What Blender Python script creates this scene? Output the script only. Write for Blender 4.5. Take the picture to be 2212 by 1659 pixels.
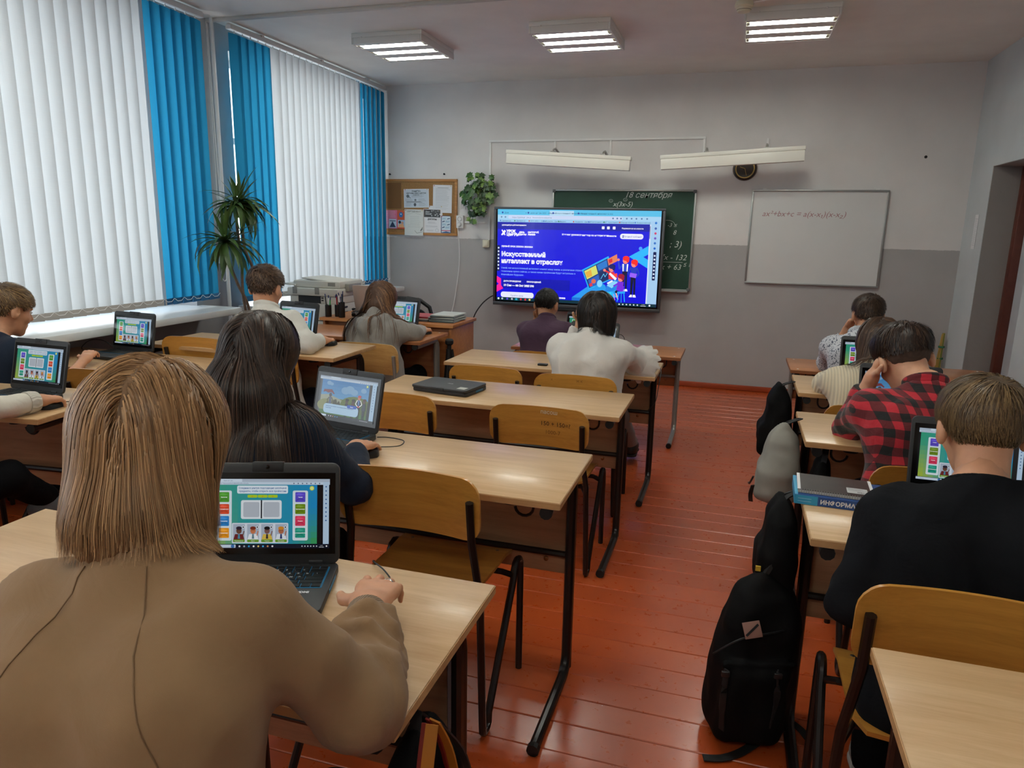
import bpy, bmesh, math, random
import numpy as np
from mathutils import Vector, Matrix, Euler

for _o in list(bpy.data.objects): bpy.data.objects.remove(_o, do_unlink=True)
SC = bpy.context.scene
COL = SC.collection
R = math.radians
random.seed(7); RNG = np.random.default_rng(7)

# ---------------------------------------------------------------- camera
HC, YAW, PITCH, ROLL, FPX = 1.4594, .2973, .2155, .0195, 1547.0
_fw = Vector((-math.sin(YAW)*math.cos(PITCH), math.cos(YAW)*math.cos(PITCH), -math.sin(PITCH)))
_rt = Vector((math.cos(YAW), math.sin(YAW), 0)); _up = _rt.cross(_fw)
_r2 = _rt*math.cos(ROLL)+_up*math.sin(ROLL); _u2 = -_rt*math.sin(ROLL)+_up*math.cos(ROLL)
cam_d = bpy.data.cameras.new('camera'); cam = bpy.data.objects.new('camera', cam_d); COL.objects.link(cam)
cam_d.sensor_width = 36.0; cam_d.lens = FPX/2212*36.0; cam_d.clip_start = .02
cam.matrix_world = Matrix(((_r2.x,_u2.x,-_fw.x,0),(_r2.y,_u2.y,-_fw.y,0),(_r2.z,_u2.z,-_fw.z,HC),(0,0,0,1)))
SC.camera = cam

# ---------------------------------------------------------------- daylight and exposure
WORLD_STRENGTH = 2.9
LAMP_STRENGTH = 36.0
world = bpy.data.worlds.new('overcast_sky'); SC.world = world; world.use_nodes = True
_bg = world.node_tree.nodes['Background']; _bg.inputs[0].default_value = (.86,.94,1.0,1); _bg.inputs[1].default_value = WORLD_STRENGTH
SC.view_settings.view_transform = 'Standard'; SC.view_settings.look = 'None'
SC.view_settings.exposure = 0.5; SC.view_settings.gamma = 1.0; SC.view_settings.use_curve_mapping = False
SC.cycles.max_bounces = 8; SC.cycles.diffuse_bounces = 5; SC.cycles.transparent_max_bounces = 12
SC.cycles.sample_clamp_indirect = 6.0

# ---------------------------------------------------------------- materials
def lin(h):
    if isinstance(h, str):
        h = h.lstrip('#'); h = h if len(h)==6 else ''.join(q*2 for q in h); v = [int(h[i:i+2],16)/255 for i in (0,2,4)]
        return tuple(x/12.92 if x <= .04045 else ((x+.055)/1.055)**2.4 for x in v)
    return tuple(h)
def rgba(h): return (*lin(h), 1.0)
_MATS = {}
class NT:
    def __init__(s, name):
        s.m = bpy.data.materials.new(name); s.m.use_nodes = True; s.t = s.m.node_tree
        s.b = s.t.nodes['Principled BSDF']; s.out = s.t.nodes['Material Output']
    def n(s, typ, **kw):
        nd = s.t.nodes.new(typ)
        for k, v in kw.items():
            if k.startswith('i_'): nd.inputs[k[2:].replace('_',' ')].default_value = v
            else: setattr(nd, k, v)
        return nd
    def l(s, a, b): s.t.links.new(a, b)
    def coords(s, scale=(1,1,1), kind='Object'):
        tc = s.n('ShaderNodeTexCoord'); mp = s.n('ShaderNodeMapping'); mp.inputs['Scale'].default_value = scale
        s.l(tc.outputs[kind], mp.inputs['Vector']); return mp.outputs[0]
    def noise(s, vec, scale, detail=3, rough=.5, dist=0):
        nd = s.n('ShaderNodeTexNoise'); nd.inputs['Scale'].default_value = scale; nd.inputs['Detail'].default_value = detail
        nd.inputs['Roughness'].default_value = rough; nd.inputs['Distortion'].default_value = dist
        s.l(vec, nd.inputs['Vector']); return nd.outputs['Fac']
    def ramp(s, fac, stops):
        nd = s.n('ShaderNodeValToRGB'); e = nd.color_ramp.elements
        while len(e) < len(stops): e.new(.5)
        for q, (p, c) in zip(e, stops): q.position = p; q.color = rgba(c)
        s.l(fac, nd.inputs[0]); return nd.outputs[0]
    def mix(s, fac, a, b, mode='MIX'):
        nd = s.n('ShaderNodeMix', data_type='RGBA', blend_type=mode)
        for sock, v in ((nd.inputs[0],fac),(nd.inputs[6],a),(nd.inputs[7],b)):
            if hasattr(v, 'is_output'): s.l(v, sock)
            else: sock.default_value = v if isinstance(v,(int,float)) else rgba(v)
        return nd.outputs[2]
    def math(s, op, a, b=0.0, c=0.0, clamp=False):
        nd = s.n('ShaderNodeMath', operation=op, use_clamp=clamp)
        for sock, v in zip(nd.inputs, (a,b,c)):
            if hasattr(v, 'is_output'): s.l(v, sock)
            else: sock.default_value = v
        return nd.outputs[0]
    def bump(s, h, strength=.2, dist=.002):
        nd = s.n('ShaderNodeBump'); nd.inputs['Strength'].default_value = strength; nd.inputs['Distance'].default_value = dist
        s.l(h, nd.inputs['Height']); s.l(nd.outputs[0], s.b.inputs['Normal'])
    def base(s, c):
        if hasattr(c, 'is_output'): s.l(c, s.b.inputs['Base Color'])
        else: s.b.inputs['Base Color'].default_value = rgba(c)
    def set(s, **kw):
        for k, v in kw.items(): s.b.inputs[k.replace('_',' ')].default_value = v

def mat(name, col, rough=.5, metal=0.0, var=0.0, vscale=8.0, bump=0.0, bscale=120.0, coat=0.0, sheen=0.0, stretch=(1,1,1), bdist=.002):
    if name in _MATS: return _MATS[name]
    t = NT(name); t.set(Roughness=rough, Metallic=metal)
    v = t.coords(stretch)
    c = lin(col)
    if var > 0:
        f = t.noise(v, vscale, 4)
        d = tuple(x*(1-var) for x in c); l_ = tuple(min(1, x*(1+var)) for x in c)
        t.base(t.ramp(f, [(.3,d),(.7,l_)]))
    else: t.base(c)
    if bump > 0: t.bump(t.noise(v, bscale, 3), bump, bdist)
    if coat: t.set(Coat_Weight=coat, Coat_Roughness=.15)
    if sheen: t.set(Sheen_Weight=sheen, Sheen_Roughness=.5)
    _MATS[name] = t.m; return t.m

def wood(name, c1, c2, rough=.35, along='x', scale=1.0, coat=0.0, grain=1.0):
    if name in _MATS: return _MATS[name]
    t = NT(name); s = {'x':(1.6,22,22),'y':(22,1.6,22),'z':(22,22,1.6)}[along]
    v = t.coords(tuple(q*scale for q in s))
    a = t.noise(v, 1.6, 5, .6, .6)
    v2 = t.coords(tuple(q*scale*6 for q in s)); b = t.noise(v2, 2.2, 3, .6)
    f = t.math('ADD', t.math('MULTIPLY', a, .75), t.math('MULTIPLY', b, .25*grain))
    t.base(t.ramp(f, [(.30,c2),(.62,c1)])); t.set(Roughness=rough)
    t.bump(b, .06, .0008)
    if coat: t.set(Coat_Weight=coat, Coat_Roughness=.12)
    _MATS[name] = t.m; return t.m

def attr_mat(name, rough=.5, emit=0.0, coat=0.0, spec=.5):
    """colour from the mesh's own 'Col' attribute (flat print or a lit display)"""
    if name in _MATS: return _MATS[name]
    t = NT(name); a = t.n('ShaderNodeVertexColor', layer_name='Col')
    t.set(Roughness=rough)
    if emit:
        t.base((.01,.01,.012)); t.l(a.outputs[0], t.b.inputs['Emission Color']); t.b.inputs['Emission Strength'].default_value = emit
    else: t.l(a.outputs[0], t.b.inputs['Base Color'])
    if coat: t.set(Coat_Weight=coat, Coat_Roughness=.05)
    t.b.inputs['Specular IOR Level'].default_value = spec
    _MATS[name] = t.m; return t.m

# ---------------------------------------------------------------- scene graph helpers
def thing(name, label, cat, loc=(0,0,0), rz=0.0, group=None):
    o = bpy.data.objects.new(name, None); COL.objects.link(o); o.empty_display_size = .1
    o.location = loc; o.rotation_euler = (0,0,rz); o['label'] = label; o['category'] = cat
    if group: o['group'] = group
    return o
def tag(o, label, cat, group=None):
    o['label'] = label; o['category'] = cat
    if group: o['group'] = group
    return o
def struct(o, label=None, cat=None):
    o['kind'] = 'structure'
    if label: o['label'] = label
    if cat: o['category'] = cat
    return o
def mesh_obj(name, me, parent=None, loc=None, rot=None):
    o = bpy.data.objects.new(name, me); COL.objects.link(o)
    if parent is not None: o.parent = parent
    if loc is not None: o.location = loc
    if rot is not None: o.rotation_euler = rot
    return o
def copy_tree(o, parent=None):
    c = o.copy(); COL.objects.link(c); c.parent = parent
    for k in list(o.children): copy_tree(k, c)
    return c

class MB:
    """collects shapes; build() makes ONE mesh object"""
    def __init__(s): s.v = []; s.f = []
    def add(s, vs, fs):
        b = len(s.v); s.v += [tuple(p) for p in vs]; s.f += [tuple(b+i for i in q) for q in fs]; return s
    def box(s, x0,y0,z0,x1,y1,z1, M=None):
        vs = [(x0,y0,z0),(x1,y0,z0),(x1,y1,z0),(x0,y1,z0),(x0,y0,z1),(x1,y0,z1),(x1,y1,z1),(x0,y1,z1)]
        if M is not None: vs = [tuple(M @ Vector(p)) for p in vs]
        return s.add(vs, [(0,3,2,1),(4,5,6,7),(0,1,5,4),(1,2,6,5),(2,3,7,6),(3,0,4,7)])
    def prism(s, poly, z0, z1, M=None):
        n = len(poly); vs = [(x,y,z0) for x,y in poly]+[(x,y,z1) for x,y in poly]
        if M is not None: vs = [tuple(M @ Vector(p)) for p in vs]
        fs = [tuple(range(n-1,-1,-1)), tuple(range(n,2*n))]+[(i,(i+1)%n,n+(i+1)%n,n+i) for i in range(n)]
        return s.add(vs, fs)
    def tube(s, path, r, seg=8, caps=True, closed=False):
        P = [Vector(p) for p in path]; n = len(P); rr = r if isinstance(r,(list,tuple)) else [r]*n
        T = []
        for i in range(n):
            a = P[i-1] if (i>0 or closed) else P[i]; b = P[(i+1)%n] if (i<n-1 or closed) else P[i]
            t = (b-a); T.append(t.normalized() if t.length>1e-9 else Vector((0,0,1)))
        u = T[0].orthogonal().normalized(); vs = []
        for i in range(n):
            u = (u - T[i]*u.dot(T[i])); u = u.normalized() if u.length>1e-6 else T[i].orthogonal().normalized()
            w = T[i].cross(u)
            for k in range(seg):
                a = 2*math.pi*k/seg; vs.append(tuple(P[i]+(u*math.cos(a)+w*math.sin(a))*rr[i]))
        fs = []
        for i in range(n if closed else n-1):
            j = (i+1)%n
            for k in range(seg):
                k2 = (k+1)%seg; fs.append((i*seg+k, i*seg+k2, j*seg+k2, j*seg+k))
        if caps and not closed:
            fs.append(tuple(range(seg-1,-1,-1))); fs.append(tuple((n-1)*seg+k for k in range(seg)))
        return s.add(vs, fs)
    def lathe(s, prof, seg=20, c=(0,0,0), M=None):
        n = len(prof); vs = []
        for r, z in prof:
            for k in range(seg):
                a = 2*math.pi*k/seg; p = Vector((c[0]+r*math.cos(a), c[1]+r*math.sin(a), c[2]+z))
                vs.append(tuple(M @ p) if M is not None else tuple(p))
        fs = [(i*seg+k, i*seg+(k+1)%seg, (i+1)*seg+(k+1)%seg, (i+1)*seg+k) for i in range(n-1) for k in range(seg)]
        fs.append(tuple(range(seg-1,-1,-1))); fs.append(tuple((n-1)*seg+k for k in range(seg)))
        return s.add(vs, fs)
    def mesh(s, name, m=None, bevel=0.0, bseg=2, smooth=True, angle=35):
        me = bpy.data.meshes.new(name); me.from_pydata(s.v, [], s.f); me.validate()
        if bevel > 0:
            bm = bmesh.new(); bm.from_mesh(me)
            ed = [e for e in bm.edges if len(e.link_faces)==2 and e.calc_face_angle(0) > R(40)]
            bmesh.ops.bevel(bm, geom=ed, offset=bevel, segments=bseg, affect='EDGES', profile=.5, clamp_overlap=True)
            bm.to_mesh(me); bm.free()
        if m is not None: me.materials.append(m)
        if smooth and len(me.polygons):
            me.polygons.foreach_set('use_smooth', [True]*len(me.polygons)); me.set_sharp_from_angle(angle=R(angle))
        me.update(); return me
    def build(s, name, m=None, parent=None, loc=None, rot=None, **kw):
        return mesh_obj(name, s.mesh(name, m, **kw), parent, loc, rot)

def arc(c, r, a0, a1, n, plane='xz', fixed=0.0):
    out = []
    for i in range(n+1):
        a = R(a0+(a1-a0)*i/n); p, q = c[0]+r*math.cos(a), c[1]+r*math.sin(a)
        out.append((p,fixed,q) if plane=='xz' else ((fixed,p,q) if plane=='yz' else (p,q,fixed)))
    return out
def rrect(x0,y0,x1,y1,r,n=5):
    pts = []
    for cx,cy,a in ((x1-r,y0+r,-90),(x1-r,y1-r,0),(x0+r,y1-r,90),(x0+r,y0+r,180)):
        for i in range(n+1):
            t = R(a+90*i/n); pts.append((cx+r*math.cos(t), cy+r*math.sin(t)))
    return pts
def smooth_path(pts, sub=6):
    """Catmull-Rom"""
    P = [Vector(p) for p in pts]; out = []
    for i in range(len(P)-1):
        a = P[max(i-1,0)]; b = P[i]; c = P[i+1]; d = P[min(i+2,len(P)-1)]
        for k in range(sub):
            t = k/sub; out.append(.5*((2*b)+(c-a)*t+(2*a-5*b+4*c-d)*t*t+(3*b-a-3*c+d)*t**3))
    out.append(P[-1]); return out

# ---------------------------------------------------------------- lettering and flat print
_FC = bpy.data.curves.new('type','FONT'); _FC.resolution_u = 2
_FO = bpy.data.objects.new('type', _FC)
def text2d(txt, size, bold=0.0, shear=0.0, align='l', sx=1.0):
    _FC.body = txt; _FC.size = 1.0; _FC.offset = bold; _FC.shear = shear
    me = _FO.to_mesh()
    n = len(me.vertices); co = np.empty(n*3, np.float32); me.vertices.foreach_get('co', co); co = co.reshape(-1,3)[:, :2].copy()
    fs = [tuple(p.vertices) for p in me.polygons]; _FO.to_mesh_clear()
    if n == 0: return co, fs
    co *= size; co[:,0] *= sx
    if align == 'c': co[:,0] -= (co[:,0].min()+co[:,0].max())/2
    if align == 'r': co[:,0] -= co[:,0].max()
    return co, fs
class Canvas:
    """flat artwork w wide, h high, drawn bottom-left = (0,0) in its own units; layers sit a hair apart"""
    def __init__(s, w, h, bg=None): s.w=w; s.h=h; s.v=[]; s.f=[]; s.c=[]; s.k=0; (bg and s.rect(0,0,w,h,bg))
    def _put(s, pts, faces, col):
        b = len(s.v); s.v += [(float(p[0]),float(p[1]),s.k) for p in pts]; c = lin(col)
        for q in faces: s.f.append(tuple(b+i for i in q)); s.c.append(c)
        s.k += 1
    def rect(s,x0,y0,x1,y1,col): s._put([(x0,y0),(x1,y0),(x1,y1),(x0,y1)],[(0,1,2,3)],col)
    def rr(s,x0,y0,x1,y1,r,col): p = rrect(x0,y0,x1,y1,r); s._put(p,[tuple(range(len(p)))],col)
    def poly(s,pts,col): s._put(pts,[tuple(range(len(pts)))],col)
    def circ(s,x,y,r,col,ry=None,n=18):
        ry = ry or r; s._put([(x+r*math.cos(2*math.pi*i/n),y+ry*math.sin(2*math.pi*i/n)) for i in range(n)],[tuple(range(n))],col)
    def line(s,x0,y0,x1,y1,w,col):
        d = math.hypot(x1-x0,y1-y0) or 1; nx,ny = -(y1-y0)/d*w/2,(x1-x0)/d*w/2
        s._put([(x0+nx,y0+ny),(x0-nx,y0-ny),(x1-nx,y1-ny),(x1+nx,y1+ny)],[(0,1,2,3)],col)
    def text(s,txt,x,y,size,col,bold=0.0,align='l',shear=0.0,sx=1.0):
        co, fs = text2d(txt,size,bold,shear,align,sx)
        if len(co): s._put(co+np.array([x,y]), fs, col)
    def grad(s,x0,y0,x1,y1,fn,nx=8,ny=6):
        for i in range(nx):
            for j in range(ny):
                u,v=(i+.5)/nx,(j+.5)/ny
                a,b,c,d = x0+(x1-x0)*i/nx, y0+(y1-y0)*j/ny, x0+(x1-x0)*(i+1)/nx, y0+(y1-y0)*(j+1)/ny
                s._put([(a,b),(c,b),(c,d),(a,d)],[(0,1,2,3)],fn(u,v)); s.k -= 1
        s.k += 1
    def mesh(s, name, m, width, layer=.00004, centre=False):
        """lies in local x (right) / z (up), facing -y"""
        q = width/s.w; ox = -s.w/2 if centre else 0
        me = bpy.data.meshes.new(name); me.from_pydata([((x+ox)*q, -k*layer, y*q) for x,y,k in s.v], [], s.f)
        at = me.color_attributes.new('Col','FLOAT_COLOR','CORNER')
        arr = np.ones((len(me.loops),4),np.float32); i = 0
        for f,c in zip(s.f,s.c):
            arr[i:i+len(f),:3] = c; i += len(f)
        at.data.foreach_set('color', arr.ravel()); me.materials.append(m); me.update(); return me
def lettering(name, txt, size, m, parent=None, loc=(0,0,0), rot=(R(90),0,0), bold=0.0, shear=0.0, align='l', sx=1.0):
    co, fs = text2d(txt,size,bold,shear,align,sx)
    me = bpy.data.meshes.new(name); me.from_pydata([(float(x),float(y),0) for x,y in co], [], fs); me.materials.append(m)
    return mesh_obj(name, me, parent, loc, rot)
# ================================================================ THE ROOM
XL, XR, YW, YB, H = -3.62, 1.774, 6.93, -2.6, 2.82
PAINT_Z = 1.338
def wall_mat(name, up, low=None, zline=PAINT_Z, bump=.35):
    t = NT(name); v = t.coords(); n = t.noise(v, 3.0, 5); n2 = t.noise(v, 40, 4)
    def shade(c): c = lin(c); return t.ramp(n, [(.25,tuple(x*.93 for x in c)),(.75,tuple(min(1,x*1.04) for x in c))])
    col = shade(up)
    if low:
        sep = t.n('ShaderNodeSeparateXYZ'); t.l(v, sep.inputs[0])
        e = t.math('ADD', sep.outputs[2], t.math('MULTIPLY', t.math('SUBTRACT', n2, .5), .012))
        col = t.mix(t.math('GREATER_THAN', e, zline), shade(low), col)
    t.base(col); t.set(Roughness=.72)
    h = t.math('ADD', t.noise(v, 22, 5), t.math('MULTIPLY', n, 2.0)); t.bump(h, bump, .004); return t.m
M_WF = wall_mat('plaster_white_over_grey', '#dcdad8', '#aba9a8')
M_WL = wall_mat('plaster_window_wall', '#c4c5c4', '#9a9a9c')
M_WR = wall_mat('plaster_pale_blue', '#c3cacc')
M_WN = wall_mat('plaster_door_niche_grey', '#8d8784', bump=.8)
M_CEIL = wall_mat('ceiling_whitewash', '#e8e8e3', bump=.1)
M_WHITE = mat('white_plastic', '#e4e4e2', .4)
M_WPAINT = mat('white_gloss_paint', '#dfe2e2', .3, var=.03)

# floor: painted boards running across the room
tf = NT('orange_red_floor_paint'); v = tf.coords(); info = tf.n('ShaderNodeObjectInfo')
ad = tf.n('ShaderNodeVectorMath', operation='ADD'); tf.l(v, ad.inputs[0])
cx = tf.n('ShaderNodeCombineXYZ'); tf.l(tf.math('MULTIPLY', info.outputs['Random'], 37.0), cx.inputs[0]); tf.l(tf.math('MULTIPLY', info.outputs['Random'], 11.0), cx.inputs[1]); tf.l(cx.outputs[0], ad.inputs[1])
vv = ad.outputs[0]; n1 = tf.noise(vv, 2.2, 4); n2 = tf.noise(vv, 26, 5, .65)
colr = tf.ramp(n1, [(.25,'#a5451c'),(.55,'#b34e22'),(.8,'#b95828')])
sep = tf.n('ShaderNodeSeparateXYZ'); tf.l(v, sep.inputs[0])
edge = tf.math('GREATER_THAN', tf.math('ABSOLUTE', sep.outputs[1]), .052)
chip = tf.math('GREATER_THAN', tf.noise(vv, 34, 4, .7), .70)
patch = tf.math('GREATER_THAN', tf.noise(vv, 1.7, 2), .52)
colr = tf.mix(tf.math('MULTIPLY', tf.math('MULTIPLY', edge, chip), patch), colr, '#d8b49a')
dark = tf.math('MULTIPLY', tf.math('GREATER_THAN', tf.noise(vv, 55, 3), .76), edge)
colr = tf.mix(dark, colr, '#4a1c0c')
tf.base(colr); tf.l(tf.ramp(n2, [(.3,(.26,.26,.26)),(.75,(.34,.34,.34))]), tf.b.inputs['Roughness'])
tf.set(Coat_Weight=.25, Coat_Roughness=.18)
tf.bump(tf.math('ADD', tf.math('MULTIPLY', n2, .4), tf.math('MULTIPLY', n1, 3.0)), .2, .003)
M_FLOOR = tf.m
fl = MB().box(XL,YB,-.06,2.4,YW,-.018).build('floor', mat('subfloor_dark','#2a130a',.9)); struct(fl)
PW, GAP = .124, .002
pm = MB().box(XL,-PW/2+GAP/2,-.018,XR+.01,PW/2-GAP/2,0).mesh('plank', M_FLOOR, bevel=.0025, bseg=1)
k = 0; y = YB+PW/2
while y < YW-.02:
    mesh_obj('plank', pm, fl, (0, y, random.uniform(-.0012,.0006)), (random.uniform(-.006,.006),0,0)); y += PW
sill_f = MB().box(XR,5.40,-.02,2.3,6.42,.0).build('threshold', M_FLOOR, fl)

ce = MB().box(XL-.1,YB-.1,H,2.4,YW+.1,H+.12).build('ceiling', M_CEIL); struct(ce)
wf = MB().box(XL-.45,YW,-.06,2.4,YW+.15,H+.1).build('wall_front', M_WF); struct(wf)
wb_ = MB().box(XL-.45,YB-.15,-.06,2.4,YB,H+.1).build('wall_back', M_WR); struct(wb_)
WINS = [(2.02,4.18,.875),(4.68,6.70,.835),(-1.0,1.1,.875)]      # window openings in the left wall: y0, y1, sill height; last one unseen, added for its daylight
ZT = 2.66
wl = MB(); cuts = sorted(WINS)
yy = YB-.1
for a,b,zs in cuts:
    wl.box(XL-.42,yy,-.06,XL,a,H+.05); wl.box(XL-.42,a,-.06,XL,b,zs-.045); wl.box(XL-.42,a,ZT,XL,b,H+.05); yy = b
wl.box(XL-.42,yy,-.06,XL,YW+.05,H+.05)
struct(wl.build('wall_left', M_WL, smooth=False))
DY0, DY1, DZ = 5.42, 6.40, 1.975
wr = MB(); wr.box(XR,YB-.1,-.06,XR+.19,DY0,H+.05).box(XR,DY1,-.06,XR+.19,YW+.05,H+.05).box(XR,DY0,DZ,XR+.19,DY1,H+.05)
wro = struct(wr.build('wall_right', M_WR, smooth=False))
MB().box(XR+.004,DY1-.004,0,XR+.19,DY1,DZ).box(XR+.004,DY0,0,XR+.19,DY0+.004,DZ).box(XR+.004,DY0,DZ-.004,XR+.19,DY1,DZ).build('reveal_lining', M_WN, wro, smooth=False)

# door in the niche
M_BROWN = mat('brown_door_frame_paint', '#5a2a1e', .35, var=.12, vscale=20)
dr = bpy.data.objects.new('door_1', None); COL.objects.link(dr); struct(dr)
x0 = XR+.19
MB().box(x0,DY1-.075,0,x0+.10,DY1+.05,DZ+.06).build('jamb', M_BROWN, dr, bevel=.006)
MB().box(x0,DY0-.05,0,x0+.10,DY0+.075,DZ+.06).build('jamb', M_BROWN, dr, bevel=.006)
MB().box(x0,DY0+.075,DZ-.065,x0+.10,DY1-.075,DZ+.06).build('lintel', M_BROWN, dr, bevel=.006)
dl = MB().box(x0+.055,DY0+.078,.006,x0+.095,DY1-.078,DZ-.068).build('door_leaf', mat('white_door_paint','#d3dade',.35,var=.03), dr, bevel=.004)
MB().tube([(x0+.055,DY0+.13,1.0),(x0+.01,DY0+.13,1.0),(x0+.005,DY0+.15,1.0),(x0+.005,DY0+.24,1.0)],.009,8).build('handle', mat('steel_handle','#9a9c9e',.25,1.0), dl)
struct(MB().box(x0+.1,DY0-.5,-.06,x0+.22,DY0+.0,H).box(x0+.1,DY1,-.06,x0+.22,YW+.1,H).box(x0+.1,DY0,DZ,x0+.22,DY1,H).box(x0+.1,DY0-.0,-.06,x0+.24,DY1,0).box(x0+.097,DY0+.0,0,x0+.22,DY1,DZ).build('wall_corridor', M_WR, smooth=False))

M_BASE = mat('baseboard_red_paint', '#9a4020', .35, var=.08, vscale=12, bump=.2, bscale=30)
struct(MB().box(XL,YW-.022,0,XR,YW,.05).build('baseboard_front', M_BASE, bevel=.006))
struct(MB().box(XR-.022,YB,0,XR,DY0,.05).build('baseboard_right', M_BASE, bevel=.006))
struct(MB().box(XR-.022,DY1,0,XR,YW-.022,.05).build('baseboard_right', M_BASE, bevel=.006))
struct(MB().box(XL,YB,0,XL+.022,YW-.022,.05).build('baseboard_left', M_BASE, bevel=.006))

# windows: frame, panes, sill
tg = NT('window_glass'); tr = tg.n('ShaderNodeBsdfTransparent'); gl = tg.n('ShaderNodeBsdfGlossy'); gl.inputs['Roughness'].default_value = .02
mx = tg.n('ShaderNodeMixShader'); mx.inputs[0].default_value = .05; tg.l(tr.outputs[0], mx.inputs[1]); tg.l(gl.outputs[0], mx.inputs[2]); tg.l(mx.outputs[0], tg.out.inputs[0])
M_GLASS = tg.m
for i,(a,b,zs) in enumerate(WINS):
    w = bpy.data.objects.new('window_%d'%(i+1), None); COL.objects.link(w); struct(w)
    fx = XL-.24; m3 = [(a+(b-a)*q) for q in (0,.5,1)]
    f = MB(); t_ = .055
    f.box(fx-.03,a,zs,fx+.03,a+t_,ZT).box(fx-.03,b-t_,zs,fx+.03,b,ZT).box(fx-.03,a+t_,zs,fx+.03,b-t_,zs+t_).box(fx-.03,a+t_,ZT-t_,fx+.03,b-t_,ZT)
    f.box(fx-.03,m3[1]-t_/2,zs+t_,fx+.03,m3[1]+t_/2,ZT-t_).box(fx-.025,a+t_,2.05,fx+.025,m3[1]-t_/2,2.10).box(fx-.025,m3[1]+t_/2,2.05,fx+.025,b-t_,2.10)
    f.build('window_frame', M_WPAINT, w, bevel=.004)
    for p,q in ((a+t_,m3[1]-t_/2),(m3[1]+t_/2,b-t_)):
        MB().box(fx-.003,p,zs+t_,fx+.003,q,2.05).build('pane', M_GLASS, w, smooth=False)
        MB().box(fx-.003,p,2.10,fx+.003,q,ZT-t_).build('pane', M_GLASS, w, smooth=False)
    MB().box(XL-.21,a-.06,zs-.045,XL+.33,b+(.06 if b<6.5 else .15),zs).build('window_sill', M_WPAINT, w, bevel=.008)

# vertical blinds
def blind_mat(name, col, tr_, gloss=0):
    t = NT(name); t.t.nodes.remove(t.b); d = t.n('ShaderNodeBsdfDiffuse'); q = t.n('ShaderNodeBsdfTranslucent'); m = t.n('ShaderNodeMixShader')
    v = t.coords((1,90,1)); n = t.noise(v, 6, 3); v2 = t.coords((1,1,120)); n3 = t.noise(v2, 4, 2)
    c = lin(col); f = t.math('MULTIPLY', t.math('ADD', n, n3), .5); cc = t.ramp(f, [(.3,tuple(x*.9 for x in c)),(.7,c)])
    t.l(cc, d.inputs[0]); t.l(cc, q.inputs[0]); m.inputs[0].default_value = tr_
    t.l(d.outputs[0], m.inputs[1]); t.l(q.outputs[0], m.inputs[2]); t.l(m.outputs[0], t.out.inputs[0]); return t.m
M_SLW = blind_mat('white_blind_fabric', '#d9dddf', .31)
M_SLB = blind_mat('blue_blind_fabric', '#2f8fb8', .42)
M_HEMW = mat('grey_slat_weight', '#a9a39c', .6); M_HEMB = mat('dark_blue_slat_weight', '#1c5f8c', .6)
SLW = .118
def slat_mesh(name, z0, z1, m):
    vs=[]; fs=[]; n=7
    for i in range(n):
        u = -1+2*i/(n-1); x = .008*(1-u*u)
        for z in (z0,z1): vs.append((x, u*SLW/2, z))
    fs=[(2*i,2*i+2,2*i+3,2*i+1) for i in range(n-1)]
    return MB().add(vs,fs).mesh(name, m)
def blind(label, y0, y1, ztop, zbot, blues, x=XL+.12, gaps=()):
    t = thing('vertical_blind', label, 'blind', (x,(y0+y1)/2,zbot), 0, 'vertical window blinds'); h = ztop-zbot; L = (y1-y0)/2
    MB().box(-.022,-L-.02,h,.022,L+.02,h+.028).box(-.012,-L-.02,h+.028,.012,L+.02,h+.04).build('rail', M_WPAINT, t, bevel=.004)
    for q in (-.7,0,.7): MB().box(-.12,q*L-.015,h+.028,.02,q*L+.015,h+.045).build('rail_bracket', M_WPAINT, t)
    mw = slat_mesh('slat',.038,h-.02,M_SLW); mb = slat_mesh('slat',.038,h-.02,M_SLB); ww = MB().box(-.003,-SLW/2+.003,0,.009,SLW/2-.003,.040).mesh('slat_weight',M_HEMW,bevel=.002); wb2 = MB().box(-.003,-SLW/2+.003,0,.009,SLW/2-.003,.040).mesh('slat_weight',M_HEMB,bevel=.002)
    n = int(round((y1-y0)/.088)); ch = []
    for i in range(n):
        y = -L+(i+.5)*(2*L/n); blue = any(a<=i<b for a,b in [(p if p>=0 else n+p, q if q>0 else n+q) for p,q in blues])
        ang = R(random.uniform(-21,-14)) if not blue else (R(random.uniform(7,14)) if i>n/2 else R(random.uniform(-6,5)))
        s = mesh_obj('slat', mb if blue else mw, t, (0,y,0), (0,0,ang)); mesh_obj('slat_weight', wb2 if blue else ww, s)
        MB().tube([(0,y,h-.022),(0,y,h+.004)],.004,6).build('slat_hook', M_WHITE, t) if i%1==0 else None
        ch.append((y,))
    for q in (.052,-.052):
        pts=[]
        for i in range(n):
            y=ch[i][0]; pts.append((q,y,.045))
            if i<n-1: pts += [(q*1.02,y+(ch[i+1][0]-y)*.3,.026),(q*1.02,y+(ch[i+1][0]-y)*.7,.026)]
        MB().tube(pts,.0017,4).build('bead_chain', M_WHITE, t)
    return t
blind('white vertical blind with a blue end, over the window nearest the camera', 2.0, 4.26, 2.765, .925, [(-6,0)])
blind('white vertical blind with blue strips at both ends, in the front corner', 4.56, 6.88, 2.765, .875, [(0,5),(-6,0)])
c_ = thing('blind_cord', 'white looped blind cord hanging between the two windows', 'cord', (XL+.14,4.305,1.05))
MB().tube(smooth_path([(0,-.01,1.7),(0,-.012,.7),(0,-.02,.1),(0,.0,.0),(0,.03,.02),(0,.035,.15),(0,.012,.8),(0,.0,1.69)],5),.0028,5).build('bead_loop', M_WHITE, c_)
MB().box(-.012,-.035,.12,.012,-.012,.26).build('cord_weight', M_WHITE, c_, bevel=.004)

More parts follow.
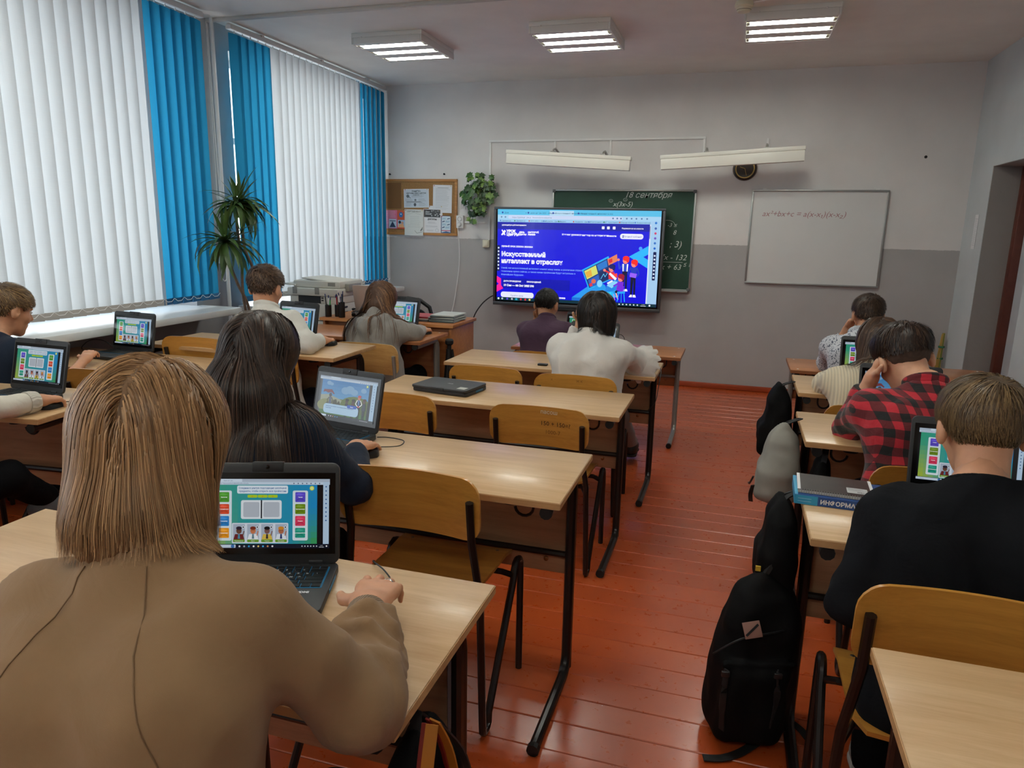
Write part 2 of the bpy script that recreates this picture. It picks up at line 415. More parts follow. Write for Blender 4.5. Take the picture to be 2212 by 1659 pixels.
tag(MB().tube([(XL+.05,4.46,0),(XL+.05,4.46,H)],.0135,10).box(XL,4.452,1.62,XL+.05,4.468,1.64).build('heating_pipe', M_WPAINT), 'white vertical heating pipe on the pier between the windows', 'pipe')
tag(MB().box(XL,4.46,H-.022,XR,4.50,H).build('ceiling_conduit', mat('dull_white_conduit','#bdbbb6',.6), bevel=.004), 'long white cable conduit running across the ceiling', 'conduit')

# ceiling lights
te = NT('fluorescent_tube_glow'); te.set(Roughness=.4); te.base('#fffdf2'); te.b.inputs['Emission Color'].default_value = (.96,.985,.90,1); te.b.inputs['Emission Strength'].default_value = LAMP_STRENGTH
M_TUBE = te.m
M_HOUS = mat('grey_white_lamp_metal', '#dededa', .45); M_LOUV = mat('satin_reflector', '#c8c4ae', .3, .6)
def ceiling_light(x, y, label):
    t = thing('ceiling_light', label, 'ceiling light', (x,y,H), 0, 'square ceiling lights'); w,d,h = .28,.31,.075
    b = MB(); b.box(-w,-d,-.03,w,d,0); b.box(-w,-d,-h,-w+.014,d,-.03).box(w-.014,-d,-h,w,d,-.03).box(-w+.014,-d,-h,w-.014,-d+.014,-.03).box(-w+.014,d-.014,-h,w-.014,d,-.03)
    b.build('housing', M_HOUS, t, bevel=.003)
    for yy in (-.205,0,.205):
        MB().tube([(-w+.035,yy,-.055),(w-.035,yy,-.055)],.016,12).build('lamp_tube', M_TUBE, t)
        for s in (-1,1): MB().box(s*(w-.016)-.018*(s>0),yy-.035,-.072,s*(w-.016)+.018*(s<0),yy+.035,-.034).build('tube_socket', M_LOUV, t)
    for a,b_ in ((-d+.014,-.25),(-.16,-.045),(.045,.16),(.25,d-.014)):
        MB().add([(-w+.014,a,-.072),(w-.014,a,-.072),(w-.014,b_,-.072),(-w+.014,b_,-.072),(-w+.014,a+.012,-.035),(w-.014,a+.012,-.035),(w-.014,b_-.012,-.035),(-w+.014,b_-.012,-.035)],[(0,3,2,1),(4,5,6,7),(0,1,5,4),(1,2,6,5),(2,3,7,6),(3,0,4,7)]).build('louvre_panel', M_HOUS, t, smooth=False)
    for s in (-.7,.7): MB().lathe([(.006,-.004),(.008,0),(.004,.004)],8,(s*w,-d-.003,-.03)).build('clip', M_WHITE, t)
for i,(x,l) in enumerate(((-2.55,'square ceiling light nearest the windows'),(-1.20,'middle one of the three square ceiling lights in the front row'),(.20,'square ceiling light beside the smoke detector'))):
    ceiling_light(x, 5.36, l)
for i,x in enumerate((-2.55,-1.2,.2)):  # second and rear rows are out of view, added to light the room
    ceiling_light(x, 2.2, 'unseen square ceiling light added in a second row, %s' % ('window side','centre','door side')[i])
    ceiling_light(x, -.9, 'unseen square ceiling light added in a rear row, %s' % ('window side','centre','door side')[i])
sd = thing('smoke_detector', 'round cream smoke detector on the ceiling', 'smoke detector', (-.085,4.93,H))
MB().lathe([(.05,0),(.055,-.012),(.055,-.028),(.048,-.034)],24).build('base', mat('cream_plastic','#ddd6bd',.45), sd)
MB().lathe([(.047,-.034),(.047,-.04),(.036,-.058),(.02,-.062)],24).build('sensor_head', mat('cream_plastic','#ddd6bd',.45), sd)
MB().lathe([(.041,-.0495),(.043,-.047),(.0435,-.044)],24).build('vent_ring', mat('dark_vent','#4a4436',.7), sd)
tag(MB().tube(smooth_path([(-.03,4.93,H-.006),(.05,4.90,H-.005),(.3,4.8,H-.005),(.55,4.7,H-.005)]),.005,6).build('detector_cable', M_WPAINT), 'thin white cable running from the smoke detector along the ceiling', 'cable')

# ================================================================ ON THE FRONT WALL
tk = thing('cable_trunking', 'thin white cable trunking framing the board lamps on the front wall', 'trunking', (-1.4,YW-.001,2.28))
for a,b,c,d in ((-2.40,2.262,-.355,2.284),(-2.40,1.33,-2.378,2.262),(-1.75,2.14,-1.728,2.262),(-1.22,2.13,-1.198,2.262),(-.377,2.13,-.355,2.262),(.16,2.13,.182,2.26)):
    MB().box(a+1.4,-.014,b-2.28,c+1.4,0,d-2.28).build('trunking_run', M_WHITE, tk, bevel=.002)
def board_lamp(xc, zc, tilt, L, label, br):
    t = thing('board_lamp', label, 'lamp', (xc,YW-.36,zc)); t.rotation_euler = (0,R(tilt),0)
    MB().box(-L/2,-.012,-.115,L/2,0,-.022).box(-L/2,0,-.115,L/2,.06,-.109).build('reflector', mat('cream_lamp_enamel','#e6e4da',.4), t, bevel=.002)
    MB().box(-L/2-.006,-.018,-.028,L/2+.006,.06,.004).build('spine', mat('cream_lamp_enamel','#e6e4da',.4), t, bevel=.004)
    MB().tube([(-L/2+.03,.03,-.075),(L/2-.03,.03,-.075)],.013,10).build('lamp_tube', mat('unlit_tube_glass','#e9ebe6',.25), t)
    for s in (-1,1): MB().box(s*L/2-.012*(s>0),0,-.115,s*L/2+.012*(s<0),.06,-.02).build('end_cap', M_WHITE, t)
    for x in br:
        a = MB(); a.tube([(x,.02,.004),(x,.04,.03),(x,.10,.045),(x,.362,.0)],.010,8).box(x-.02,.005,.003,x+.02,.05,.016); a.build('bracket', mat('grey_bracket','#a9a8a2',.4,.5), t)
board_lamp(-1.535, 2.115, 3.6, 1.14, 'long white board lamp sloping down to the right, above the screen', (-.14,.32))
board_lamp(-.125, 2.12, -3.2, 1.16, 'long white board lamp sloping up to the right, in front of the clock', (-.2,.29))
ck = thing('wall_clock', 'round dark wall clock half hidden behind the board lamp', 'clock', (0,YW,2.005)); ck.rotation_euler=(R(90),0,0)
MB().lathe([(.102,0),(.104,.012),(.098,.03),(.086,.034),(.084,.02)],32).build('rim', mat('dark_wood_rim','#2a1a12',.3,var=.2), ck)
MB().lathe([(.083,.018),(.083,.026),(.073,.026),(.073,.018)],32).build('gold_ring', mat('dull_gold','#a98a55',.35,.8), ck)
MB().lathe([(.074,.016),(.074,.0185)],32).build('dial', mat('dial_black','#171412',.5), ck)
for a,l in ((70,.045),(195,.06)): MB().box(-.002,0,.019,.002,l,.0205,Matrix.Rotation(R(a),4,'Z')).build('clock_hand', mat('dull_gold','#a98a55',.35,.8), ck)

# chalkboard
M_ALU = mat('aluminium_frame', '#a7a9a8', .35, .7); M_CHALK = mat('chalk', '#c9cfc9', .9)
def frame_bars(t, w, h, b, d, m, y0=0.0, name='frame_bar'):
    for q in ((0,0,w,b),(0,h-b,w,h),(0,b,b,h-b),(w-b,b,w,h-b)): MB().box(q[0],y0-d,q[1],q[2],y0,q[3]).build(name, m, t, bevel=.003)
cb = thing('chalkboard', 'green chalkboard with white handwriting behind the screen', 'chalkboard', (-1.745,YW-.004,.905))
W_,H_ = 1.345,.917
tq = NT('chalkboard_green'); v = tq.coords(); tq.base(tq.ramp(tq.noise(v,2.5,5,.6), [(.3,'#143a2b'),(.7,'#1f4736')])); tq.set(Roughness=.55)
MB().box(.012,-.012,.012,W_-.012,0,H_-.012).build('board_face', tq.m, cb, smooth=False)
frame_bars(cb, W_, H_, .016, .024, M_ALU)
for x,z in ((0,0),(W_-.03,0),(0,H_-.03),(W_-.03,H_-.03)): MB().box(x,-.027,z,x+.03,-.001,z+.03).build('corner_cap', mat('dark_cap','#5b5d5e',.5), cb, bevel=.004)
MB().box(.02,-.06,-.012,W_-.02,-.001,.004).build('chalk_ledge', M_ALU, cb, bevel=.003)
def chalk(s, x, z, size, **kw): return lettering('handwriting', s, size, M_CHALK, cb, (x,-.0128,z), **kw)
chalk('18 сентября', .69, .845, .075, shear=.35, bold=.004)
chalk('x(3x-5)', .585, .765, .062, shear=.3, bold=.002)
for x,z in ((.565,.815),(.70,.826)):
    MB().tube([(x+.018*math.cos(2*math.pi*i/14),-.013,z+.013*math.sin(2*math.pi*i/14)) for i in range(14)],.0016,4,closed=True).build('handwriting', M_CHALK, cb)
    MB().box(x-.008,-.0135,z-.001,x+.008,-.0125,z+.001).build('handwriting', M_CHALK, cb)
chalk('-3 ≤', 1.10, .585, .05, shear=.3); chalk('8', 1.155, .515, .06, shear=.25); chalk('; 3)', 1.13, .40, .085, shear=.25)
chalk('7x - 132', 1.05, .285, .072, shear=.3); chalk('x + 63', 1.06, .195, .072, shear=.25); chalk('≤ 1', 1.265, .225, .068, shear=.3, sx=.72)
MB().box(1.0,-.0135,.262,1.262,-.0122,.2655).build('handwriting', M_CHALK, cb)
MB().tube([(1.1+.07*math.cos(R(a)),-.013,.60+.045*math.sin(R(a))) for a in range(0,181,18)],.002,4).build('handwriting', M_CHALK, cb)

# whiteboard
wbd = thing('whiteboard', 'white marker board with a faint red formula', 'whiteboard', (.078,YW-.004,1.003)); W_,H_ = 1.105,.823
MB().box(.01,-.012,.01,W_-.01,0,H_-.01).build('board_face', mat('whiteboard_enamel','#d2d3d2',.22,var=.02,vscale=3), wbd, smooth=False)
frame_bars(wbd, W_, H_, .016, .022, M_ALU)
lettering('handwriting', 'ax²+bx+c = a(x-x₁)(x-x₂)', .068, mat('faded_red_marker','#a1797c',.7), wbd, (.10,-.0128,.595), shear=.28, sx=1.0)
for x in (.09,W_-.11): MB().box(x,-.018,H_-.002,x+.03,0,H_+.012).build('hanger_clip', M_WHITE, wbd)

# interactive screen
def website():
    c = Canvas(1600, 905, '#0a10d8'); B='#1018e0'
    c.rect(0,0,1600,905,'#0b0be0')
    c.rect(0,840,1600,905,'#58c0ea'); c.rect(0,800,1600,842,'#a8d4f2'); c.rect(0,770,1600,802,'#9ccdf0'); c.rect(530,842,770,885,'#b8dcf4')
    for x,t in ((70,'Дом'),(335,'урок цифры 2023 — Яндекс'),(585,'Искусственный интеллект в отр'),(835,'Искусственный интеллект в отр')): c.circ(x-20,863,9,'#2440a0'); c.text(t,x,855,20,'#24486c')
    for x in (285,515,752,1005): c.text('×',x,853,24,'#1c3a60')
    c.rr(110,803,1240,838,15,'#c9d7f5'); c.text('https://урокцифры.рф/lessons/ai-in-industries',150,812,21,'#6b7c9c')
    for x in (40,80): c.circ(x,820,9,'#6f93b8')
    for x in (1150,1190,1225,1280,1325,1370,1420,1470): c.circ(x,821,8,'#5878a8')
    for i,t in enumerate(('Дневник.ру','Дневник.ру','ВПС (ЖС) — Айтен','Журналы - Дневни','Яндекс','Журналы - Дневни','Электронный жур','Официальный сай','Марина Юрьев','Всероссийский дик')): c.circ(30+148*i,785,7,('#4a7ac8','#3a8a60','#c85050')[i%3]); c.text(t,44+148*i,779,17,'#3b5b80')
    c.rect(1505,30,1600,802,'#a5cdf0'); c.rect(1500,30,1512,770,'#d9e6fa'); c.rect(1499,640,1508,755,'#8a8fb0')
    for i,y in enumerate((785,735,690,645,600,552,505)): c.circ(1555,y,11,('#2a7ad0','#3a60b0','#d04070','#7050c0','#2a70c8','#1f6ad0','#2060c0')[i])
    c.rect(0,705,1500,772,'#0712a8'); c.text('урокцифры.рф/материалы',45,737,20,'#ffffff',bold=.03)
    for x in (1060,1110,1165): c.rr(x-13,720,x+13,746,4,'#f4f6ff')
    c.rr(1230,712,1450,752,16,'#0a1aa0'); c.text('Подписаться на новости',1340,725,17,'#ffffff',bold=.03,align='c')
    c.poly([(45,640),(80,690),(72,695),(38,648)],'#fff'); c.poly([(55,640),(88,680),(82,692),(52,655)],'#fff'); c.poly([(50,700),(84,650),(78,640),(42,690)],'#fff')
    c.text('УРОК',96,672,34,'#fff',bold=.07); c.text('ЦИФРЫ',96,640,34,'#fff',bold=.07)
    c.text('ДЕНЬ',225,668,20,'#fff',bold=.07); c.text('ЦИФРЫ',225,646,20,'#fff',bold=.07); c.text('ЦИФРОВОЙ',315,670,19,'#fff',bold=.07); c.text('ЛИКБЕЗ',315,648,19,'#fff',bold=.07)
    c.text('Каталог уроков',660,655,22,'#fff',bold=.04); c.text('Навигатор по материалам',830,653,22,'#fff',bold=.04); c.text('Новости',1100,651,22,'#fff',bold=.04)
    c.rr(1225,632,1445,682,24,'#eef0ff'); c.text('Личный кабинет',1345,648,22,'#3040b8',align='c',shear=.15); c.circ(1254,662,6,'#3040b8'); c.poly([(1244,645),(1264,645),(1254,658)],'#3040b8')
    c.text('ПЕРВЫЙ УРОК СЕЗОНА 2023/2024',45,528,20,'#fff',bold=.05)
    c.text('Искусственный',45,440,60,'#f5f6ff',bold=.05); c.text('интеллект в отраслях',45,372,60,'#f5f6ff',bold=.05)
    for i,t in enumerate(('Узнай, как искусственный интеллект меняет нашу жизнь и различные отрасли','экономики прямо сейчас, а также какие профессии будут актуальны в','ближайшем будущем.')): c.text(t,45,316-33*i,22,'#8fb6f8',bold=.01)
    c.rect(55,120,755,222,'#0610b4'); c.text('ДАТЫ ПРОВЕДЕНИЯ',72,186,18,'#fff',bold=.05); c.text('19 Сен — 08 Окт 2023',72,142,27,'#fff',bold=.05); c.text('ПРОХОЖДЕНИЙ',315,186,18,'#fff',bold=.05); c.text('97 590',315,142,27,'#fff',bold=.05)
    c.poly([(0,240),(45,215),(45,150),(70,118),(0,80)],'#ff1e9a'); c.poly([(0,180),(22,162),(0,145)],'#0b0be0')
    c.rr(45,30,390,85,24,'#e9ecff'); c.text('Пройти урок',215,42,22,'#5060b8',align='c'); c.text('О уроке',620,40,24,'#fff',bold=.05)
    c.poly([(1320,470),(1500,575),(1500,365)],'#27b8ff'); c.poly([(1455,470),(1500,495),(1500,445)],'#0b0be0'); c.circ(1425,548,17,'#4aa0ff')
    # drawing of pupils at a big monitor
    c.poly([(780,60),(930,170),(1230,170),(1190,30),(780,30)],'#2a9cf0'); c.poly([(780,30),(780,60),(1180,60),(1190,30)],'#1a70d8')
    c.poly([(870,330),(1125,470),(1185,260),(945,140)],'#1fb4f5'); c.poly([(885,322),(1118,448),(1170,262),(950,158)],'#163a80')
    c.poly([(893,318),(1005,378),(1030,300),(925,240)],'#d8e070'); c.poly([(905,305),(960,335),(975,275),(925,255)],'#e8b040'); c.poly([(935,232),(1035,290),(1052,215),(960,160)],'#2d62c0'); c.circ(990,225,22,'#e06a4a'); c.poly([(945,195),(975,212),(982,180),(955,172)],'#e03848')
    c.poly([(1015,382),(1108,432),(1120,370),(1035,325)],'#2d7ad0'); c.poly([(1040,310),(1125,356),(1150,265),(1065,220)],'#122a60'); c.line(1060,250,1085,300,5,'#6ad0ff'); c.line(1085,300,1100,270,5,'#6ad0ff'); c.line(1100,270,1130,325,5,'#6ad0ff')
    c.poly([(1115,440),(1205,490),(1212,425),(1130,380)],'#e8845a'); c.poly([(1125,432),(1160,450),(1165,415),(1135,400)],'#e03030')
    c.circ(1060,175,52,'#1aa0f0',30); c.circ(1050,205,26,'#8ad8ff',35)
    c.poly([(1100,110),(1230,160),(1260,240),(1190,250),(1120,190)],'#1f86e8'); c.poly([(1120,190),(1190,235),(1235,225),(1170,165)],'#8fd6ff'); c.poly([(1130,200),(1180,230),(1170,245),(1120,215)],'#e8f4ff'); c.poly([(1060,130),(1180,130),(1230,80),(1080,70)],'#27c0ff')
    c.text('AI',1110,85,60,'#35e0ff',bold=.06); c.poly([(930,70),(985,100),(1000,85),(950,60)],'#fff'); c.poly([(1010,60),(1080,75),(1080,66),(1015,50)],'#ffd8e0')
    def fig(x,y,hair,top,trous,h=1.0,arm=None):
        if trous: c.poly([(x-24,y-150*h),(x-6,y-150*h),(x+4,y-20),(x-26,y-20)],trous); c.poly([(x+8,y-150*h),(x+24,y-150*h),(x+22,y-20),(x,y-20)],trous); c.poly([(x-36,y-162*h),(x-4,y-162*h),(x-4,y-146*h),(x-22,y-146*h)],'#fff'); c.poly([(x+2,y-162*h),(x+34,y-162*h),(x+26,y-146*h),(x+4,y-146*h)],'#fff')
        c.poly([(x-30,y+40),(x+30,y+40),(x+24,y-30),(x-24,y-30)],top); c.circ(x,y+72,27,'#ff8a78',31); c.circ(x+4,y+92,32,hair,24); c.circ(x+20,y+76,14,hair,22)
        for a in (arm or []): c.line(*a,15,'#fff' if top in('#ffffff','#f2f4ff') else top)
    fig(1290,360,'#ff2a20','#2a48c8','#12183c',1.35,[(1265,395,1235,350),(1235,350,1222,430)]); c.circ(1222,438,12,'#ff8a78'); c.poly([(1262,400),(1276,400),(1276,330),(1266,330)],'#fff'); c.poly([(1318,400),(1304,400),(1304,330),(1314,330)],'#fff')
    fig(1372,330,'#ff2a20','#1f3cc0','#10142c',1.5,[(1346,370,1318,320),(1318,320,1350,285),(1400,370,1425,310),(1425,310,1395,280)]); c.poly([(1340,320),(1405,310),(1395,270),(1335,280)],'#9a60ff')
    fig(1160,280,'#0c1c6c','#e8303c',None,1,[(1140,310,1100,330)]); c.circ(1092,335,13,'#ff8a78'); c.poly([(1165,300),(1215,310),(1220,270),(1170,262)],'#ff4a40'); c.poly([(1135,300),(1150,315),(1215,260),(1200,240)],'#f6f6ff')
    fig(1252,190,'#a01838','#7a28e0',None,1,[(1232,215,1185,185)]); c.poly([(1220,190),(1290,190),(1280,130),(1215,150)],'#7a28e0'); c.poly([(1215,150),(1245,130),(1225,110),(1200,130)],'#101038'); c.line(1215,120,1235,60,12,'#ffb0a8'); c.poly([(1225,135),(1300,140),(1300,120),(1225,115)],'#27a8ff'); c.line(1240,118,1228,40,9,'#27a8ff'); c.line(1290,118,1300,40,9,'#27a8ff'); c.line(1265,118,1268,30,9,'#1f80e0')
    c.line(1190,110,1205,60,5,'#ff60c0'); c.line(1205,60,1195,20,5,'#fff')
    c.rect(0,0,1600,30,'#06323f'); c.rect(190,0,232,30,'#0f5a60')
    for i,x in enumerate((22,62,115,165,211,258,305,350)): c.circ(x,15,10,('#e8f0f4','#b8c8d0','#5a4ae0','#c0c8d0','#28b0d8','#d83030','#e02838','#f0d070')[i])
    for x in (1215,1250,1285,1320,1355,1390,1425): c.circ(x,15,7,'#dfe8ec')
    c.text('11:19',1480,17,12,'#fff',align='c'); c.text('18.09.2023',1480,4,12,'#fff',align='c'); c.circ(1540,15,9,'#eef')
    for x in (0,1545):
        c.rr(x+2,290 if x==0 else 255,x+30,545 if x==0 else 520,5,'#0a1a50')
        for i in range(7): c.circ(x+16,315+34*i if x==0 else 280+34*i,9,'#dfe8ff',n=8)
    return c
M_DISPLAY = attr_mat('lit_display', rough=.25, emit=.70, coat=.3)
M_LAPSCR = attr_mat('lit_laptop_display', rough=.14, emit=.46, coat=.0)
M_PRINT = attr_mat('printed_paper', rough=.6)
M_BLACKGLOSS = mat('black_gloss_bezel', '#070708', .18)
ds = thing('interactive_screen', 'large interactive touch screen showing a blue lesson website', 'screen', (-2.285,6.765,.705)); W_,H_ = 1.635,.945
MB().box(.004,.004,.004,W_-.004,.085,H_-.004).build('back_shell', mat('dark_grey_metal','#2d2e30',.45,.4), ds, bevel=.008)
M_BEZ = mat('grey_screen_bezel', '#55565a', .35, .5)
for q in ((0,0,W_,.034),(0,H_-.022,W_,H_),(0,.034,.022,H_-.022),(W_-.022,.034,W_,H_-.022)): MB().box(q[0],-.014,q[1],q[2],.012,q[3]).build('bezel_bar', M_BEZ, ds, bevel=.004)
MB().box(.022,-.004,.034,W_-.022,.006,H_-.022).build('screen_glass', M_BLACKGLOSS, ds, smooth=False)
mesh_obj('screen_picture', website().mesh('screen_picture', M_DISPLAY, W_-.074), ds, (.037,-.0046,.050))
MB().box(.66,-.03,-.03,.98,.06,-.002).build('sensor_bar', mat('black_plastic','#101012',.4), ds, bevel=.004)
MB().box(.06,.085,.3,.50,.165,.62).build('wall_mount', mat('black_plastic','#101012',.4), ds, bevel=.005)
tag(MB().tube(smooth_path([(-2.27,6.80,.80),(-2.33,6.78,.77),(-2.40,6.74,.70),(-2.47,6.72,.58),(-2.52,6.75,.40),(-2.55,6.85,.2),(-2.56,6.9,.03)],6),.006,6).build('screen_cable', mat('black_cable','#0e0e0f',.5)), 'black cable hanging from the lower left corner of the screen', 'cable')

# notice board with papers
nb = thing('notice_board', 'cork notice board in a wooden frame by the window corner', 'notice board', (-3.552,YW-.003,1.362)); W_,H_=.822,.556
tc_ = NT('cork'); v = tc_.coords(); tc_.base(tc_.ramp(tc_.noise(v,150,3,.7), [(.35,'#86633a'),(.65,'#a2794a')])); tc_.set(Roughness=.85); tc_.bump(tc_.noise(v,220,2),.3,.001)
MB().box(.02,-.012,.02,W_-.02,0,H_-.02).build('cork_panel', tc_.m, nb, smooth=False)
frame_bars(nb, W_, H_, .026, .022, wood('oak_frame','#b98347','#93602f',.4,'x'))
MB().box(.03,-.0125,.262,.205,-.011,.52).build('dark_patch', mat('faded_cork_patch','#75522f',.85), nb, smooth=False)
def paper(label, X0,Y0,X1,Y1, draw, tilt=0, lift=.0, bg='#dfe2e4'):
    w = (X1-X0)/1300*.822; h = (Y1-Y0)/1010*.556; x = -3.552+(X0-80)/1300*.822; z = 1.918-(Y1-140)/1010*.556
    c = Canvas(100, 100*h/w, bg); draw(c, 100, 100*h/w)
    t = thing('notice', label, 'paper', (x, YW-.0165-lift, z), 0, 'papers pinned to the cork board'); t.rotation_euler=(0,R(tilt),0)
    MB().box(0,0,0,w,.0008,h).build('sheet', mat('paper_white','#dfe2e4',.7), t, smooth=False)
    mesh_obj('print', c.mesh('print', M_PRINT, w, layer=.00002), t, (0,-.0003,0))
    for px in (.06,.94): MB().lathe([(.004,-.001),(.005,.003),(.003,.006)],8,M=Matrix.Translation((px*w,0,h*.965))@Matrix.Rotation(R(90),4,'X')).build('push_pin', mat('pin_'+('red' if px<.5 else 'gold'),'#b03028' if px<.5 else '#c8a840',.3), t)
def lines(c,x0,x1,y0,y1,n,col='#8a9096',t=.8):
    for i in range(n): y = y1-(y1-y0)*i/max(1,n-1); c.rect(x0,y,x1-(x1-x0)*random.uniform(0,.25),y+t,col)
def d1(c,w,h):
    c.rect(2,2,w-2,h-2,'#c3cdd6'); c.text('ПАМЯТКА',w/2,h-10,7,'#303840',bold=.04,align='c'); c.text('ИЗУЧАЕМ СЕБЯ И ДРУГИХ',w/2,h-17,6,'#303840',bold=.04,align='c'); c.text('В ШКОЛЕ',w/2,h-23,5,'#303840',bold=.04,align='c')
    lines(c,32,84,h*.56,h*.70,4); lines(c,5,38,h*.36,h*.46,3); lines(c,58,90,h*.36,h*.46,3); c.circ(16,h*.62,6,'#606870'); c.line(20,h*.58,27,h*.52,2,'#404850'); c.circ(46,h*.41,4,'#707880'); c.circ(44,h*.16,5,'#505860',6); lines(c,8,30,h*.1,h*.22,3); lines(c,60,88,h*.1,h*.22,3); lines(c,10,86,h*.28,h*.31,2,'#505860',1.2)
def d2(c,w,h): lines(c,24,88,h-14,h-14,1,'#70767c',1.4); lines(c,14,90,h*.45,h*.88,16,'#a0a5aa'); lines(c,14,90,h*.12,h*.42,9,'#aeb3b8')
def d3(c,w,h): c.text('СЕРТИФИКАТ',w/2,h-14,11,'#80827e',bold=.03,align='c'); c.line(12,h*.80,w/2,h*.88,1,'#a8a8a0'); c.line(w/2,h*.88,88,h*.80,1,'#a8a8a0'); lines(c,30,86,h*.45,h*.72,5,'#9aa098'); lines(c,18,84,h*.33,h*.40,2,'#9aa098'); c.line(55,h*.2,66,h*.1,1.4,'#505048'); c.line(66,h*.1,96,h*.16,1.4,'#505048'); c.poly([(84,h*.2),(98,h*.36),(96,h*.24),(88,h*.18)],'#70706a')
def d4(c,w,h):
    c.rect(4,h*.68,w-4,h-3,'#4c4c4e'); c.text('День\nзнаний',12,h*.86,10,'#d8d8d8',bold=.03)
    for i in range(16): c.circ(random.uniform(40,94),random.uniform(h*.71,h*.95),random.uniform(1.5,5),random.choice(('#c8c8c8','#909090','#e8e8e8','#707070')),n=8)
    c.text('ДИПЛОМ',w/2,h*.575,11,'#404044',bold=.05,align='c'); lines(c,26,74,h*.44,h*.5,3,'#9a9a9e'); lines(c,14,90,h*.30,h*.34,2,'#80848a'); lines(c,20,60,h*.15,h*.18,2,'#909498'); c.circ(78,h*.18,9,'#9a9a9e'); c.circ(78,h*.18,8,'#dfe2e4')
def d5(c,w,h):
    c.grad(0,0,62,h,lambda u,v:(.36+.25*v+.15*u,.16+.1*(1-u),.40-.12*u),6,4); c.rect(62,0,100,h,'#cc5a38'); c.circ(80,h*.76,9,'#2c6cb0',11); c.circ(80,h*.79,3,'#fff'); c.rect(24,4,58,h*.52,'#b9cfe0'); c.poly([(26,6),(40,h*.4),(56,6)],'#2a3c5c'); c.rect(27,h*.40,55,h*.44,'#2a3c5c'); c.rect(65,6,97,h*.48,'#a9c4dc'); c.circ(74,h*.36,6,'#2a2430'); c.circ(86,h*.32,6,'#d09a80'); c.poly([(66,6),(96,6),(90,h*.26),(70,h*.26)],'#e0a878'); lines(c,6,22,h*.3,h*.9,7,'#d0a8c0',1.4); lines(c,30,56,h*.62,h*.92,5,'#e8b8c8',1.4)
def d6(c,w,h):
    c.rect(6,4,94,h-4,'#cfe0ea')
    for i in range(4): y=h*(.80-.16*i); c.poly([(60,y),(90,y+8),(86,y+14),(62,y+8)] if i%2==0 else [(10,y),(38,y+8),(34,y+16),(12,y+8)],'#20406c'); lines(c,12 if i%2==0 else 44,54 if i%2==0 else 90,y,y+12,3,'#7ab0cc',3)
    c.rect(6,h*.17,94,h*.21,'#c83a58'); c.poly([(6,4),(94,4),(94,h*.1),(50,h*.15),(6,h*.08)],'#2a5a90')
paper('white sheet partly behind the diploma on the cork board', 890,615,1125,1000, lambda c,w,h: None, 0, .000)
paper('bluish landscape memo with drawings pinned high on the cork board', 455,320,895,655, d1, -.8, .0012)
paper('tall white typed sheet at the upper right of the cork board', 960,240,1285,735, d2, 1.2, .0024, '#dadde1')
paper('pale certificate with a signature hanging below the cork board frame', 472,682,800,1160, d3, .8, .0200, '#d6d8d2')
paper('diploma with a dark grey header pinned low on the cork board', 790,670,1100,1135, d4, 1.0, .0040, '#e2e2e4')
paper('pink and orange leaflet at the lower left of the cork board', 90,700,475,1040, d5, .5, .0052)
paper('narrow blue and white leaflet at the lower right of the cork board', 1105,790,1275,1120, d6, .8, .0064, '#2b4f7e')
for x,l in ((-3.47,'left'),(-2.87,'right')):
    tag(MB().tube([(x,YW,1.965),(x,YW-.02,1.963),(x,YW-.022,1.968)],.0055,7).lathe([(.009,-.003),(.010,.002),(.007,.005)],10,M=Matrix.Translation((x,YW-.022,1.966))@Matrix.Rotation(R(90),4,'X')).build('wall_nail', mat('dark_nail','#2a2a2c',.5,.5)), 'dark nail in the wall above the %s end of the cork board'%l, 'nail', 'nails above the cork board')
tag(MB().lathe([(.012,0),(.012,.003),(.006,.004)],10,M=Matrix.Translation((1.422,YW,2.093))@Matrix.Rotation(R(90),4,'X')).build('wall_plug', mat('dark_nail','#2a2a2c',.5,.5)), 'small dark plug hole high on the right of the front wall', 'wall plug')

so = thing('wall_socket', 'white double wall socket beside the cork board', 'socket', (-2.735,YW,1.44))
MB().box(0,-.035,0,.078,0,.125).build('socket_body', M_WHITE, so, bevel=.006)
for z in (.036,.09): MB().lathe([(.024,0),(.024,.004),(.019,.004),(.018,-.006)],16,M=Matrix.Translation((.038,-.034,z))@Matrix.Rotation(R(90),4,'X')).build('socket_ring', mat('socket_grey','#b8b8b4',.5), so)
MB().box(.078,-.012,.05,.30,0,.068).build('trunking_run', M_WHITE, so, bevel=.002)
pc = thing('power_cable', 'white power cable hanging down the wall below the socket', 'cable', (-2.70,YW-.05,1.475))
MB().lathe([(.014,-.03),(.017,-.01),(.017,.0)],12,M=Matrix.Rotation(R(90),4,'X')).build('plug', M_WHITE, pc)
MB().tube(smooth_path([(0,-.02,0),(.004,-.035,-.05),(.002,.01,-.2),(-.005,.03,-.4),(-.03,.03,-.6),(-.06,.02,-.8),(-.09,.0,-.95),(-.10,-.03,-1.2),(-.10,-.02,-1.43)],6),.0045,6).build('wire', M_WHITE, pc)
sw = thing('light_switch', 'square cream light switch beside the screen', 'switch', (-2.455,YW,1.255))
MB().box(0,-.028,0,.072,0,.075).build('switch_body', mat('cream_switch','#d9d3bb',.4), sw, bevel=.007)
MB().box(.015,-.034,.012,.057,-.026,.063).build('rocker', mat('cream_switch2','#e2dcc6',.4), sw, bevel=.004)
pp = thing('door_notice', 'narrow white printed strip on the wall beside the door niche', 'paper', (XR-.002,6.555,1.36))
MB().box(-.001,0,0,0,.085,.265).build('sheet', mat('paper_white','#dfe2e4',.7), pp, smooth=False)
cc = Canvas(85,265,'#dfe2e4'); lines(cc,14,78,30,230,14,'#aab0b6',3)
mesh_obj('print', cc.mesh('print', M_PRINT, .085, layer=.00002), pp, (-.0014,.085,0), (0,0,R(-90)))
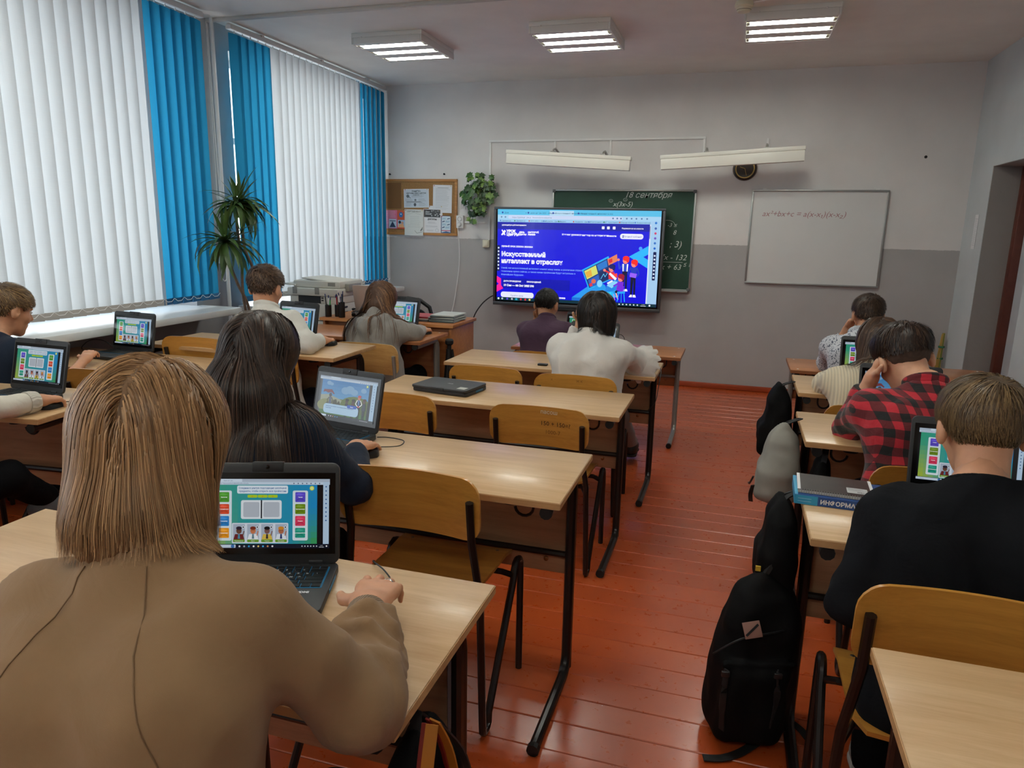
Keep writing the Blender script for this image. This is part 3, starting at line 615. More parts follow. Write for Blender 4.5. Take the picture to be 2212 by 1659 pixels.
# broom in the corner
br = thing('straw_broom', 'straw broom standing in the corner by the door niche', 'broom', (1.70,6.845,0))
ms = wood('straw','#c2a052','#8a6a2a',.7,'z'); mg = mat('green_straw_dye','#5f7a34',.7)
b1=MB(); b2=MB()
for i in range(60):
    a=random.uniform(0,6.28); q=random.uniform(.2,1); r0=.050*q; r1=.020*q; p0=(r0*math.cos(a),r0*.6*math.sin(a),random.uniform(0,.03)); p1=(r1*math.cos(a)+.02,r1*math.sin(a)+.02,.40); p2=(.6*r1*math.cos(a)+.03,.6*r1*math.sin(a)+.03,.64+random.uniform(-.015,.01))
    (b1 if i%4 else b2).tube([p0,p1,p2],.0042,4)
b1.build('straw_bundle', ms, br); b2.build('dyed_straw', mg, br)
for z in (.43,.53): MB().lathe([(.024,-.008),(.026,0),(.024,.008)],12,(.0275,.0275,z)).build('binding', mat('green_twine','#2f6a48',.6), br)
# ================================================================ DESKS
M_TOP = wood('beech_laminate', '#d2b086', '#bc966a', .33, 'x', 1.0, coat=.12)
M_TOPEDGE = wood('beech_edge_band', '#c49b6b', '#a97e50', .45, 'x')
M_TOPB = wood('brown_laminate', '#b97a4c', '#a0643a', .30, 'x', 1.0, coat=.15)
M_TOPB2 = wood('brown_edge_band', '#a56a40', '#8a5430', .45, 'x')
M_PANEL = wood('modesty_laminate', '#b58a66', '#9a7152', .5, 'x')
M_PANELB = wood('brown_modesty_laminate', '#a8683e', '#8c5230', .45, 'x')
M_STEEL = mat('dark_brown_tube_enamel', '#1d1715', .28, .2, var=.1, vscale=30)
M_GREYST = mat('grey_tube_enamel', '#8f8d88', .35, .3)
M_CAP = mat('black_rubber_cap', '#0d0d0d', .6)
DW, DD = 1.20, .46
_DESK = {}
def desk_proto(key, z, brown):
    """parts in local space: origin on the floor under the middle of the top"""
    W, D = DW/2, DD/2; tt = .022; out = []
    st = M_GREYST if brown else M_STEEL; mt, me_, mp = (M_TOPB,M_TOPB2,M_PANELB) if brown else (M_TOP,M_TOPEDGE,M_PANEL)
    out.append(('tabletop', MB().box(-W,-D,z-tt,W,D,z).mesh('tabletop', mt, bevel=.0022), []))
    yp = D-.13; r = .0165; zt = z-tt-r
    for s in (-1,1):
        x = s*(W-.035)
        leg = [(x,yp,zt)]+[(x,yp,.075)]+[(x,yp-.06+.06*math.cos(R(a)),.075-.058*math.sin(R(a))) for a in (20,45,70,90)]+[(x,-D-.07,.017)]
        out.append(('leg', MB().tube(leg, r, 10).mesh('leg', st), [('foot_cap', MB().tube([(x,-D-.066,.017),(x,-D-.085,.017)], r*1.12, 10).mesh('foot_cap', M_CAP))]))
        x2 = x-s*.006
        arm = [(x2,-D+.02,zt),(x2,yp-.05,zt)]+[(x2,yp-.02+.055*math.sin(R(a))*1.0,zt-.055*(1-math.cos(R(a)))) for a in (15,40,65,90)]+[(x2,yp+.036,.0)]
        out.append(('support_arm', MB().tube(arm, r, 10).mesh('support_arm', st), [('arm_cap', MB().tube([(x2,-D+.024,zt),(x2,-D+.008,zt)], r*1.1, 10).mesh('arm_cap', M_CAP))]))
        out.append(('bag_hook', MB().tube([(s*(W-.10),-D+.10,zt+.01)]+[(s*(W-.10)+s*(-.028+.028*math.cos(R(a))),-D+.10,zt-.025-.028*math.sin(R(a))) for a in range(0,200,25)],.0045,7).mesh('bag_hook', M_STEEL), []))
        out.append(('plug_button', MB().lathe([(.026,-.02),(.028,-.006),(.028,0)],14,(s*(W-.16),-D+.07,z-tt)).mesh('plug_button', M_CAP), []))
    if brown:
        for sx in (-1,1):
            for sy in (-1,1): out.append(('screw_cap', MB().lathe([(.007,0),(.007,.001),(.003,.002)],10,(sx*(W-.045),sy*(D-.045),z)).mesh('screw_cap', M_WHITE), []))
    out.append(('cross_rail', MB().tube([(-W+.05,yp+.01,.42),(W-.05,yp+.01,.42)],.011,8).mesh('cross_rail', st), []))
    out.append(('modesty_panel', MB().box(-W+.055,yp+.024,.345,W-.055,yp+.040,z-.055).mesh('modesty_panel', mp, bevel=.0015), []))
    for s in (-1,1): out.append(('bolt', MB().lathe([(.008,0),(.008,.004),(.004,.006)],10,M=Matrix.Translation((s*(W-.12),yp+.024,.39))@Matrix.Rotation(R(90),4,'X')).mesh('bolt', mat('brass_bolt','#8a5a34',.35,.7)), []))
    for q in ((-W-.0012,-D-.0012,W+.0012,-D+.0004),(-W-.0012,D-.0004,W+.0012,D+.0012),(-W-.0012,-D,-W+.0004,D),(W-.0004,-D,W+.0012,D)):
        out.append(('edge_band', MB().box(q[0],q[1],z-tt+.003,q[2],q[3],z-.003).mesh('edge_band', me_, smooth=False), []))
    return out
def desk(xr, yf, z, label, brown=False, rot=0.0, group='pupils\' desks'):
    k = (round(z,3), brown)
    if k not in _DESK: _DESK[k] = desk_proto(k, z, brown)
    t = thing('school_desk', label, 'desk', (xr-DW/2, yf-DD/2, 0), R(rot), group)
    for n, me, subs in _DESK[k]:
        o = mesh_obj(n, me, t)
        for sn, sm in subs: mesh_obj(sn, sm, o)
    return t
desk(-.42,1.28,.742,'beech school desk nearest the camera, under the blonde girl\'s laptop')
desk(-.404,2.242,.732,'beech school desk shared by the dark-haired girl and an empty chair')
desk(-.417,3.355,.693,'beech school desk with a closed laptop lying on it')
desk(-.365,4.223,.698,'beech school desk of the girl in the white blouse')
desk(-.311,5.35,.618,'brown school desk with grey legs below the big screen', True)
desk(1.487,1.296,.738,'empty beech school desk in the bottom right corner')
desk(1.426,2.22,.739,'beech school desk with the textbook and notebook on it')
desk(1.487,3.118,.733,'beech school desk of the boy in the plaid shirt')
desk(1.535,4.089,.708,'beech school desk of the girl in the cream sweater')
desk(1.5825,5.264,.607,'low brown school desk of the boy in the speckled shirt', True)
desk(-2.385,2.275,.749,'beech school desk at the left edge, under the white sleeve', rot=6)
desk(-2.39,3.16,.738,'beech school desk beside the window sill with an open laptop')
desk(-1.938,3.645,.785,'beech school desk of the boy in the white shirt')
desk(-1.83,4.475,.755,'brown school desk of the girl in the grey hoodie', True)

# ================================================================ CHAIRS
M_PLY = wood('varnished_plywood', '#c88e3e', '#a8722c', .33, 'x', .8, coat=.25)
M_PLYE = wood('plywood_edge', '#c99a58', '#8f6330', .5, 'x')
M_PLYL = wood('pale_varnished_plywood', '#d2a566', '#b98a4e', .33, 'x', .8, coat=.25)
def curved_panel(w, h, thick, sag, r, m, name, n=14, tilt=0.0):
    """plywood sheet bent round a vertical axis, corners rounded; faces -y/+y, origin bottom middle"""
    P = rrect(-w/2,0,w/2,h,r,5); me = bpy.data.meshes.new(name); bm = bmesh.new()
    # grid cut to the outline: columns of the outline
    xs = sorted(set(round(p[0],5) for p in P)|set(round(-w/2+w*i/n,5) for i in range(n+1)))
    def span(x):
        a = abs(x)-(w/2-r)
        d = r-math.sqrt(max(0,r*r-a*a)) if a>0 else 0
        return d, h-d
    cols=[]
    for x in xs:
        z0,z1 = span(x); y = -sag*(2*x/w)**2
        col=[]
        for z in (z0,(z0+z1)/2,z1):
            yy = y+math.tan(tilt)*z
            col.append((bm.verts.new((x,yy-thick/2,z)), bm.verts.new((x,yy+thick/2,z))))
        cols.append(col)
    for a,b in zip(cols,cols[1:]):
        for k in range(2):
            bm.faces.new((a[k][0],b[k][0],b[k+1][0],a[k+1][0])); bm.faces.new((a[k][1],a[k+1][1],b[k+1][1],b[k][1]))
        bm.faces.new((a[0][0],a[0][1],b[0][1],b[0][0])); bm.faces.new((a[2][0],b[2][0],b[2][1],a[2][1]))
    for c,fl in ((cols[0],1),(cols[-1],0)):
        for k in range(2):
            f=(c[k][0],c[k+1][0],c[k+1][1],c[k][1]) if fl else (c[k][0],c[k][1],c[k+1][1],c[k+1][0])
            bm.faces.new(f)
    bmesh.ops.remove_doubles(bm, verts=bm.verts, dist=1e-5); bmesh.ops.recalc_face_normals(bm, faces=bm.faces)
    bm.to_mesh(me); bm.free(); me.materials.append(m)
    me.polygons.foreach_set('use_smooth',[True]*len(me.polygons)); me.set_sharp_from_angle(angle=R(40)); return me
_CH = {}
def chair_proto(s, grey):
    """origin on the floor under the seat; faces +y; s = height scale"""
    zs = .44*s; zb = .80*s; st = M_GREYST if grey else M_STEEL; out = []
    ply = M_PLYL if grey else M_PLY
    bh = .185*min(1,s*1.02)
    out.append(('backrest', curved_panel(.425,bh,.010,.035,.055,ply,'backrest',tilt=-.10), (0,-.178,zb-bh)))
    vs=[];fs=[];n=9
    prof=[(-.19,zs+.006),(-.12,zs-.004),(0,zs-.008),(.10,zs-.004),(.155,zs-.012),(.18,zs-.026)]
    sm = MB()
    w0,w1=.175,.195
    pts=[]
    for i,(y,z) in enumerate(prof):
        w = w0+(w1-w0)*i/(len(prof)-1)
        if i==0 or i==len(prof)-1: w-=.02
        for x in np.linspace(-w,w,9): pts.append((x,y,z+.006*(x/w)**2))
    m_=len(prof); top=[(i*9+k,i*9+k+1,(i+1)*9+k+1,(i+1)*9+k) for i in range(m_-1) for k in range(8)]
    N=len(pts); low=[(x,y,z-.011) for x,y,z in pts]
    ring=[k for k in range(9)]+[i*9+8 for i in range(1,m_)]+[(m_-1)*9+k for k in range(7,-1,-1)]+[i*9 for i in range(m_-2,0,-1)]
    side=[(ring[i],N+ring[i],N+ring[(i+1)%len(ring)],ring[(i+1)%len(ring)]) for i in range(len(ring))]
    sm.add(pts+low, top+[tuple(N+q for q in f[::-1]) for f in top]+side)
    out.append(('seat', sm.mesh('seat', ply, angle=50), (0,0,0)))
    r = .0115
    for sd in (-1,1):
        x = sd*.205; xb = sd*.185; xo = sd*.218
        path = [(xb,-.232,zb-.062),(xb,-.212,zb-.19),(x,-.195,zs),(xo,-.20,.05)]+[(xo,-.20+.028-.028*math.cos(R(a)),.030-.022*math.sin(R(a))) for a in (30,60,90,120,150)]+[(xo,-.145,.05),(xo,.085,zs-.075)]+[(xo,.125-.036*math.cos(R(a)),zs-.060+.036*math.sin(R(a))) for a in (20,55,90,125,160)]+[(xo,.163,zs-.10),(xo,.168,0)]
        out.append(('side_frame', MB().tube(path, r, 9).mesh('side_frame', st), (0,0,0)))
    out.append(('cross_bar', MB().tube([(-.212,.09,zs-.062),(-.19,.05,zs-.035),(.19,.05,zs-.035),(.212,.09,zs-.062)],.010,8).mesh('cross_bar', st), (0,0,0)))
    out.append(('cross_bar', MB().tube([(-.204,-.19,zs-.03),(-.17,-.12,zs-.026),(.17,-.12,zs-.026),(.204,-.19,zs-.03)],.010,8).mesh('cross_bar', st), (0,0,0)))
    for sd in (-1,1):
        out.append(('rivet', MB().lathe([(.006,0),(.006,.003),(.003,.0045)],8,M=Matrix.Translation((sd*.15,.125,zs-.006))).mesh('rivet', mat('steel_rivet','#8c8c88',.3,.9)), (0,0,0)))
    return out
def chair(x, y, s, label, rot=0, grey=False, group='plywood school chairs'):
    k=(s,grey)
    if k not in _CH: _CH[k]=chair_proto(s,grey)
    t = thing('school_chair', label, 'chair', (x,y,0), R(rot), group)
    for n,me,loc in _CH[k]: mesh_obj(n,me,t,loc)
    return t
C1=chair(-.815,1.92,1.0,'empty plywood chair between the nearest desk and the laptop desk')
C2=chair(-.73,2.99,.92,'plywood chair with pencil writing on its backrest')
chair(-1.40,2.99,.92,'plywood chair partly hidden behind the dark-haired girl\'s laptop')
chair(-1.275,3.88,.88,'empty plywood chair left of the girl in the white blouse')
C3=chair(-.728,3.68,.92,'plywood chair under the girl in the white blouse')
chair(-1.22,4.82,.80,'small plywood chair under the boy in purple')
chair(-1.19,1.44,1.0,'plywood chair under the girl with long dark hair')
chair(-.60,.46,1.0,'plywood chair under the girl in the beige sweatshirt', rot=14)
chair(.50,1.655,.99,'plywood chair under the boy in the black sweater', rot=-2)
chair(.66,2.58,.95,'plywood chair under the boy in the plaid shirt')
chair(.62,3.47,.93,'plywood chair under the girl in the cream sweater')
chair(.76,4.62,.82,'small plywood chair under the boy in the speckled shirt')
chair(-2.78,3.39,1.05,'empty plywood chair left of the boy in the white shirt')
chair(-2.31,3.33,1.03,'plywood chair under the boy in the white shirt')
chair(-2.045,3.94,.97,'pale plywood chair with grey frame under the girl in the hoodie', grey=True)
chair(-2.66,2.66,1.0,'plywood chair half hidden by the blonde girl\'s head')
chair(-3.28,2.42,.98,'plywood chair at the window under the boy in navy')
chair(-2.62,1.53,1.0,'plywood chair at the left desk, at the picture\'s edge')
# scribbles on backrests
M_PENC = mat('pencil_marks','#3a2410',.8); M_CHALKW = mat('white_scribble','#d8d0c0',.8)
def scribble(ch, txt, x, z, size, m, s=.92, **kw):
    o=lettering('handwriting', txt, size, m, ch, (x,0,z), bold=.004, **kw); bh=.185*min(1,s*1.02)
    for v in o.data.vertices:                                            # bend with the plywood
        X=x+v.co.x; v.co.z=.178+.035*(2*X/.425)**2+math.tan(.10)*(z+v.co.y-(.80*s-bh))+.0056
scribble(C2,'пасош',.0,.706,.024,M_CHALKW); scribble(C2,'150 + 150=?',.0,.655,.026,M_PENC); scribble(C2,'1000-7',.02,.618,.024,mat('faint_pencil','#7c5426',.8))
scribble(C3,'Х',-.13,.700,.016,mat('faint_pencil','#7c5426',.8),.92); scribble(C3,'Ж К',.0,.698,.018,mat('faint_pencil','#7c5426',.8),.92)
# ================================================================ SCULPTING: smooth unions of tapered limbs -> one skin
f4 = np.float32
def A(*p): return np.array(p, f4)
def d_cone(P, a, b, ra, rb):
    a = np.asarray(a,f4); b = np.asarray(b,f4); ba = b-a; L = float(ba@ba)+1e-12
    t = np.clip(((P-a)@ba)/L, 0, 1)
    q = P-a-t[:,None]*ba
    return np.sqrt((q*q).sum(1))-(ra+(rb-ra)*t)
def d_ell(P, c, r, M=None):
    q = P-np.asarray(c,f4)
    if M is not None: q = q@np.asarray(M,f4)          # columns = local axes
    r = np.asarray(r,f4); k = q/r; k0 = np.sqrt((k*k).sum(1)); k1 = np.sqrt(((k/r)**2).sum(1))+1e-9
    return k0*(k0-1)/k1
def d_box(P, c, h, r, M=None):
    q = P-np.asarray(c,f4)
    if M is not None: q = q@np.asarray(M,f4)
    q = np.abs(q)-(np.asarray(h,f4)-r)
    return np.sqrt((np.maximum(q,0)**2).sum(1))+np.minimum(q.max(1),0)-r
def smin(a, b, k):
    if k <= 0: return np.minimum(a,b)
    h = np.maximum(k-np.abs(a-b),0)/k
    return np.minimum(a,b)-h*h*k*.25
def wob(P, f, seed=0):
    """cheap smooth noise, about -1..1"""
    r = np.random.default_rng(seed); out = np.zeros(len(P),f4)
    for i in range(4):
        k = r.normal(size=3).astype(f4); k *= f/np.linalg.norm(k); k2 = r.normal(size=3).astype(f4); k2 *= f*.6/np.linalg.norm(k2)
        out += np.sin(P@k+r.uniform(0,6)+1.4*np.sin(P@k2+r.uniform(0,6)))
    return out/2.6
def nets(fn, lo, hi, h):
    """surface nets of fn<0 over a box, evaluated only near the surface"""
    lo = np.asarray(lo,float); hi = np.asarray(hi,float); B = 8
    nb = np.ceil((hi-lo)/h/B).astype(int)+1; n = nb*B
    bi = np.stack(np.meshgrid(*[np.arange(q) for q in nb], indexing='ij'),-1).reshape(-1,3)
    cen = (lo+(bi*B+(B-1)/2)*h).astype(f4); dc = fn(cen)
    V = np.repeat(np.repeat(np.repeat(dc.reshape(nb),B,0),B,1),B,2).astype(f4)
    act = np.abs(dc) < B*h*.95+.012
    loc = np.stack(np.meshgrid(*[np.arange(B)]*3, indexing='ij'),-1).reshape(-1,3)
    ab = bi[act]
    if len(ab) == 0: return np.zeros((0,3)), np.zeros((0,4),int)
    idx = (ab[:,None,:]*B+loc[None]).reshape(-1,3)
    for s in range(0,len(idx),400000):
        q = idx[s:s+400000]; V[q[:,0],q[:,1],q[:,2]] = fn((lo+q*h).astype(f4))
    V[0]=np.maximum(V[0],h*.1); V[-1]=np.maximum(V[-1],h*.1); V[:,0]=np.maximum(V[:,0],h*.1); V[:,-1]=np.maximum(V[:,-1],h*.1); V[:,:,0]=np.maximum(V[:,:,0],h*.1); V[:,:,-1]=np.maximum(V[:,:,-1],h*.1)
    S = V < 0
    cs = [(i,j,k) for i in (0,1) for j in (0,1) for k in (0,1)]
    cnt = sum(S[i:S.shape[0]-1+i, j:S.shape[1]-1+j, k:S.shape[2]-1+k].astype(np.int8) for i,j,k in cs)
    c = np.argwhere((cnt>0)&(cnt<8))
    if len(c)==0: return np.zeros((0,3)), np.zeros((0,4),int)
    acc = np.zeros((len(c),3)); num = np.zeros(len(c))
    for a in cs:
        for ax in range(3):
            if a[ax]: continue
            b = list(a); b[ax] = 1
            pa = c+np.array(a); pb = c+np.array(b); va = V[pa[:,0],pa[:,1],pa[:,2]]; vb = V[pb[:,0],pb[:,1],pb[:,2]]
            m = (va<0)!=(vb<0); t = np.where(m, va/(va-vb+1e-12), 0)
            p = pa.astype(float); p[:,ax] += t; acc[m] += p[m]; num[m] += 1
    verts = lo+acc/num[:,None]*h
    im = -np.ones(np.array(V.shape)-1, int); im[c[:,0],c[:,1],c[:,2]] = np.arange(len(c))
    F = []
    for ax in range(3):
        u,w = (ax+1)%3,(ax+2)%3
        sl0=[slice(None)]*3; sl1=[slice(None)]*3; sl0[ax]=slice(0,-1); sl1[ax]=slice(1,None)
        e0=S[tuple(sl0)]; e1=S[tuple(sl1)]; g = np.argwhere(e0!=e1)
        g = g[(g[:,u]>0)&(g[:,w]>0)&(g[:,u]<V.shape[u]-1)&(g[:,w]<V.shape[w]-1)]
        q=[]
        for du,dw in ((-1,-1),(0,-1),(0,0),(-1,0)):
            z=g.copy(); z[:,u]+=du; z[:,w]+=dw; q.append(im[z[:,0],z[:,1],z[:,2]])
        q=np.stack(q,1); fl=~S[g[:,0],g[:,1],g[:,2]]; q[fl]=q[fl][:,::-1]; F.append(q)
    F = np.concatenate(F); F = F[(F>=0).all(1)]
    return verts, F
def np_mesh(name, V, F, m=None, smooth=True, col=None):
    me = bpy.data.meshes.new(name); V = np.asarray(V,f4); F = np.asarray(F,np.int32); k = F.shape[1]
    me.vertices.add(len(V)); me.vertices.foreach_set('co', V.ravel())
    me.loops.add(F.size); me.loops.foreach_set('vertex_index', F.ravel())
    me.polygons.add(len(F)); me.polygons.foreach_set('loop_start', np.arange(0,F.size,k,dtype=np.int32))
    if smooth: me.polygons.foreach_set('use_smooth', np.ones(len(F),bool))
    if col is not None:
        at = me.color_attributes.new('Col','FLOAT_COLOR','POINT'); c4 = np.ones((len(V),4),f4); c4[:,:3]=col; at.data.foreach_set('color', c4.ravel())
    if m is not None: me.materials.append(m)
    me.update(calc_edges=True); return me
def sculpt(name, fn, lo, hi, h, m, parent=None, relax=0, origin=None):
    V,F = nets(fn, lo, hi, h)
    if origin is not None: V = V-np.asarray(origin)
    return mesh_obj(name, np_mesh(name, V, F, m), parent)
# ================================================================ LAPTOPS
M_LAP = mat('charcoal_laptop_plastic', '#2a2b2d', .5, bump=.15, bscale=600, bdist=.0005)
M_LAPD = mat('dark_laptop_deck', '#1d1e20', .55)
M_LBLUE = mat('blue_port_cover', '#1f6f96', .4)
M_KEY = mat('black_key_plastic', '#0c0c0d', .45); M_KTRAY = mat('blue_keyboard_tray', '#1c6a94', .5)
M_CABLE = mat('black_mouse_cable', '#0b0b0c', .45); M_MOUSE = mat('black_mouse_plastic', '#111113', .35)
KROWS = [('',[1]*15,.0115),('ё1234567890-=',[1]*13+[2.0],.0150),('йцукенгшщзхъ\\',[1.5]+[1]*12+[1.5],.0150),('фывапролджэ',[1.8]+[1]*11+[2.2],.0150),('ячсмитьбю.',[2.3]+[1]*10+[2.7],.0150),('',[1.3,1,1,1,5.2,1,1,1.2,1.15,1.15],.0150)]
def key_layout():
    KW=.262; out=[]; y=.078
    for txt,ws,kh in KROWS:
        sc=KW/sum(ws); x=-KW/2; off = 0 if len(txt)>12 and ws[0]==1 else 1
        for i,w in enumerate(ws):
            ch = txt[i-off].upper() if 0<=i-off<len(txt) else ''
            out.append((x+w*sc/2, y-kh/2, w*sc-.0022, kh-.0022, ch)); x+=w*sc
        y-=kh
    return out
_KEYS={}
def game_picture(v=0):
    """browser page: match school subjects to professions"""
    c = Canvas(640,360,'#05060a')
    c.rect(0,330,640,360,'#c3d4e4'); c.rect(0,345,640,360,'#aebccc'); c.rect(70,345,190,360,'#cfdfee'); c.text('Урок цифры',95,349,8,'#5a6a80'); c.text('https://урокцифры.рф/lessons/ai/9e19-48d6-851a4f6c-9f23d7b',14,334,8,'#6b7a90')
    for i in range(7): c.circ(455+22*i,337,3.5,'#50607a',n=8)
    GG=[(.10,.36,.10),(.02,.36,.55),(.28,.44,.10)]
    def g(u,w):
        a=np.array(lin('#2f9e78')); b=np.array(lin('#1787c4')); y=np.array(lin('#a8b82c')); gr=np.array(lin('#3c9a2c'))
        q=a*(1-u)+b*u; t=max(0,1-u*3.5)*max(0,1-w*1.3); q=q*(1-t)+y*t; t=max(0,u*3.2-2.2)*max(0,1-w*1.6); return tuple(q*(1-t)+gr*t)
    c.grad(12,22,575,330,g,18,10)
    c.rect(575,22,606,330,'#07070a'); c.rect(606,14,636,345,'#b4cde4')
    for i in range(9): c.circ(621,320-22*i,4,'#2f5c98',n=8)
    c.rr(165,284,425,326,8,'#dce9f2'); c.text('Соедини в центре подходящие школьные',295,309,12,'#2a5a9a',bold=.02,align='c'); c.text('предметы, чтобы открыть все профессии',295,293,12,'#2a5a9a',bold=.02,align='c')
    c.circ(548,312,12,'#c4d62a'); c.circ(548,312,7,'#eef2c0'); c.circ(548,312,3,'#c4d62a')
    for i in range(3): c.rr(218+52*i,263,268+52*i,278,5,'#a8cc22'); c.circ(243+52*i,270,3,'#e0782a',n=8)
    c.rr(185,152,393,250,10,'#dfe6ec'); c.rr(197,162,279,240,8,'#b4bcc6'); c.rr(300,162,382,240,8,'#b4bcc6'); c.rect(286,155,293,250,'#181c26')
    L=[('#4a9a28','Биология'),('#d84a28','Русский язык'),('#2480c8','География'),('#e8961e','Математика')]; Rr=[('#5a48c8','Химия'),('#6a8c14','Информатика'),('#d8385c','Физика'),('#1f9880','Иностранный язык')]
    if v%2: L,Rr=Rr,L
    for x0,S in ((60,L),(450,Rr)):
        c.rr(x0,40,x0+78,300,8,'#d6e3ea')
        for i,(col,t) in enumerate(S):
            y=240-62*i; c.rr(x0+13,y,x0+65,y+52,5,col); c.poly([(x0+15,y+4),(x0+38,y+14),(x0+63,y+6),(x0+50,y+20),(x0+24,y+18)],tuple(q*.72 for q in lin(col))); c.poly([(x0+15,y+38),(x0+30,y+48),(x0+60,y+40),(x0+40,y+34)],tuple(min(1,q*1.3+.03) for q in lin(col))); c.text(t,x0+39,y+23,7,'#fff',bold=.03,align='c')
    c.rr(140,26,428,132,6,'#d4dde8')
    P=[('#2a2030','#6a4636','#6c2426','#4a88a0'),('#7c3020','#c87850','#e8ecf0','#5a7a8a'),('#141014','#7c5650','#d8b84a','#2a2a34'),('#d08a28','#b06a4a','#dfe6ee','#2a3a70')]
    for i,(hair,skin,top,acc) in enumerate(P):
        x=176+72*i; c.rect(x-30,40,x+30,126,'#aab6c6'); c.poly([(x-28,46),(x+28,46),(x+20,74),(x-20,74)],top); c.poly([(x-4,74),(x+4,74),(x+6,50),(x-6,50)],acc); c.circ(x,92,14,skin,17); c.circ(x,105,15,hair,9); c.circ(x-5,93,2,'#201818',n=8); c.circ(x+5,93,2,'#201818',n=8); c.line(x+20,66,x+26,90,5,skin); c.circ(x+22,110,7,'#e8edf4'); c.circ(x+22,110,4,'#30343c')
        c.rr(x-30,32,x+30,46,5,'#6c9a28'); c.text(('Переводчик','Врач','Эколог','Инженер')[i],x,36,7.5,'#fff',align='c')
    c.rect(0,0,640,22,'#0a1224'); c.rr(0,4,160,20,2,'#c6d6e6'); c.text('Поиск',26,8,8,'#506080'); c.circ(145,12,9,'#3a70b0')
    for i,col in enumerate(('#d8dce0','#9aa4b0','#2a9ad0','#f0f0f0','#e0c060','#4ab0e8','#c88a5a','#e0e0e0')): c.circ(180+24*i,11,5,col,n=10)
    for i in range(6): c.circ(500+15*i,11,3.5,'#cfd6de',n=8)
    c.text('11:17',600,12,6,'#fff',align='c'); c.text('18.09.2023',600,4,6,'#fff',align='c'); c.circ(626,11,4,'#fff',n=8)
    return c
def story_picture():
    c = Canvas(640,360,'#05060a')
    c.rect(0,330,640,360,'#b8c8d8'); c.rect(0,348,640,360,'#93a2b4'); c.rect(120,346,230,360,'#b8c8d8'); c.text('https://урокцифры.рф/lessons/ai',30,335,8,'#60708a')
    for i in range(7): c.circ(455+22*i,337,3.5,'#50607a',n=8)
    c.rect(12,22,30,330,'#44484c')
    c.grad(30,150,560,330,lambda u,w:tuple(np.array(lin('#5f9cc8'))*(1-w)+np.array(lin('#3478b4'))*w),6,6)
    for x,y,r in ((110,300,26),(140,294,20),(300,250,46),(350,262,50),(400,245,40),(500,270,30)): c.circ(x,y,r,'#7aa4c8',r*.7)
    c.rect(30,22,560,170,'#6b7434'); c.poly([(30,120),(30,190),(120,200),(240,170),(300,150),(240,120)],'#9aa08a'); c.circ(430,130,170,'#5e7026',80); c.circ(480,110,140,'#4c5e1c',70); c.circ(120,100,120,'#858a52',60); c.rect(30,22,560,60,'#3c6a22')
    c.poly([(60,240),(150,246),(185,210),(170,204),(160,216),(140,220),(110,212),(80,222),(55,214)],'#7a3a40'); c.circ(140,196,16,'#4a4648',18); c.poly([(124,100),(160,100),(152,180),(130,180)],'#56607a'); c.line(128,175,108,150,8,'#3c3a3c'); c.line(108,150,120,125,8,'#3c3a3c'); c.line(155,175,172,150,8,'#3c3a3c'); c.line(172,150,160,125,8,'#3c3a3c')
    for x,h in ((110,120),(190,150),(205,155),(240,140)): c.circ(x,100,20,'#4a4a34',h-90)
    def man(x,y,hair,skin,top,legs): c.poly([(x-12,22),(x-2,22),(x+2,y-40),(x-14,y-40)],legs); c.poly([(x+3,22),(x+13,22),(x+14,y-40),(x-2,y-40)],legs); c.poly([(x-22,y-40),(x+22,y-40),(x+16,y+20),(x-16,y+20)],top); c.circ(x,y+38,16,skin,19); c.circ(x+3,y+52,19,hair,11)
    man(330,120,'#1e1416','#4c3430','#2a2430','#1a1820'); man(400,125,'#1a1010','#4a2c24','#54241c','#201414'); man(520,140,'#4a2418','#5c3c30','#2c3444','#1c2028')
    man(462,165,'#c03430','#c07860','#1c3060','#20283c'); c.line(446,185,428,150,7,'#fff'); c.line(428,150,452,128,7,'#fff'); c.line(478,185,498,150,7,'#fff'); c.line(498,150,472,128,7,'#fff'); c.poly([(456,186),(468,186),(466,140),(458,140)],'#6c94cc'); c.rect(452,122,474,132,'#e05a5a')
    c.circ(535,312,12,'#b4c62a'); c.circ(535,312,6,'#e4eabc')
    c.rr(78,34,468,118,30,'#a9cbe4'); c.rr(340,102,444,130,12,'#1450b8'); c.text('Борис',392,111,11,'#fff',align='c',bold=.02); c.text('Никогда бы не подумал, что на ферме нужны современные',100,94,11,'#1f4a86',bold=.02,sx=.98); c.text('технологии!',100,78,11,'#1f4a86',bold=.02)
    c.rect(560,22,590,330,'#07080a'); c.rect(590,14,636,345,'#a4c2dc')
    for i in range(10): c.circ(612,322-24*i,4,'#2f5c98',n=8)
    c.rect(0,0,640,22,'#070b14'); c.rr(14,4,120,20,2,'#c6d6e6')
    for i,col in enumerate(('#d8dce0','#f0f0f0','#d0a060','#4ab0e8','#2a9ad0')): c.circ(150+24*i,11,5,col,n=10)
    for i in range(6): c.circ(500+15*i,11,3.5,'#cfd6de',n=8)
    return c
PICS = {k: fn().mesh('screen_picture', M_LAPSCR, .257, layer=.00002, centre=True) for k,fn in (('game0',lambda:game_picture(0)),('game1',lambda:game_picture(1)),('story',story_picture))}
LW,LD,LH = .296,.206,.019
_LAP={}
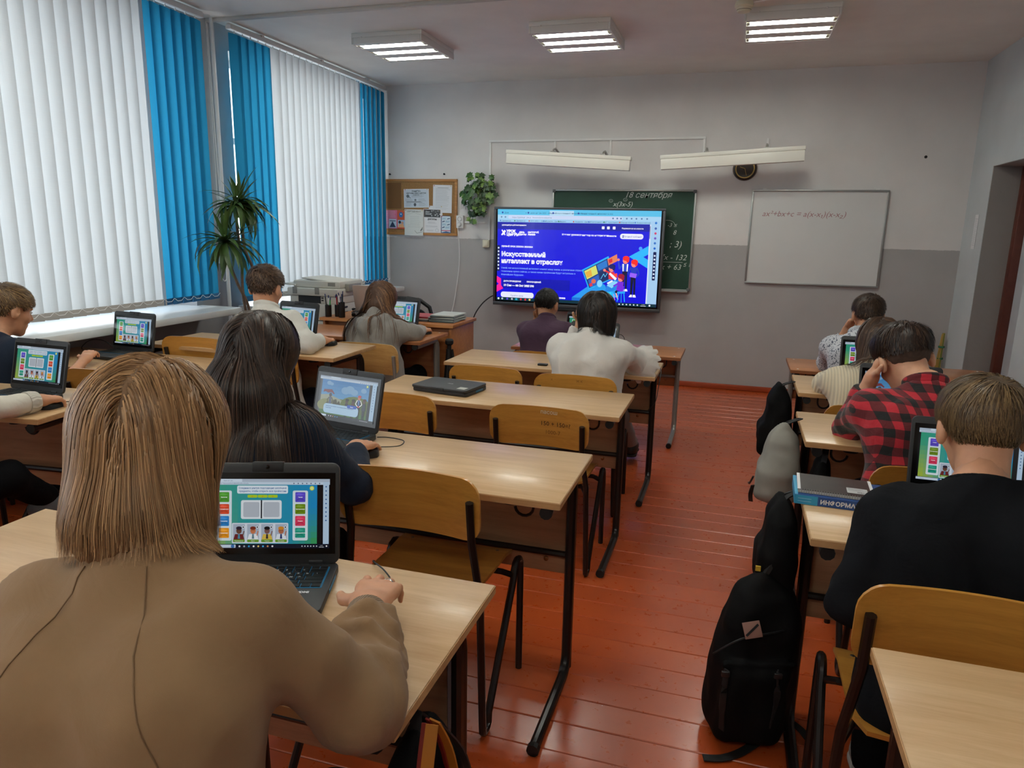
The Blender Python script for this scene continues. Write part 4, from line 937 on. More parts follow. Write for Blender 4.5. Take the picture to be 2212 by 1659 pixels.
def lap_meshes():
    if _LAP: return _LAP
    M=_LAP; W=LW/2; D=LD/2
    M['base']=MB().prism(rrect(-W,-D,W,D,.018),.002,LH).mesh('base',M_LAP,bevel=.003)
    M['tray']=MB().prism(rrect(-.1335,-.0105,.1335,.0795,.004),LH,LH+.0006).mesh('keyboard_tray',M_KTRAY)
    M['pad']=MB().prism(rrect(-.062,-.088,.034,-.024,.004),LH,LH+.0008).mesh('touchpad',M_LAPD)
    M['vent']=MB().box(-.09,.083,LH,.07,.0865,LH+.0012).mesh('speaker_slot',mat('glossy_slot','#5c6064',.2,.5))
    M['foot']=MB().prism(rrect(-W+.01,-D+.01,W-.01,D-.01,.012),0,.002).mesh('rubber_base',M_CAP)
    M['blue']=MB().box(W-.001,-.01,.006,W+.0012,.055,.014).mesh('port_cover',M_LBLUE,bevel=.0006)
    M['lid']=MB().prism(rrect(-W,0,W,.212,.016),-.006,.006,Matrix.Rotation(R(90),4,'X')).mesh('lid_shell',M_LAP,bevel=.0028)
    M['glass']=MB().box(-.140,-.0072,.022,.140,-.0058,.192).mesh('screen_glass',M_BLACKGLOSS,smooth=False)
    M['cam']=MB().box(-.032,-.0085,.1945,.032,.0065,.2145).mesh('camera_housing',M_LAPD,bevel=.0015)
    M['lens']=MB().lathe([(.0042,0),(.0042,.0015),(.002,.002)],12,M=Matrix.Translation((0,-.0085,.2045))@Matrix.Rotation(R(90),4,'X')).mesh('camera_lens',M_BLACKGLOSS)
    M['hinge']=MB().tube([(-.014,0,0),(.014,0,0)],.0075,10).mesh('hinge',M_LAPD)
    ks=MB()
    for x,y,w,h,ch in key_layout(): ks.box(x-w/2,y-h/2,LH,x+w/2,y+h/2,LH+.0022)
    M['keys']=ks.mesh('keys',M_KEY,smooth=False)
    lv=[];lf=[]
    for x,y,w,h,ch in key_layout():
        if ch:
            co,fs=text2d(ch,.0072,bold=.02); b=len(lv); lv+=[(float(p[0])+x-.0055,float(p[1])+y-.0005,LH+.0025) for p in co]; lf+=[tuple(b+i for i in f) for f in fs]
    me=bpy.data.meshes.new('key_legends'); me.from_pydata(lv,[],lf); me.materials.append(mat('white_key_print','#d8dcdf',.6)); M['legend']=me
    return M
def laptop(x,y,z,rot,pic,label,tilt=17,keys=False,closed=False,group='pupils\' laptops'):
    M=lap_meshes(); t=thing('laptop',label,'laptop',(x,y,z+.0004),R(rot),group)
    b=mesh_obj('base',M['base'],t); mesh_obj('rubber_base',M['foot'],b); mesh_obj('port_cover',M['blue'],b)
    if closed:
        l=mesh_obj('lid_shell',M['lid'],t,(0,LD/2-.002,LH+.0072),(R(90),0,0)); mesh_obj('camera_housing',M['cam'],l)
        lettering('logo','acer',.017,mat('white_lid_logo','#c8c9c8',.5),l,(.005,.0062,.100),rot=(R(90),0,R(180)),bold=.03,align='c')
        MB().box(.085,.006,.145,.127,.0063,.185).build('sticker',mat('pale_sticker','#b9b9b2',.6),l,smooth=False)
        return t
    k=mesh_obj('keyboard_tray',M['tray'],b); mesh_obj('touchpad',M['pad'],b); mesh_obj('speaker_slot',M['vent'],b)
    if keys:
        for kx,ky,w,h,ch in key_layout():
            q=(round(w,4),round(h,4))
            if q not in _KEYS: _KEYS[q]=MB().box(-w/2,-h/2,0,w/2,h/2,.0022).mesh('key',M_KEY,bevel=.0006,bseg=1)
            mesh_obj('key',_KEYS[q],k,(kx,ky,LH+.0004))
        o=mesh_obj('key_legends',M['legend'],k); o['kind']='stuff'; o.location=(0,0,.0003)
        lettering('port_print','HDMI',.010,mat('white_key_print','#d8dcdf',.6),b,(.088,-.030,LH+.0004),rot=(0,0,0),bold=.05)
    else:
        o=mesh_obj('keys',M['keys'],k); o['kind']='stuff'
    l=mesh_obj('lid_shell',M['lid'],t,(0,LD/2-.004,LH-.002),(R(-tilt),0,0))
    g=mesh_obj('screen_glass',M['glass'],l); mesh_obj('camera_housing',M['cam'],l); mesh_obj('camera_lens',M['lens'],l)
    mesh_obj('screen_picture',PICS[pic],l,(0,-.0074,.0345))
    for s in (-1,1): mesh_obj('hinge',M['hinge'],t,(s*.10,LD/2-.004,LH+.002))
    return t
laptop(-.855,1.085,.742,20,'game0','charcoal laptop with an open card game in front of the blonde girl',tilt=12,keys=True)
laptop(-1.30,2.065,.732,-10,'story','charcoal laptop showing a cartoon story with a speech bubble',tilt=14)
laptop(-1.262,3.107,.693,-9,None,'closed charcoal laptop lying on an empty desk',closed=True)
laptop(-2.70,2.06,.749,-2,'game1','charcoal laptop at the left edge beside the white sleeve',tilt=14)
laptop(-3.14,3.0,.738,-4,'game0','charcoal laptop standing before the window sill',tilt=10)
laptop(-2.44,3.49,.785,-10,'game1','charcoal laptop in front of the boy in the white shirt',tilt=12)
laptop(-2.185,4.33,.755,-4,'game0','charcoal laptop in front of the girl in the hoodie',tilt=14)
laptop(-.78,4.06,.698,0,'game1','charcoal laptop hidden behind the girl in the white blouse',tilt=22)
laptop(-1.05,5.16,.618,0,'game0','charcoal laptop on the low desk below the big screen',tilt=14)
laptop(.71,3.97,.708,0,'game1','charcoal laptop in front of the girl in the cream sweater',tilt=14)
laptop(.655,2.97,.733,0,'story','charcoal laptop in front of the boy in the plaid shirt',tilt=16)
laptop(.655,2.06,.739,0,'game1','charcoal laptop in front of the boy in the black sweater',tilt=12)
def mouse(x,y,z,rot,label,cable,r=.0018):
    t=thing('computer_mouse',label,'mouse',(x,y,z),R(rot),'wired mice')
    prof=[]
    for i in range(9):
        u=-1+2*i/8; w=.029*math.sqrt(max(0,1-abs(u)**3.2))*(1-.12*u)+.001; hgt=.034*math.sqrt(max(0,1-((u+.12)/1.15)**2))
        prof.append((u*.05,w,hgt))
    vs=[];n=11
    for y_,w,hh in prof:
        for k in range(n):
            a=math.pi*k/(n-1); vs.append((w*math.cos(a)*-1,y_,hh*max(0,math.sin(a))**.7+.001))
    fs=[(i*n+k,i*n+k+1,(i+1)*n+k+1,(i+1)*n+k) for i in range(8) for k in range(n-1)]+[tuple(i*n for i in range(9))[::-1]+tuple(i*n+n-1 for i in range(9))]
    MB().add(vs,fs).build('mouse_body',M_MOUSE,t,angle=60)
    MB().tube([(-.0035,.022,.032),(.0035,.022,.032)],.006,10).build('scroll_wheel',mat('grey_wheel','#3a3a3c',.5),t)
    if cable:
        loc=[Matrix.Rotation(R(-rot),3,'Z')@(Vector(p)-Vector((x,y,z))) for p in cable]
        MB().tube(smooth_path([(0,.048,.012)]+loc,6),r,6).build('mouse_cable',M_CABLE,t)
    return t
mouse(-.605,1.075,.742,18,'black mouse under the blonde girl\'s hand',[(-.63,1.16,.747),(-.62,1.21,.745),(-.655,1.25,.748),(-.70,1.285,.745),(-.715,1.32,.72),(-.72,1.335,.64)])
mouse(-1.085,1.985,.732,25,'black mouse under the dark-haired girl\'s hand',[(-1.07,2.06,.737),(-1.03,2.09,.737),(-1.04,2.14,.739),(-1.10,2.15,.741),(-1.135,2.13,.744)])
mouse(-2.465,2.03,.749,0,'black mouse under the hand with the white sleeve',[(-2.47,2.12,.753),(-2.48,2.17,.753),(-2.52,2.19,.755)])
mouse(-2.165,3.545,.785,10,'black mouse under the hand of the boy in the white shirt',[(-2.20,3.60,.789),(-2.25,3.60,.789),(-2.285,3.56,.793)])
mouse(-1.935,4.365,.755,5,'black mouse under the hand of the girl in the hoodie',[(-1.94,4.43,.759),(-1.97,4.46,.759)])
mouse(.475,2.03,.739,0,'black mouse behind the textbook with a curled cable',[(.46,1.98,.742),(.425,1.965,.742),(.40,1.93,.742),(.43,1.90,.742),(.47,1.93,.742),(.50,1.99,.744)])
def cable(label,pts,r=.0022,m=None): return tag(MB().tube(smooth_path(pts,8),r,6).build('cable',m or M_CABLE),label,'cable')
cable('black cable looped in the air beside the white blouse, on the low brown desk',[(-.86,5.05,.620),(-.80,5.08,.622),(-.735,5.08,.655),(-.725,5.08,.70),(-.755,5.08,.725),(-.80,5.08,.70),(-.84,5.10,.66),(-.90,5.14,.64)])
cable('black cable curling over the desk corner beside the white ruffled sleeve',[(-.52,4.06,.70),(-.44,4.08,.702),(-.385,4.04,.71),(-.352,3.95,.70),(-.350,3.85,.64),(-.358,3.80,.56),(-.40,3.80,.50)])
cable('brown cable loop on the desk of the girl in the cream sweater',[(.56,3.86,.711),(.50,3.88,.711),(.45,3.86,.711),(.46,3.82,.711),(.52,3.80,.711)],.002,mat('brown_cable','#4a3a30',.5))
cable('black cable arching behind the laptop before the window sill',[(-3.30,3.08,.742),(-3.36,3.05,.742),(-3.42,3.03,.76),(-3.40,3.07,.80),(-3.34,3.10,.80),(-3.29,3.11,.77),(-3.26,3.12,.745)])
tag(MB().box(-1.03,3.845,.699,-.975,3.875,.709).build('usb_dongle',M_MOUSE,bevel=.002),'small black dongle on the desk left of the white blouse','dongle')
# ================================================================ BOOKS AND BAGS AT THE DESKS
def book(name,label,cat,x0,y0,x1,y1,z0,z1,cover,spine_txt=None,rot=0,spine='near',group=None,page='#d9d6cb'):
    w,d,h=x1-x0,y1-y0,z1-z0; t=thing(name,label,cat,((x0+x1)/2,(y0+y1)/2,z0+.0003),R(rot),group); c=.0016
    MB().box(-w/2+.003,-d/2+.002,c,w/2-.003,d/2-.003,h-c).build('pages',mat('page_'+page,page,.8,var=.05,vscale=60,stretch=(1,1,40)),t,smooth=False)
    MB().box(-w/2,-d/2,0,w/2,d/2,c).build('back_cover',cover,t,bevel=.0005,bseg=1)
    MB().box(-w/2,-d/2,h-c,w/2,d/2,h).build('front_cover',cover,t,bevel=.0005,bseg=1)
    MB().box(-w/2,-d/2-.0006,0,w/2,-d/2+.0014,h).build('spine',cover,t,bevel=.0005,bseg=1)
    return t
M_BKBLUE=mat('navy_book_cover','#1e4a8c',.35); M_CYAN=mat('cyan_book_band','#2f9cc8',.35)
tb=book('textbook','thick blue textbook with its spine towards the camera','book',.205,1.985,.445,2.15,.739,.765,M_BKBLUE,rot=-2)
MB().box(-.1205,-.0835,.0004,-.062,-.0828,.0256).build('spine_band',M_CYAN,tb,smooth=False); MB().box(-.1206,-.08,-.0001,-.112,.082,.0263).build('cover_band',M_CYAN,tb,smooth=False)
lettering('spine_title','ИНФОРМАТИКА   7',.0165,mat('white_print','#e6e8ea',.5),tb,(-.056,-.0840,.0068),bold=.03)
for i in range(2): MB().box(-.112,-.0838,.008+.008*i,-.078,-.0834,.0095+.008*i).build('author_print',mat('pale_print','#8fc4dc',.5),tb,smooth=False)
for i,(x,y) in enumerate(((.085,.02),(.098,-.01))): MB().lathe([(.007,0),(.007,.0005),(.004,.0006)],14,(x,y,.0260)).build('cover_mark',mat('pale_print','#8fc4dc',.5),tb)
nt=thing('spiral_notebook','dark spiral notebook with a white label lying on the textbook','notebook',(.312,2.068,.7658),R(-3))
MB().box(-.098,-.066,0,.092,.072,.009).build('pages',mat('page_#d9d6cb','#d9d6cb',.8),nt,smooth=False)
MB().box(-.1,-.068,.009,.094,.074,.0102).build('cover',mat('dark_notebook_cover','#3b3635',.3,var=.15,vscale=25),nt,smooth=False)
for x in (-.1,.086): MB().box(x,-.068,.0102,x+.008,.074,.0106).build('cover_border',mat('white_print','#e6e8ea',.5),nt,smooth=False)
cv=Canvas(60,50,'#bfc1c2'); lines(cv,4,52,24,44,5,'#7c8084',1.5)
for i in range(7): cv.rect(30+3*i,6,30+3*i+random.choice((1,1.6,2)),16,'#3c3e40')
mesh_obj('label_print',cv.mesh('label_print',M_PRINT,.052,layer=.00002),nt,(.026,-.048,.0106),(R(-90),0,0))
sp=MB()
for i in range(30):
    x=-.096+.19*i/30; MB  # wire loops
    sp.tube([(x,-.068+.0055*math.cos(a),.0055+.0062*math.sin(a)) for a in [2*math.pi*k/8 for k in range(8)]],.0007,4,closed=True)
o=sp.build('spiral_wire',mat('steel_wire','#b4b2a8',.35,.8),nt); o['kind']='stuff'
tag(MB().box(.555,2.64+.03,.7335,.66,2.70,.7365).build('pastel_ruler',mat('pastel_sheet','#d8c4d8',.5,var=.3,vscale=30),bevel=.0008),'pastel ruler at the near edge of the plaid boy\'s desk','ruler')
tag(MB().tube([(.515,2.185,.746),(.560,2.195,.746)],.007,8).build('usb_stick',mat('steel_handle','#9a9c9e',.25,1.0)),'small metal flash drive behind the textbook','flash drive')

def backpack(label,loc,fn,lo,hi,m,rot=0,h=.011,cat='backpack',group=None,name='backpack',body='body'):
    t=thing(name,label,cat,loc,R(rot),group); sculpt(body,fn,lo,hi,h,m,t); return t
M_BAGK=mat('black_bag_fabric','#0b0b0c',.75,bump=.4,bscale=500,var=.15,vscale=14,bdist=.001); M_BAGK2=mat('black_webbing','#0c0c0d',.7,bump=.5,bscale=900,bdist=.0008); M_BAGG=mat('grey_bag_fabric','#8b8880',.8,bump=.4,bscale=600,var=.08,vscale=12,bdist=.001)
M_BAGK.node_tree.nodes['Principled BSDF'].inputs['Specular IOR Level'].default_value=.12
# big one on the floor: stands with its front panel to the aisle, leaning on the desk leg
def fbag(P):
    q=P.copy(); q[:,0]-= .07*np.clip(q[:,2],0,.6)           # lean
    z=q[:,2]; taper=np.interp(z,[0,.05,.2,.36,.46,.52],[.90,1.0,1.02,.92,.62,.30]).astype(f4)
    s=q.copy(); s[:,0]/=taper; s[:,1]/=np.maximum(taper,.55)
    d=d_box(s,(0,0,.255),(.118,.098,.255),.07)*np.minimum(taper,1)
    d=smin(d,d_box(q,(-.01,-.085,.15),(.092,.045,.125),.035),.02)      # front pocket
    d=smin(d,d_cone(q,(-.10,-.105,.272),(.085,-.105,.285),.010,.010),.01)
    d+= .006*wob(q,22,3)+.003*wob(q,60,4)
    return np.maximum(d,-P[:,2]+.002)
bp=backpack('large black backpack standing on the floor against the desk leg',(.122,2.02,0),fbag,(-.22,-.2,-.01),(.28,.18,.60),M_BAGK,rot=12,h=.008)
pt=thing('x','x','x') if False else None
MB().box(-.024,-.004,-.022,.024,.0,.022,Matrix.Translation((-.022,-.1065,.385))@Matrix.Rotation(R(-26),4,'X')@Matrix.Rotation(R(-12),4,'Y')).build('leather_patch',mat('pinkish_leather_patch','#8c665a',.6),bp,bevel=.001)
for q in (-.008,.008): MB().box(-.016+q,-.0055,-.003,.014+q,-.0035,.003,Matrix.Translation((-.022,-.1065,.385))@Matrix.Rotation(R(-26),4,'X')@Matrix.Rotation(R(-45),4,'Y')).build('patch_mark',M_BAGK2,bp)
MB().tube(smooth_path([(.02,-.02,.50),(.04,-.03,.55),(.075,-.02,.565),(.10,.02,.54),(.10,.05,.50)],5),.010,6).build('carry_loop',M_BAGK2,bp)
def strap(pts,w,th,name,m,par):
    P=[Vector(p) for p in smooth_path(pts,5)]; vs=[];fs=[]
    for i,p in enumerate(P):
        t=(P[min(i+1,len(P)-1)]-P[max(i-1,0)]).normalized(); s=t.cross(Vector((0,0,1))); s=s.normalized() if s.length>.05 else Vector((1,0,0)); n=s.cross(t)
        for a,b in ((-1,-1),(1,-1),(1,1),(-1,1)): vs.append(tuple(p+s*a*w/2+n*b*th/2))
    for i in range(len(P)-1):
        for k in range(4): fs.append((4*i+k,4*i+(k+1)%4,4*i+4+(k+1)%4,4*i+4+k))
    fs+=[(3,2,1,0),tuple(4*(len(P)-1)+k for k in range(4))]
    return MB().add(vs,fs).build(name,m,par)
strap([(.05,-.07,.02),(-.02,-.12,.008),(-.08,-.15,.006),(-.135,-.155,.006)],.026,.003,'loose_strap',M_BAGK2,bp)
strap([(.13,.02,.03),(.17,-.02,.02),(.19,-.06,.012),(.215,-.05,.02)],.024,.003,'loose_strap',M_BAGK2,bp)
strap([(-.085,-.128,.27),(-.09,-.132,.18),(-.085,-.128,.08)],.018,.004,'compression_strap',M_BAGK2,bp)
strap([(.05,-.132,.28),(.055,-.134,.2),(.05,-.128,.1)],.018,.004,'compression_strap',M_BAGK2,bp)
MB().tube(smooth_path([(-.12,-.10,.30),(-.05,-.115,.36),(.05,-.10,.38),(.12,-.03,.36)],5),.0028,5).build('zip',mat('zip_black','#1b1b1d',.35),bp)
for q in ((-.09,-.136,.262),(.05,-.14,.27)): MB().box(q[0]-.011,q[1]-.004,q[2]-.008,q[0]+.011,q[1]+.004,q[2]+.008).build('buckle',mat('zip_black','#1b1b1d',.35),bp,bevel=.002)
def hangbag(w,d,h,seed,bulge=0.0):
    def fn(P):
        z=P[:,2]; tp=np.interp(z,[0,.12*h,.45*h,.8*h,h],[.6,.92,1.0,.80,.42]).astype(f4)
        s=P.copy(); s[:,0]/=tp; s[:,1]/=np.maximum(tp,.5)
        dd=d_box(s,(0,0,h*.5),(w/2,d/2,h*.5),min(w,d)*.42)*np.minimum(tp,1)
        dd=smin(dd,d_box(P,(-w*.32,0,h*.30),(w*.28,d*.36,h*.22),.03),.025)
        return dd+.006*wob(P,26,seed)+.003*wob(P,70,seed+1)
    return fn
def hang(label,x,y,ztop,w,d,h,m,seed,hookx,res=.009):
    t=backpack(label,(x,y,ztop-h),hangbag(w,d,h,seed),(-w,-d*.8,-.02),(w*.8,d*.8,h+.03),m,0,res,group='bags hung on desk hooks')
    strap([(.0,-.03,h*.90),(.005,-.015,h+.0),((hookx-x)*.8,0,h+.025),(.005,.02,h+.0),(.0,.035,h*.88)],.02,.004,'hanging_strap',M_BAGK2,t)
    return t
b2=hang('black bag with a small yellow tag hanging beside the textbook desk',.182,2.10,.715,.10,.22,.29,M_BAGK,11,.24)
MB().box(-.062,-.112,.10,-.048,-.106,.114).build('yellow_tag',mat('yellow_tag','#c9a832',.6),b2)
b3=hang('grey backpack hanging beside the plaid boy\'s desk',.228,2.88,.735,.14,.22,.33,M_BAGG,21,.295)
strap([(-.10,-.10,.10),(-.105,-.09,.06),(-.10,-.06,.02)],.016,.004,'zip_pull',M_BAGK2,b3)
MB().tube(smooth_path([(-.10,-.085,.13),(-.11,-.05,.09),(-.112,.0,.075)],5),.004,5).build('zip',mat('zip_black','#1b1b1d',.35),b3)
b4=hang('black backpack hanging lowest, beside the cream sweater girl\'s desk',.268,3.88,.685,.15,.24,.40,M_BAGK,31,.343)
b5=hang('dark bag hanging inside the leg of the plaid boy\'s desk',.36,2.75,.66,.07,.16,.20,M_BAGK,41,.37)
b1=hang('dark bag hanging under the right end of the nearest desk',-.445,.95,.65,.11,.24,.42,M_BAGK,51,-.445)
M_STRP=mat('orange_red_strap','#a8581c',.6)
o=strap([(.05,-.05,.47),(.055,-.09,.38),(.06,-.12,.22),(.065,-.13,.05)],.020,.003,'orange_strap',mat('amber_strap','#b8741f',.6),b1); strap([(.037,-.0505,.47),(.042,-.0905,.38),(.047,-.1205,.22),(.052,-.1305,.05)],.008,.0032,'red_stripe',mat('dark_red_strap','#7c1a12',.6),b1)
strap([(.05,-.04,.47),(.06,.0,.38),(.07,.03,.22),(.075,.04,.05)],.020,.003,'orange_strap',mat('amber_strap','#b8741f',.6),b1); strap([(.038,-.0405,.47),(.048,-.0005,.38),(.058,.0295,.22),(.063,.0395,.05)],.008,.0032,'red_stripe',mat('dark_red_strap','#7c1a12',.6),b1)
strap([(.05,-.03,.46),(.065,.05,.34),(.075,.09,.18),(.08,.10,.03)],.014,.003,'grey_strap',mat('dark_grey_strap','#2e2a2a',.6),b1)

# ================================================================ TEACHER'S CORNER
M_TD=wood('orange_brown_laminate','#b4743f','#9a5c30',.35,'x'); M_TDE=wood('light_edge_band','#c98f5a','#b07a48',.4,'x')
td=thing('teacher_desk','brown teacher\'s desk with a panelled front behind the girl in the hoodie','desk',(-2.325,4.74,0))
MB().box(-.515,-.235,.778,.515,.235,.80).build('tabletop',M_TD,td,bevel=.002); MB().box(-.517,-.2365,.779,.517,-.233,.799).build('edge_band',M_TDE,td,smooth=False)
for s in (-1,1): MB().box(s*.49-.009,-.22,0,s*.49+.009,.22,.778).build('side_panel',M_TD,td,bevel=.0015)
MB().box(-.48,-.18,.12,.48,-.165,.778).build('front_panel',M_TD,td,bevel=.0015)
MB().box(.16,-.15,.45,.48,.2,.47).build('shelf',M_TD,td,bevel=.0015)
# printer on a cabinet
pcab=thing('low_cabinet','low brown cabinet under the printer','cabinet',(-3.075,5.01,0))
MB().box(-.215,-.20,.05,.215,.20,.625).build('carcass',M_TD,pcab,bevel=.002); MB().box(-.21,-.215,.06,-.003,-.201,.615).build('door',M_TDE,pcab,bevel=.0015); MB().box(.003,-.215,.06,.21,-.201,.615).build('door',M_TDE,pcab,bevel=.0015); MB().box(-.205,-.19,0,.205,.19,.05).build('plinth',M_TD,pcab)
M_PR=mat('beige_printer_plastic','#cfccc2',.5); M_PR2=mat('grey_printer_plastic','#8d8b85',.5); M_PRD=mat('printer_black_gap','#17171a',.5)
pr_=thing('printer','beige multifunction printer with scanner lid by the second window','printer',(-3.075,5.0,.6255)); pr_.scale=(.88,.95,1.0)
MB().box(-.24,-.215,0,.24,.20,.10).build('paper_cassette',M_PR,pr_,bevel=.006); MB().box(-.235,-.212,.104,.235,.20,.235).build('body',M_PR,pr_,bevel=.010)
MB().box(-.232,-.205,.099,.232,.19,.105).build('seam',M_PRD,pr_); MB().box(-.20,-.200,.235,.20,.195,.290).build('output_bay',M_PRD,pr_)
MB().box(-.236,-.205,.235,-.155,.20,.292).build('bay_side',M_PR,pr_,bevel=.006); MB().box(.07,-.208,.235,.236,.20,.292).build('bay_side',M_PR,pr_,bevel=.006)
MB().box(-.15,-.195,.238,.06,.0,.246).build('output_paper',mat('paper_white','#dfe2e4',.7),pr_)
MB().box(-.25,-.225,.292,.25,.20,.350).build('scanner_bed',M_PR,pr_,bevel=.010); MB().box(-.22,-.18,.350,.245,.20,.405).build('document_feeder',M_PR,pr_,bevel=.014)
MB().box(-.17,-.16,.405,.13,.16,.415,Matrix.Translation((0,0,.0))@Matrix.Rotation(R(4),4,'Y')).build('feeder_tray',M_PR,pr_,bevel=.004); MB().box(-.31,-.2,.352,-.20,.12,.366,Matrix.Rotation(R(3),4,'Y')).build('side_tray',M_PR,pr_,bevel=.004)
MB().box(.13,-.1835,.368,.20,-.179,.395).build('vent_grille',M_PR2,pr_); MB().box(.24,-.1,.325,.285,.1,.385,Matrix.Translation((.0,0,0))).build('feeder_hinge',M_PR2,pr_,bevel=.008)
for x,z in ((-.17,.335),(.05,.335)): MB().box(x-.022,-.229,z-.03,x+.022,-.224,z+.02).build('latch',M_PR2,pr_,bevel=.002)
for z in (.255,.273): MB().box(.08,-.2105,z,.10,-.2075,z+.01).build('button',M_PRD,pr_)
for z in (.03,.06,.16,.20): MB().box(.238,-.12,z,.2415,-.06,z+.012).build('side_handle',M_PRD,pr_)
MB().box(-.05,-.2145,.16,.02,-.2115,.172).build('badge',M_PR2,pr_)
# pen pots
for i,(x,y,hh) in enumerate(((-2.80,4.56,.085),(-2.745,4.60,.085),(-2.69,4.56,.11))):
    lab=('short black pen pot left, with a green-tipped pen','black pen pot in the middle, full of pens','tallest black pen pot beside the teacher\'s laptop')[i]
    t=thing('pen_pot',lab,'pen pot',(x,y,.8002),0,'black pen pots on the teacher\'s desk')
    MB().lathe([(.022,0),(.023,.002),(.023,hh),(.020,hh),(.020,.004)],16).build('pot',mat('black_plastic','#101012',.4),t)
    for k,(cl,a) in enumerate(((('#2a9a4a','#e8e8e8','#20242c'),20),(('#2038a0','#d8dce0','#b02020','#1c2c8c','#303238'),50),(('#202228','#e8e8ea','#20303c'),80))[i][0] and [(c,q) for q,c in enumerate((('#2a9a4a','#e8e8e8','#20242c'),('#2038a0','#d8dce0','#b02020','#1c2c8c','#303238'),('#202228','#e8e8ea','#20303c'))[i])]):
        an=a*1.9+i; dx,dy=.012*math.cos(an),.012*math.sin(an)
        pn=MB().tube([(dx*.6,dy*.6,.006),(dx*1.6,dy*1.6,hh+.05+.015*(a%3))],.0042,7).build('pen',mat('pen_'+cl,cl,.4),t) if False else None
        w=thing('pen','%s pen standing in the %s pen pot'%({'#2a9a4a':'green','#e8e8e8':'pale white','#20242c':'thin black','#2038a0':'bright blue','#d8dce0':'silvery white','#b02020':'red','#1c2c8c':'dark blue','#303238':'dark grey','#202228':'tall black','#e8e8ea':'tall white','#20303c':'slate'}[cl],('left','middle','right')[i]),'pen',(x+dx*.6,y+dy*.6,.806),0,'pens in the pots')
        MB().tube([(0,0,0),(dx*.9,dy*.9,hh+.03+.012*(a%3))],.0042,7).build('barrel',mat('pen_'+cl,cl,.4),w); MB().tube([(dx*.9,dy*.9,hh+.03+.012*(a%3)),(dx*1.15,dy*1.15,hh+.05+.012*(a%3))],.0036,7).build('cap',mat('pen_cap','#2a3a70',.4),w)
tg_=thing('tangled_cables','tangle of black and white cables on the teacher\'s desk','cables',(-2.61,4.66,.80))
for i in range(5):
    a0=random.uniform(0,6); pts=[(.045*math.cos(a0+k*1.3)+random.uniform(-.012,.012),.03*math.sin(a0+k*1.3)+random.uniform(-.01,.01),.006+.009*(k%4)+.006*i) for k in range(9)]
    MB().tube(smooth_path(pts,5),.0032,5).build('cable_loop',M_CABLE if i%3 else M_WHITE,tg_)
MB().box(-.05,-.02,.0,.02,.03,.03).build('power_brick',mat('black_plastic','#101012',.4),tg_,bevel=.006)
tl=thing('teacher_laptop','pinkish grey laptop seen from behind its lid on the teacher\'s desk','laptop',(-2.475,4.80,.8002),R(182))
M_TL=mat('pinkish_grey_lid','#b9a79c',.35,.3)
MB().prism(rrect(-.17,-.115,.17,.115,.012),0,.014).build('base',mat('silver_base','#8e8a88',.35,.5),tl,bevel=.002); MB().box(-.14,-.02,.014,.14,.09,.0155).build('keyboard',M_KEY,tl)
q=MB().prism(rrect(-.17,0,.17,.225,.010),-.004,.004,Matrix.Rotation(R(90),4,'X')).build('lid',M_TL,tl,(0,.112,.012),(R(-14),0,0),bevel=.0015); MB().box(-.16,-.0048,.012,.16,-.0038,.215).build('screen_glass',M_BLACKGLOSS,q,smooth=False)
for i,(z0,z1,cl,pg) in enumerate(((.8002,.812,'#6a7276','#cfd0cc'),(.8125,.822,'#d8d4cc','#d8d8d4'),(.8225,.834,'#a83a44','#d8cfc8'))):
    book('notebook',('grey notebook at the bottom of the pile with the red notebook','white notebook in the middle of the pile with the red notebook','red notebook on top of the pile on the teacher\'s desk')[i],'notebook',-2.20+.004*i,4.60,-2.04+.003*i,4.80,z0,z1,mat('cover_'+cl,cl,.45),rot=(-3,2,-1)[i],group='notebooks piled on the teacher\'s desk',page=pg)
for i in range(6):
    z=.8002+.0085*i; cl=('#4d5c60','#9fb0ac','#5c666c','#b9c4c0','#48565c','#c8cecc')[i]
    book('paper_folder','%s file folder, %s of the stack at the desk\'s right end'%(('slate','pale green','grey','light','dark','white')[i],('lowest','second lowest','third from the bottom','third from the top','second from the top','topmost')[i]),'folder',-2.03+.006*(i%3),4.60+.004*(i%2),-1.845+.005*(i%2),4.84,z,z+.0080,mat('folder_'+cl,cl,.35),rot=(1,-3,2,-2,3,-1)[i],group='file folders on the teacher\'s desk',page='#d4dad8')
oc=thing('office_chair','black office chair behind the teacher\'s desk','chair',(-2.50,5.30,0))
MB().tube([(-.20,0,.56),(-.21,-.01,.70),(-.18,-.02,.82),(-.10,-.03,.875),(0,-.03,.885),(.10,-.03,.875),(.18,-.02,.82),(.21,-.01,.70),(.20,0,.56)],.016,8).build('back_hoop',M_CAP,oc)
MB().prism(rrect(-.15,.56,.15,.80,.08),-.012,.012,Matrix.Rotation(R(90),4,'X')).build('back_pad',mat('black_mesh_fabric','#121214',.8),oc,bevel=.004)
MB().prism(rrect(-.22,-.22,.22,.22,.07),.44,.50).build('seat',mat('black_mesh_fabric','#121214',.8),oc,bevel=.012); MB().tube([(0,.0,.10),(0,0,.44)],.025,10).build('gas_column',M_CAP,oc); MB().tube([(0,.2,.46),(0,.06,.47),(0,.02,.62)],.014,8).build('back_bar',M_CAP,oc)
for k in range(5):
    a=k*2*math.pi/5+.3; lg=MB().tube([(0,0,.10),(.28*math.cos(a),.28*math.sin(a),.065)],.016,8).build('base_leg',M_CAP,oc); MB().tube([(.28*math.cos(a)-.012*math.sin(a),.28*math.sin(a)+.012*math.cos(a),.028),(.28*math.cos(a)+.012*math.sin(a),.28*math.sin(a)-.012*math.cos(a),.028)],.028,12).build('castor',M_CAP,lg)
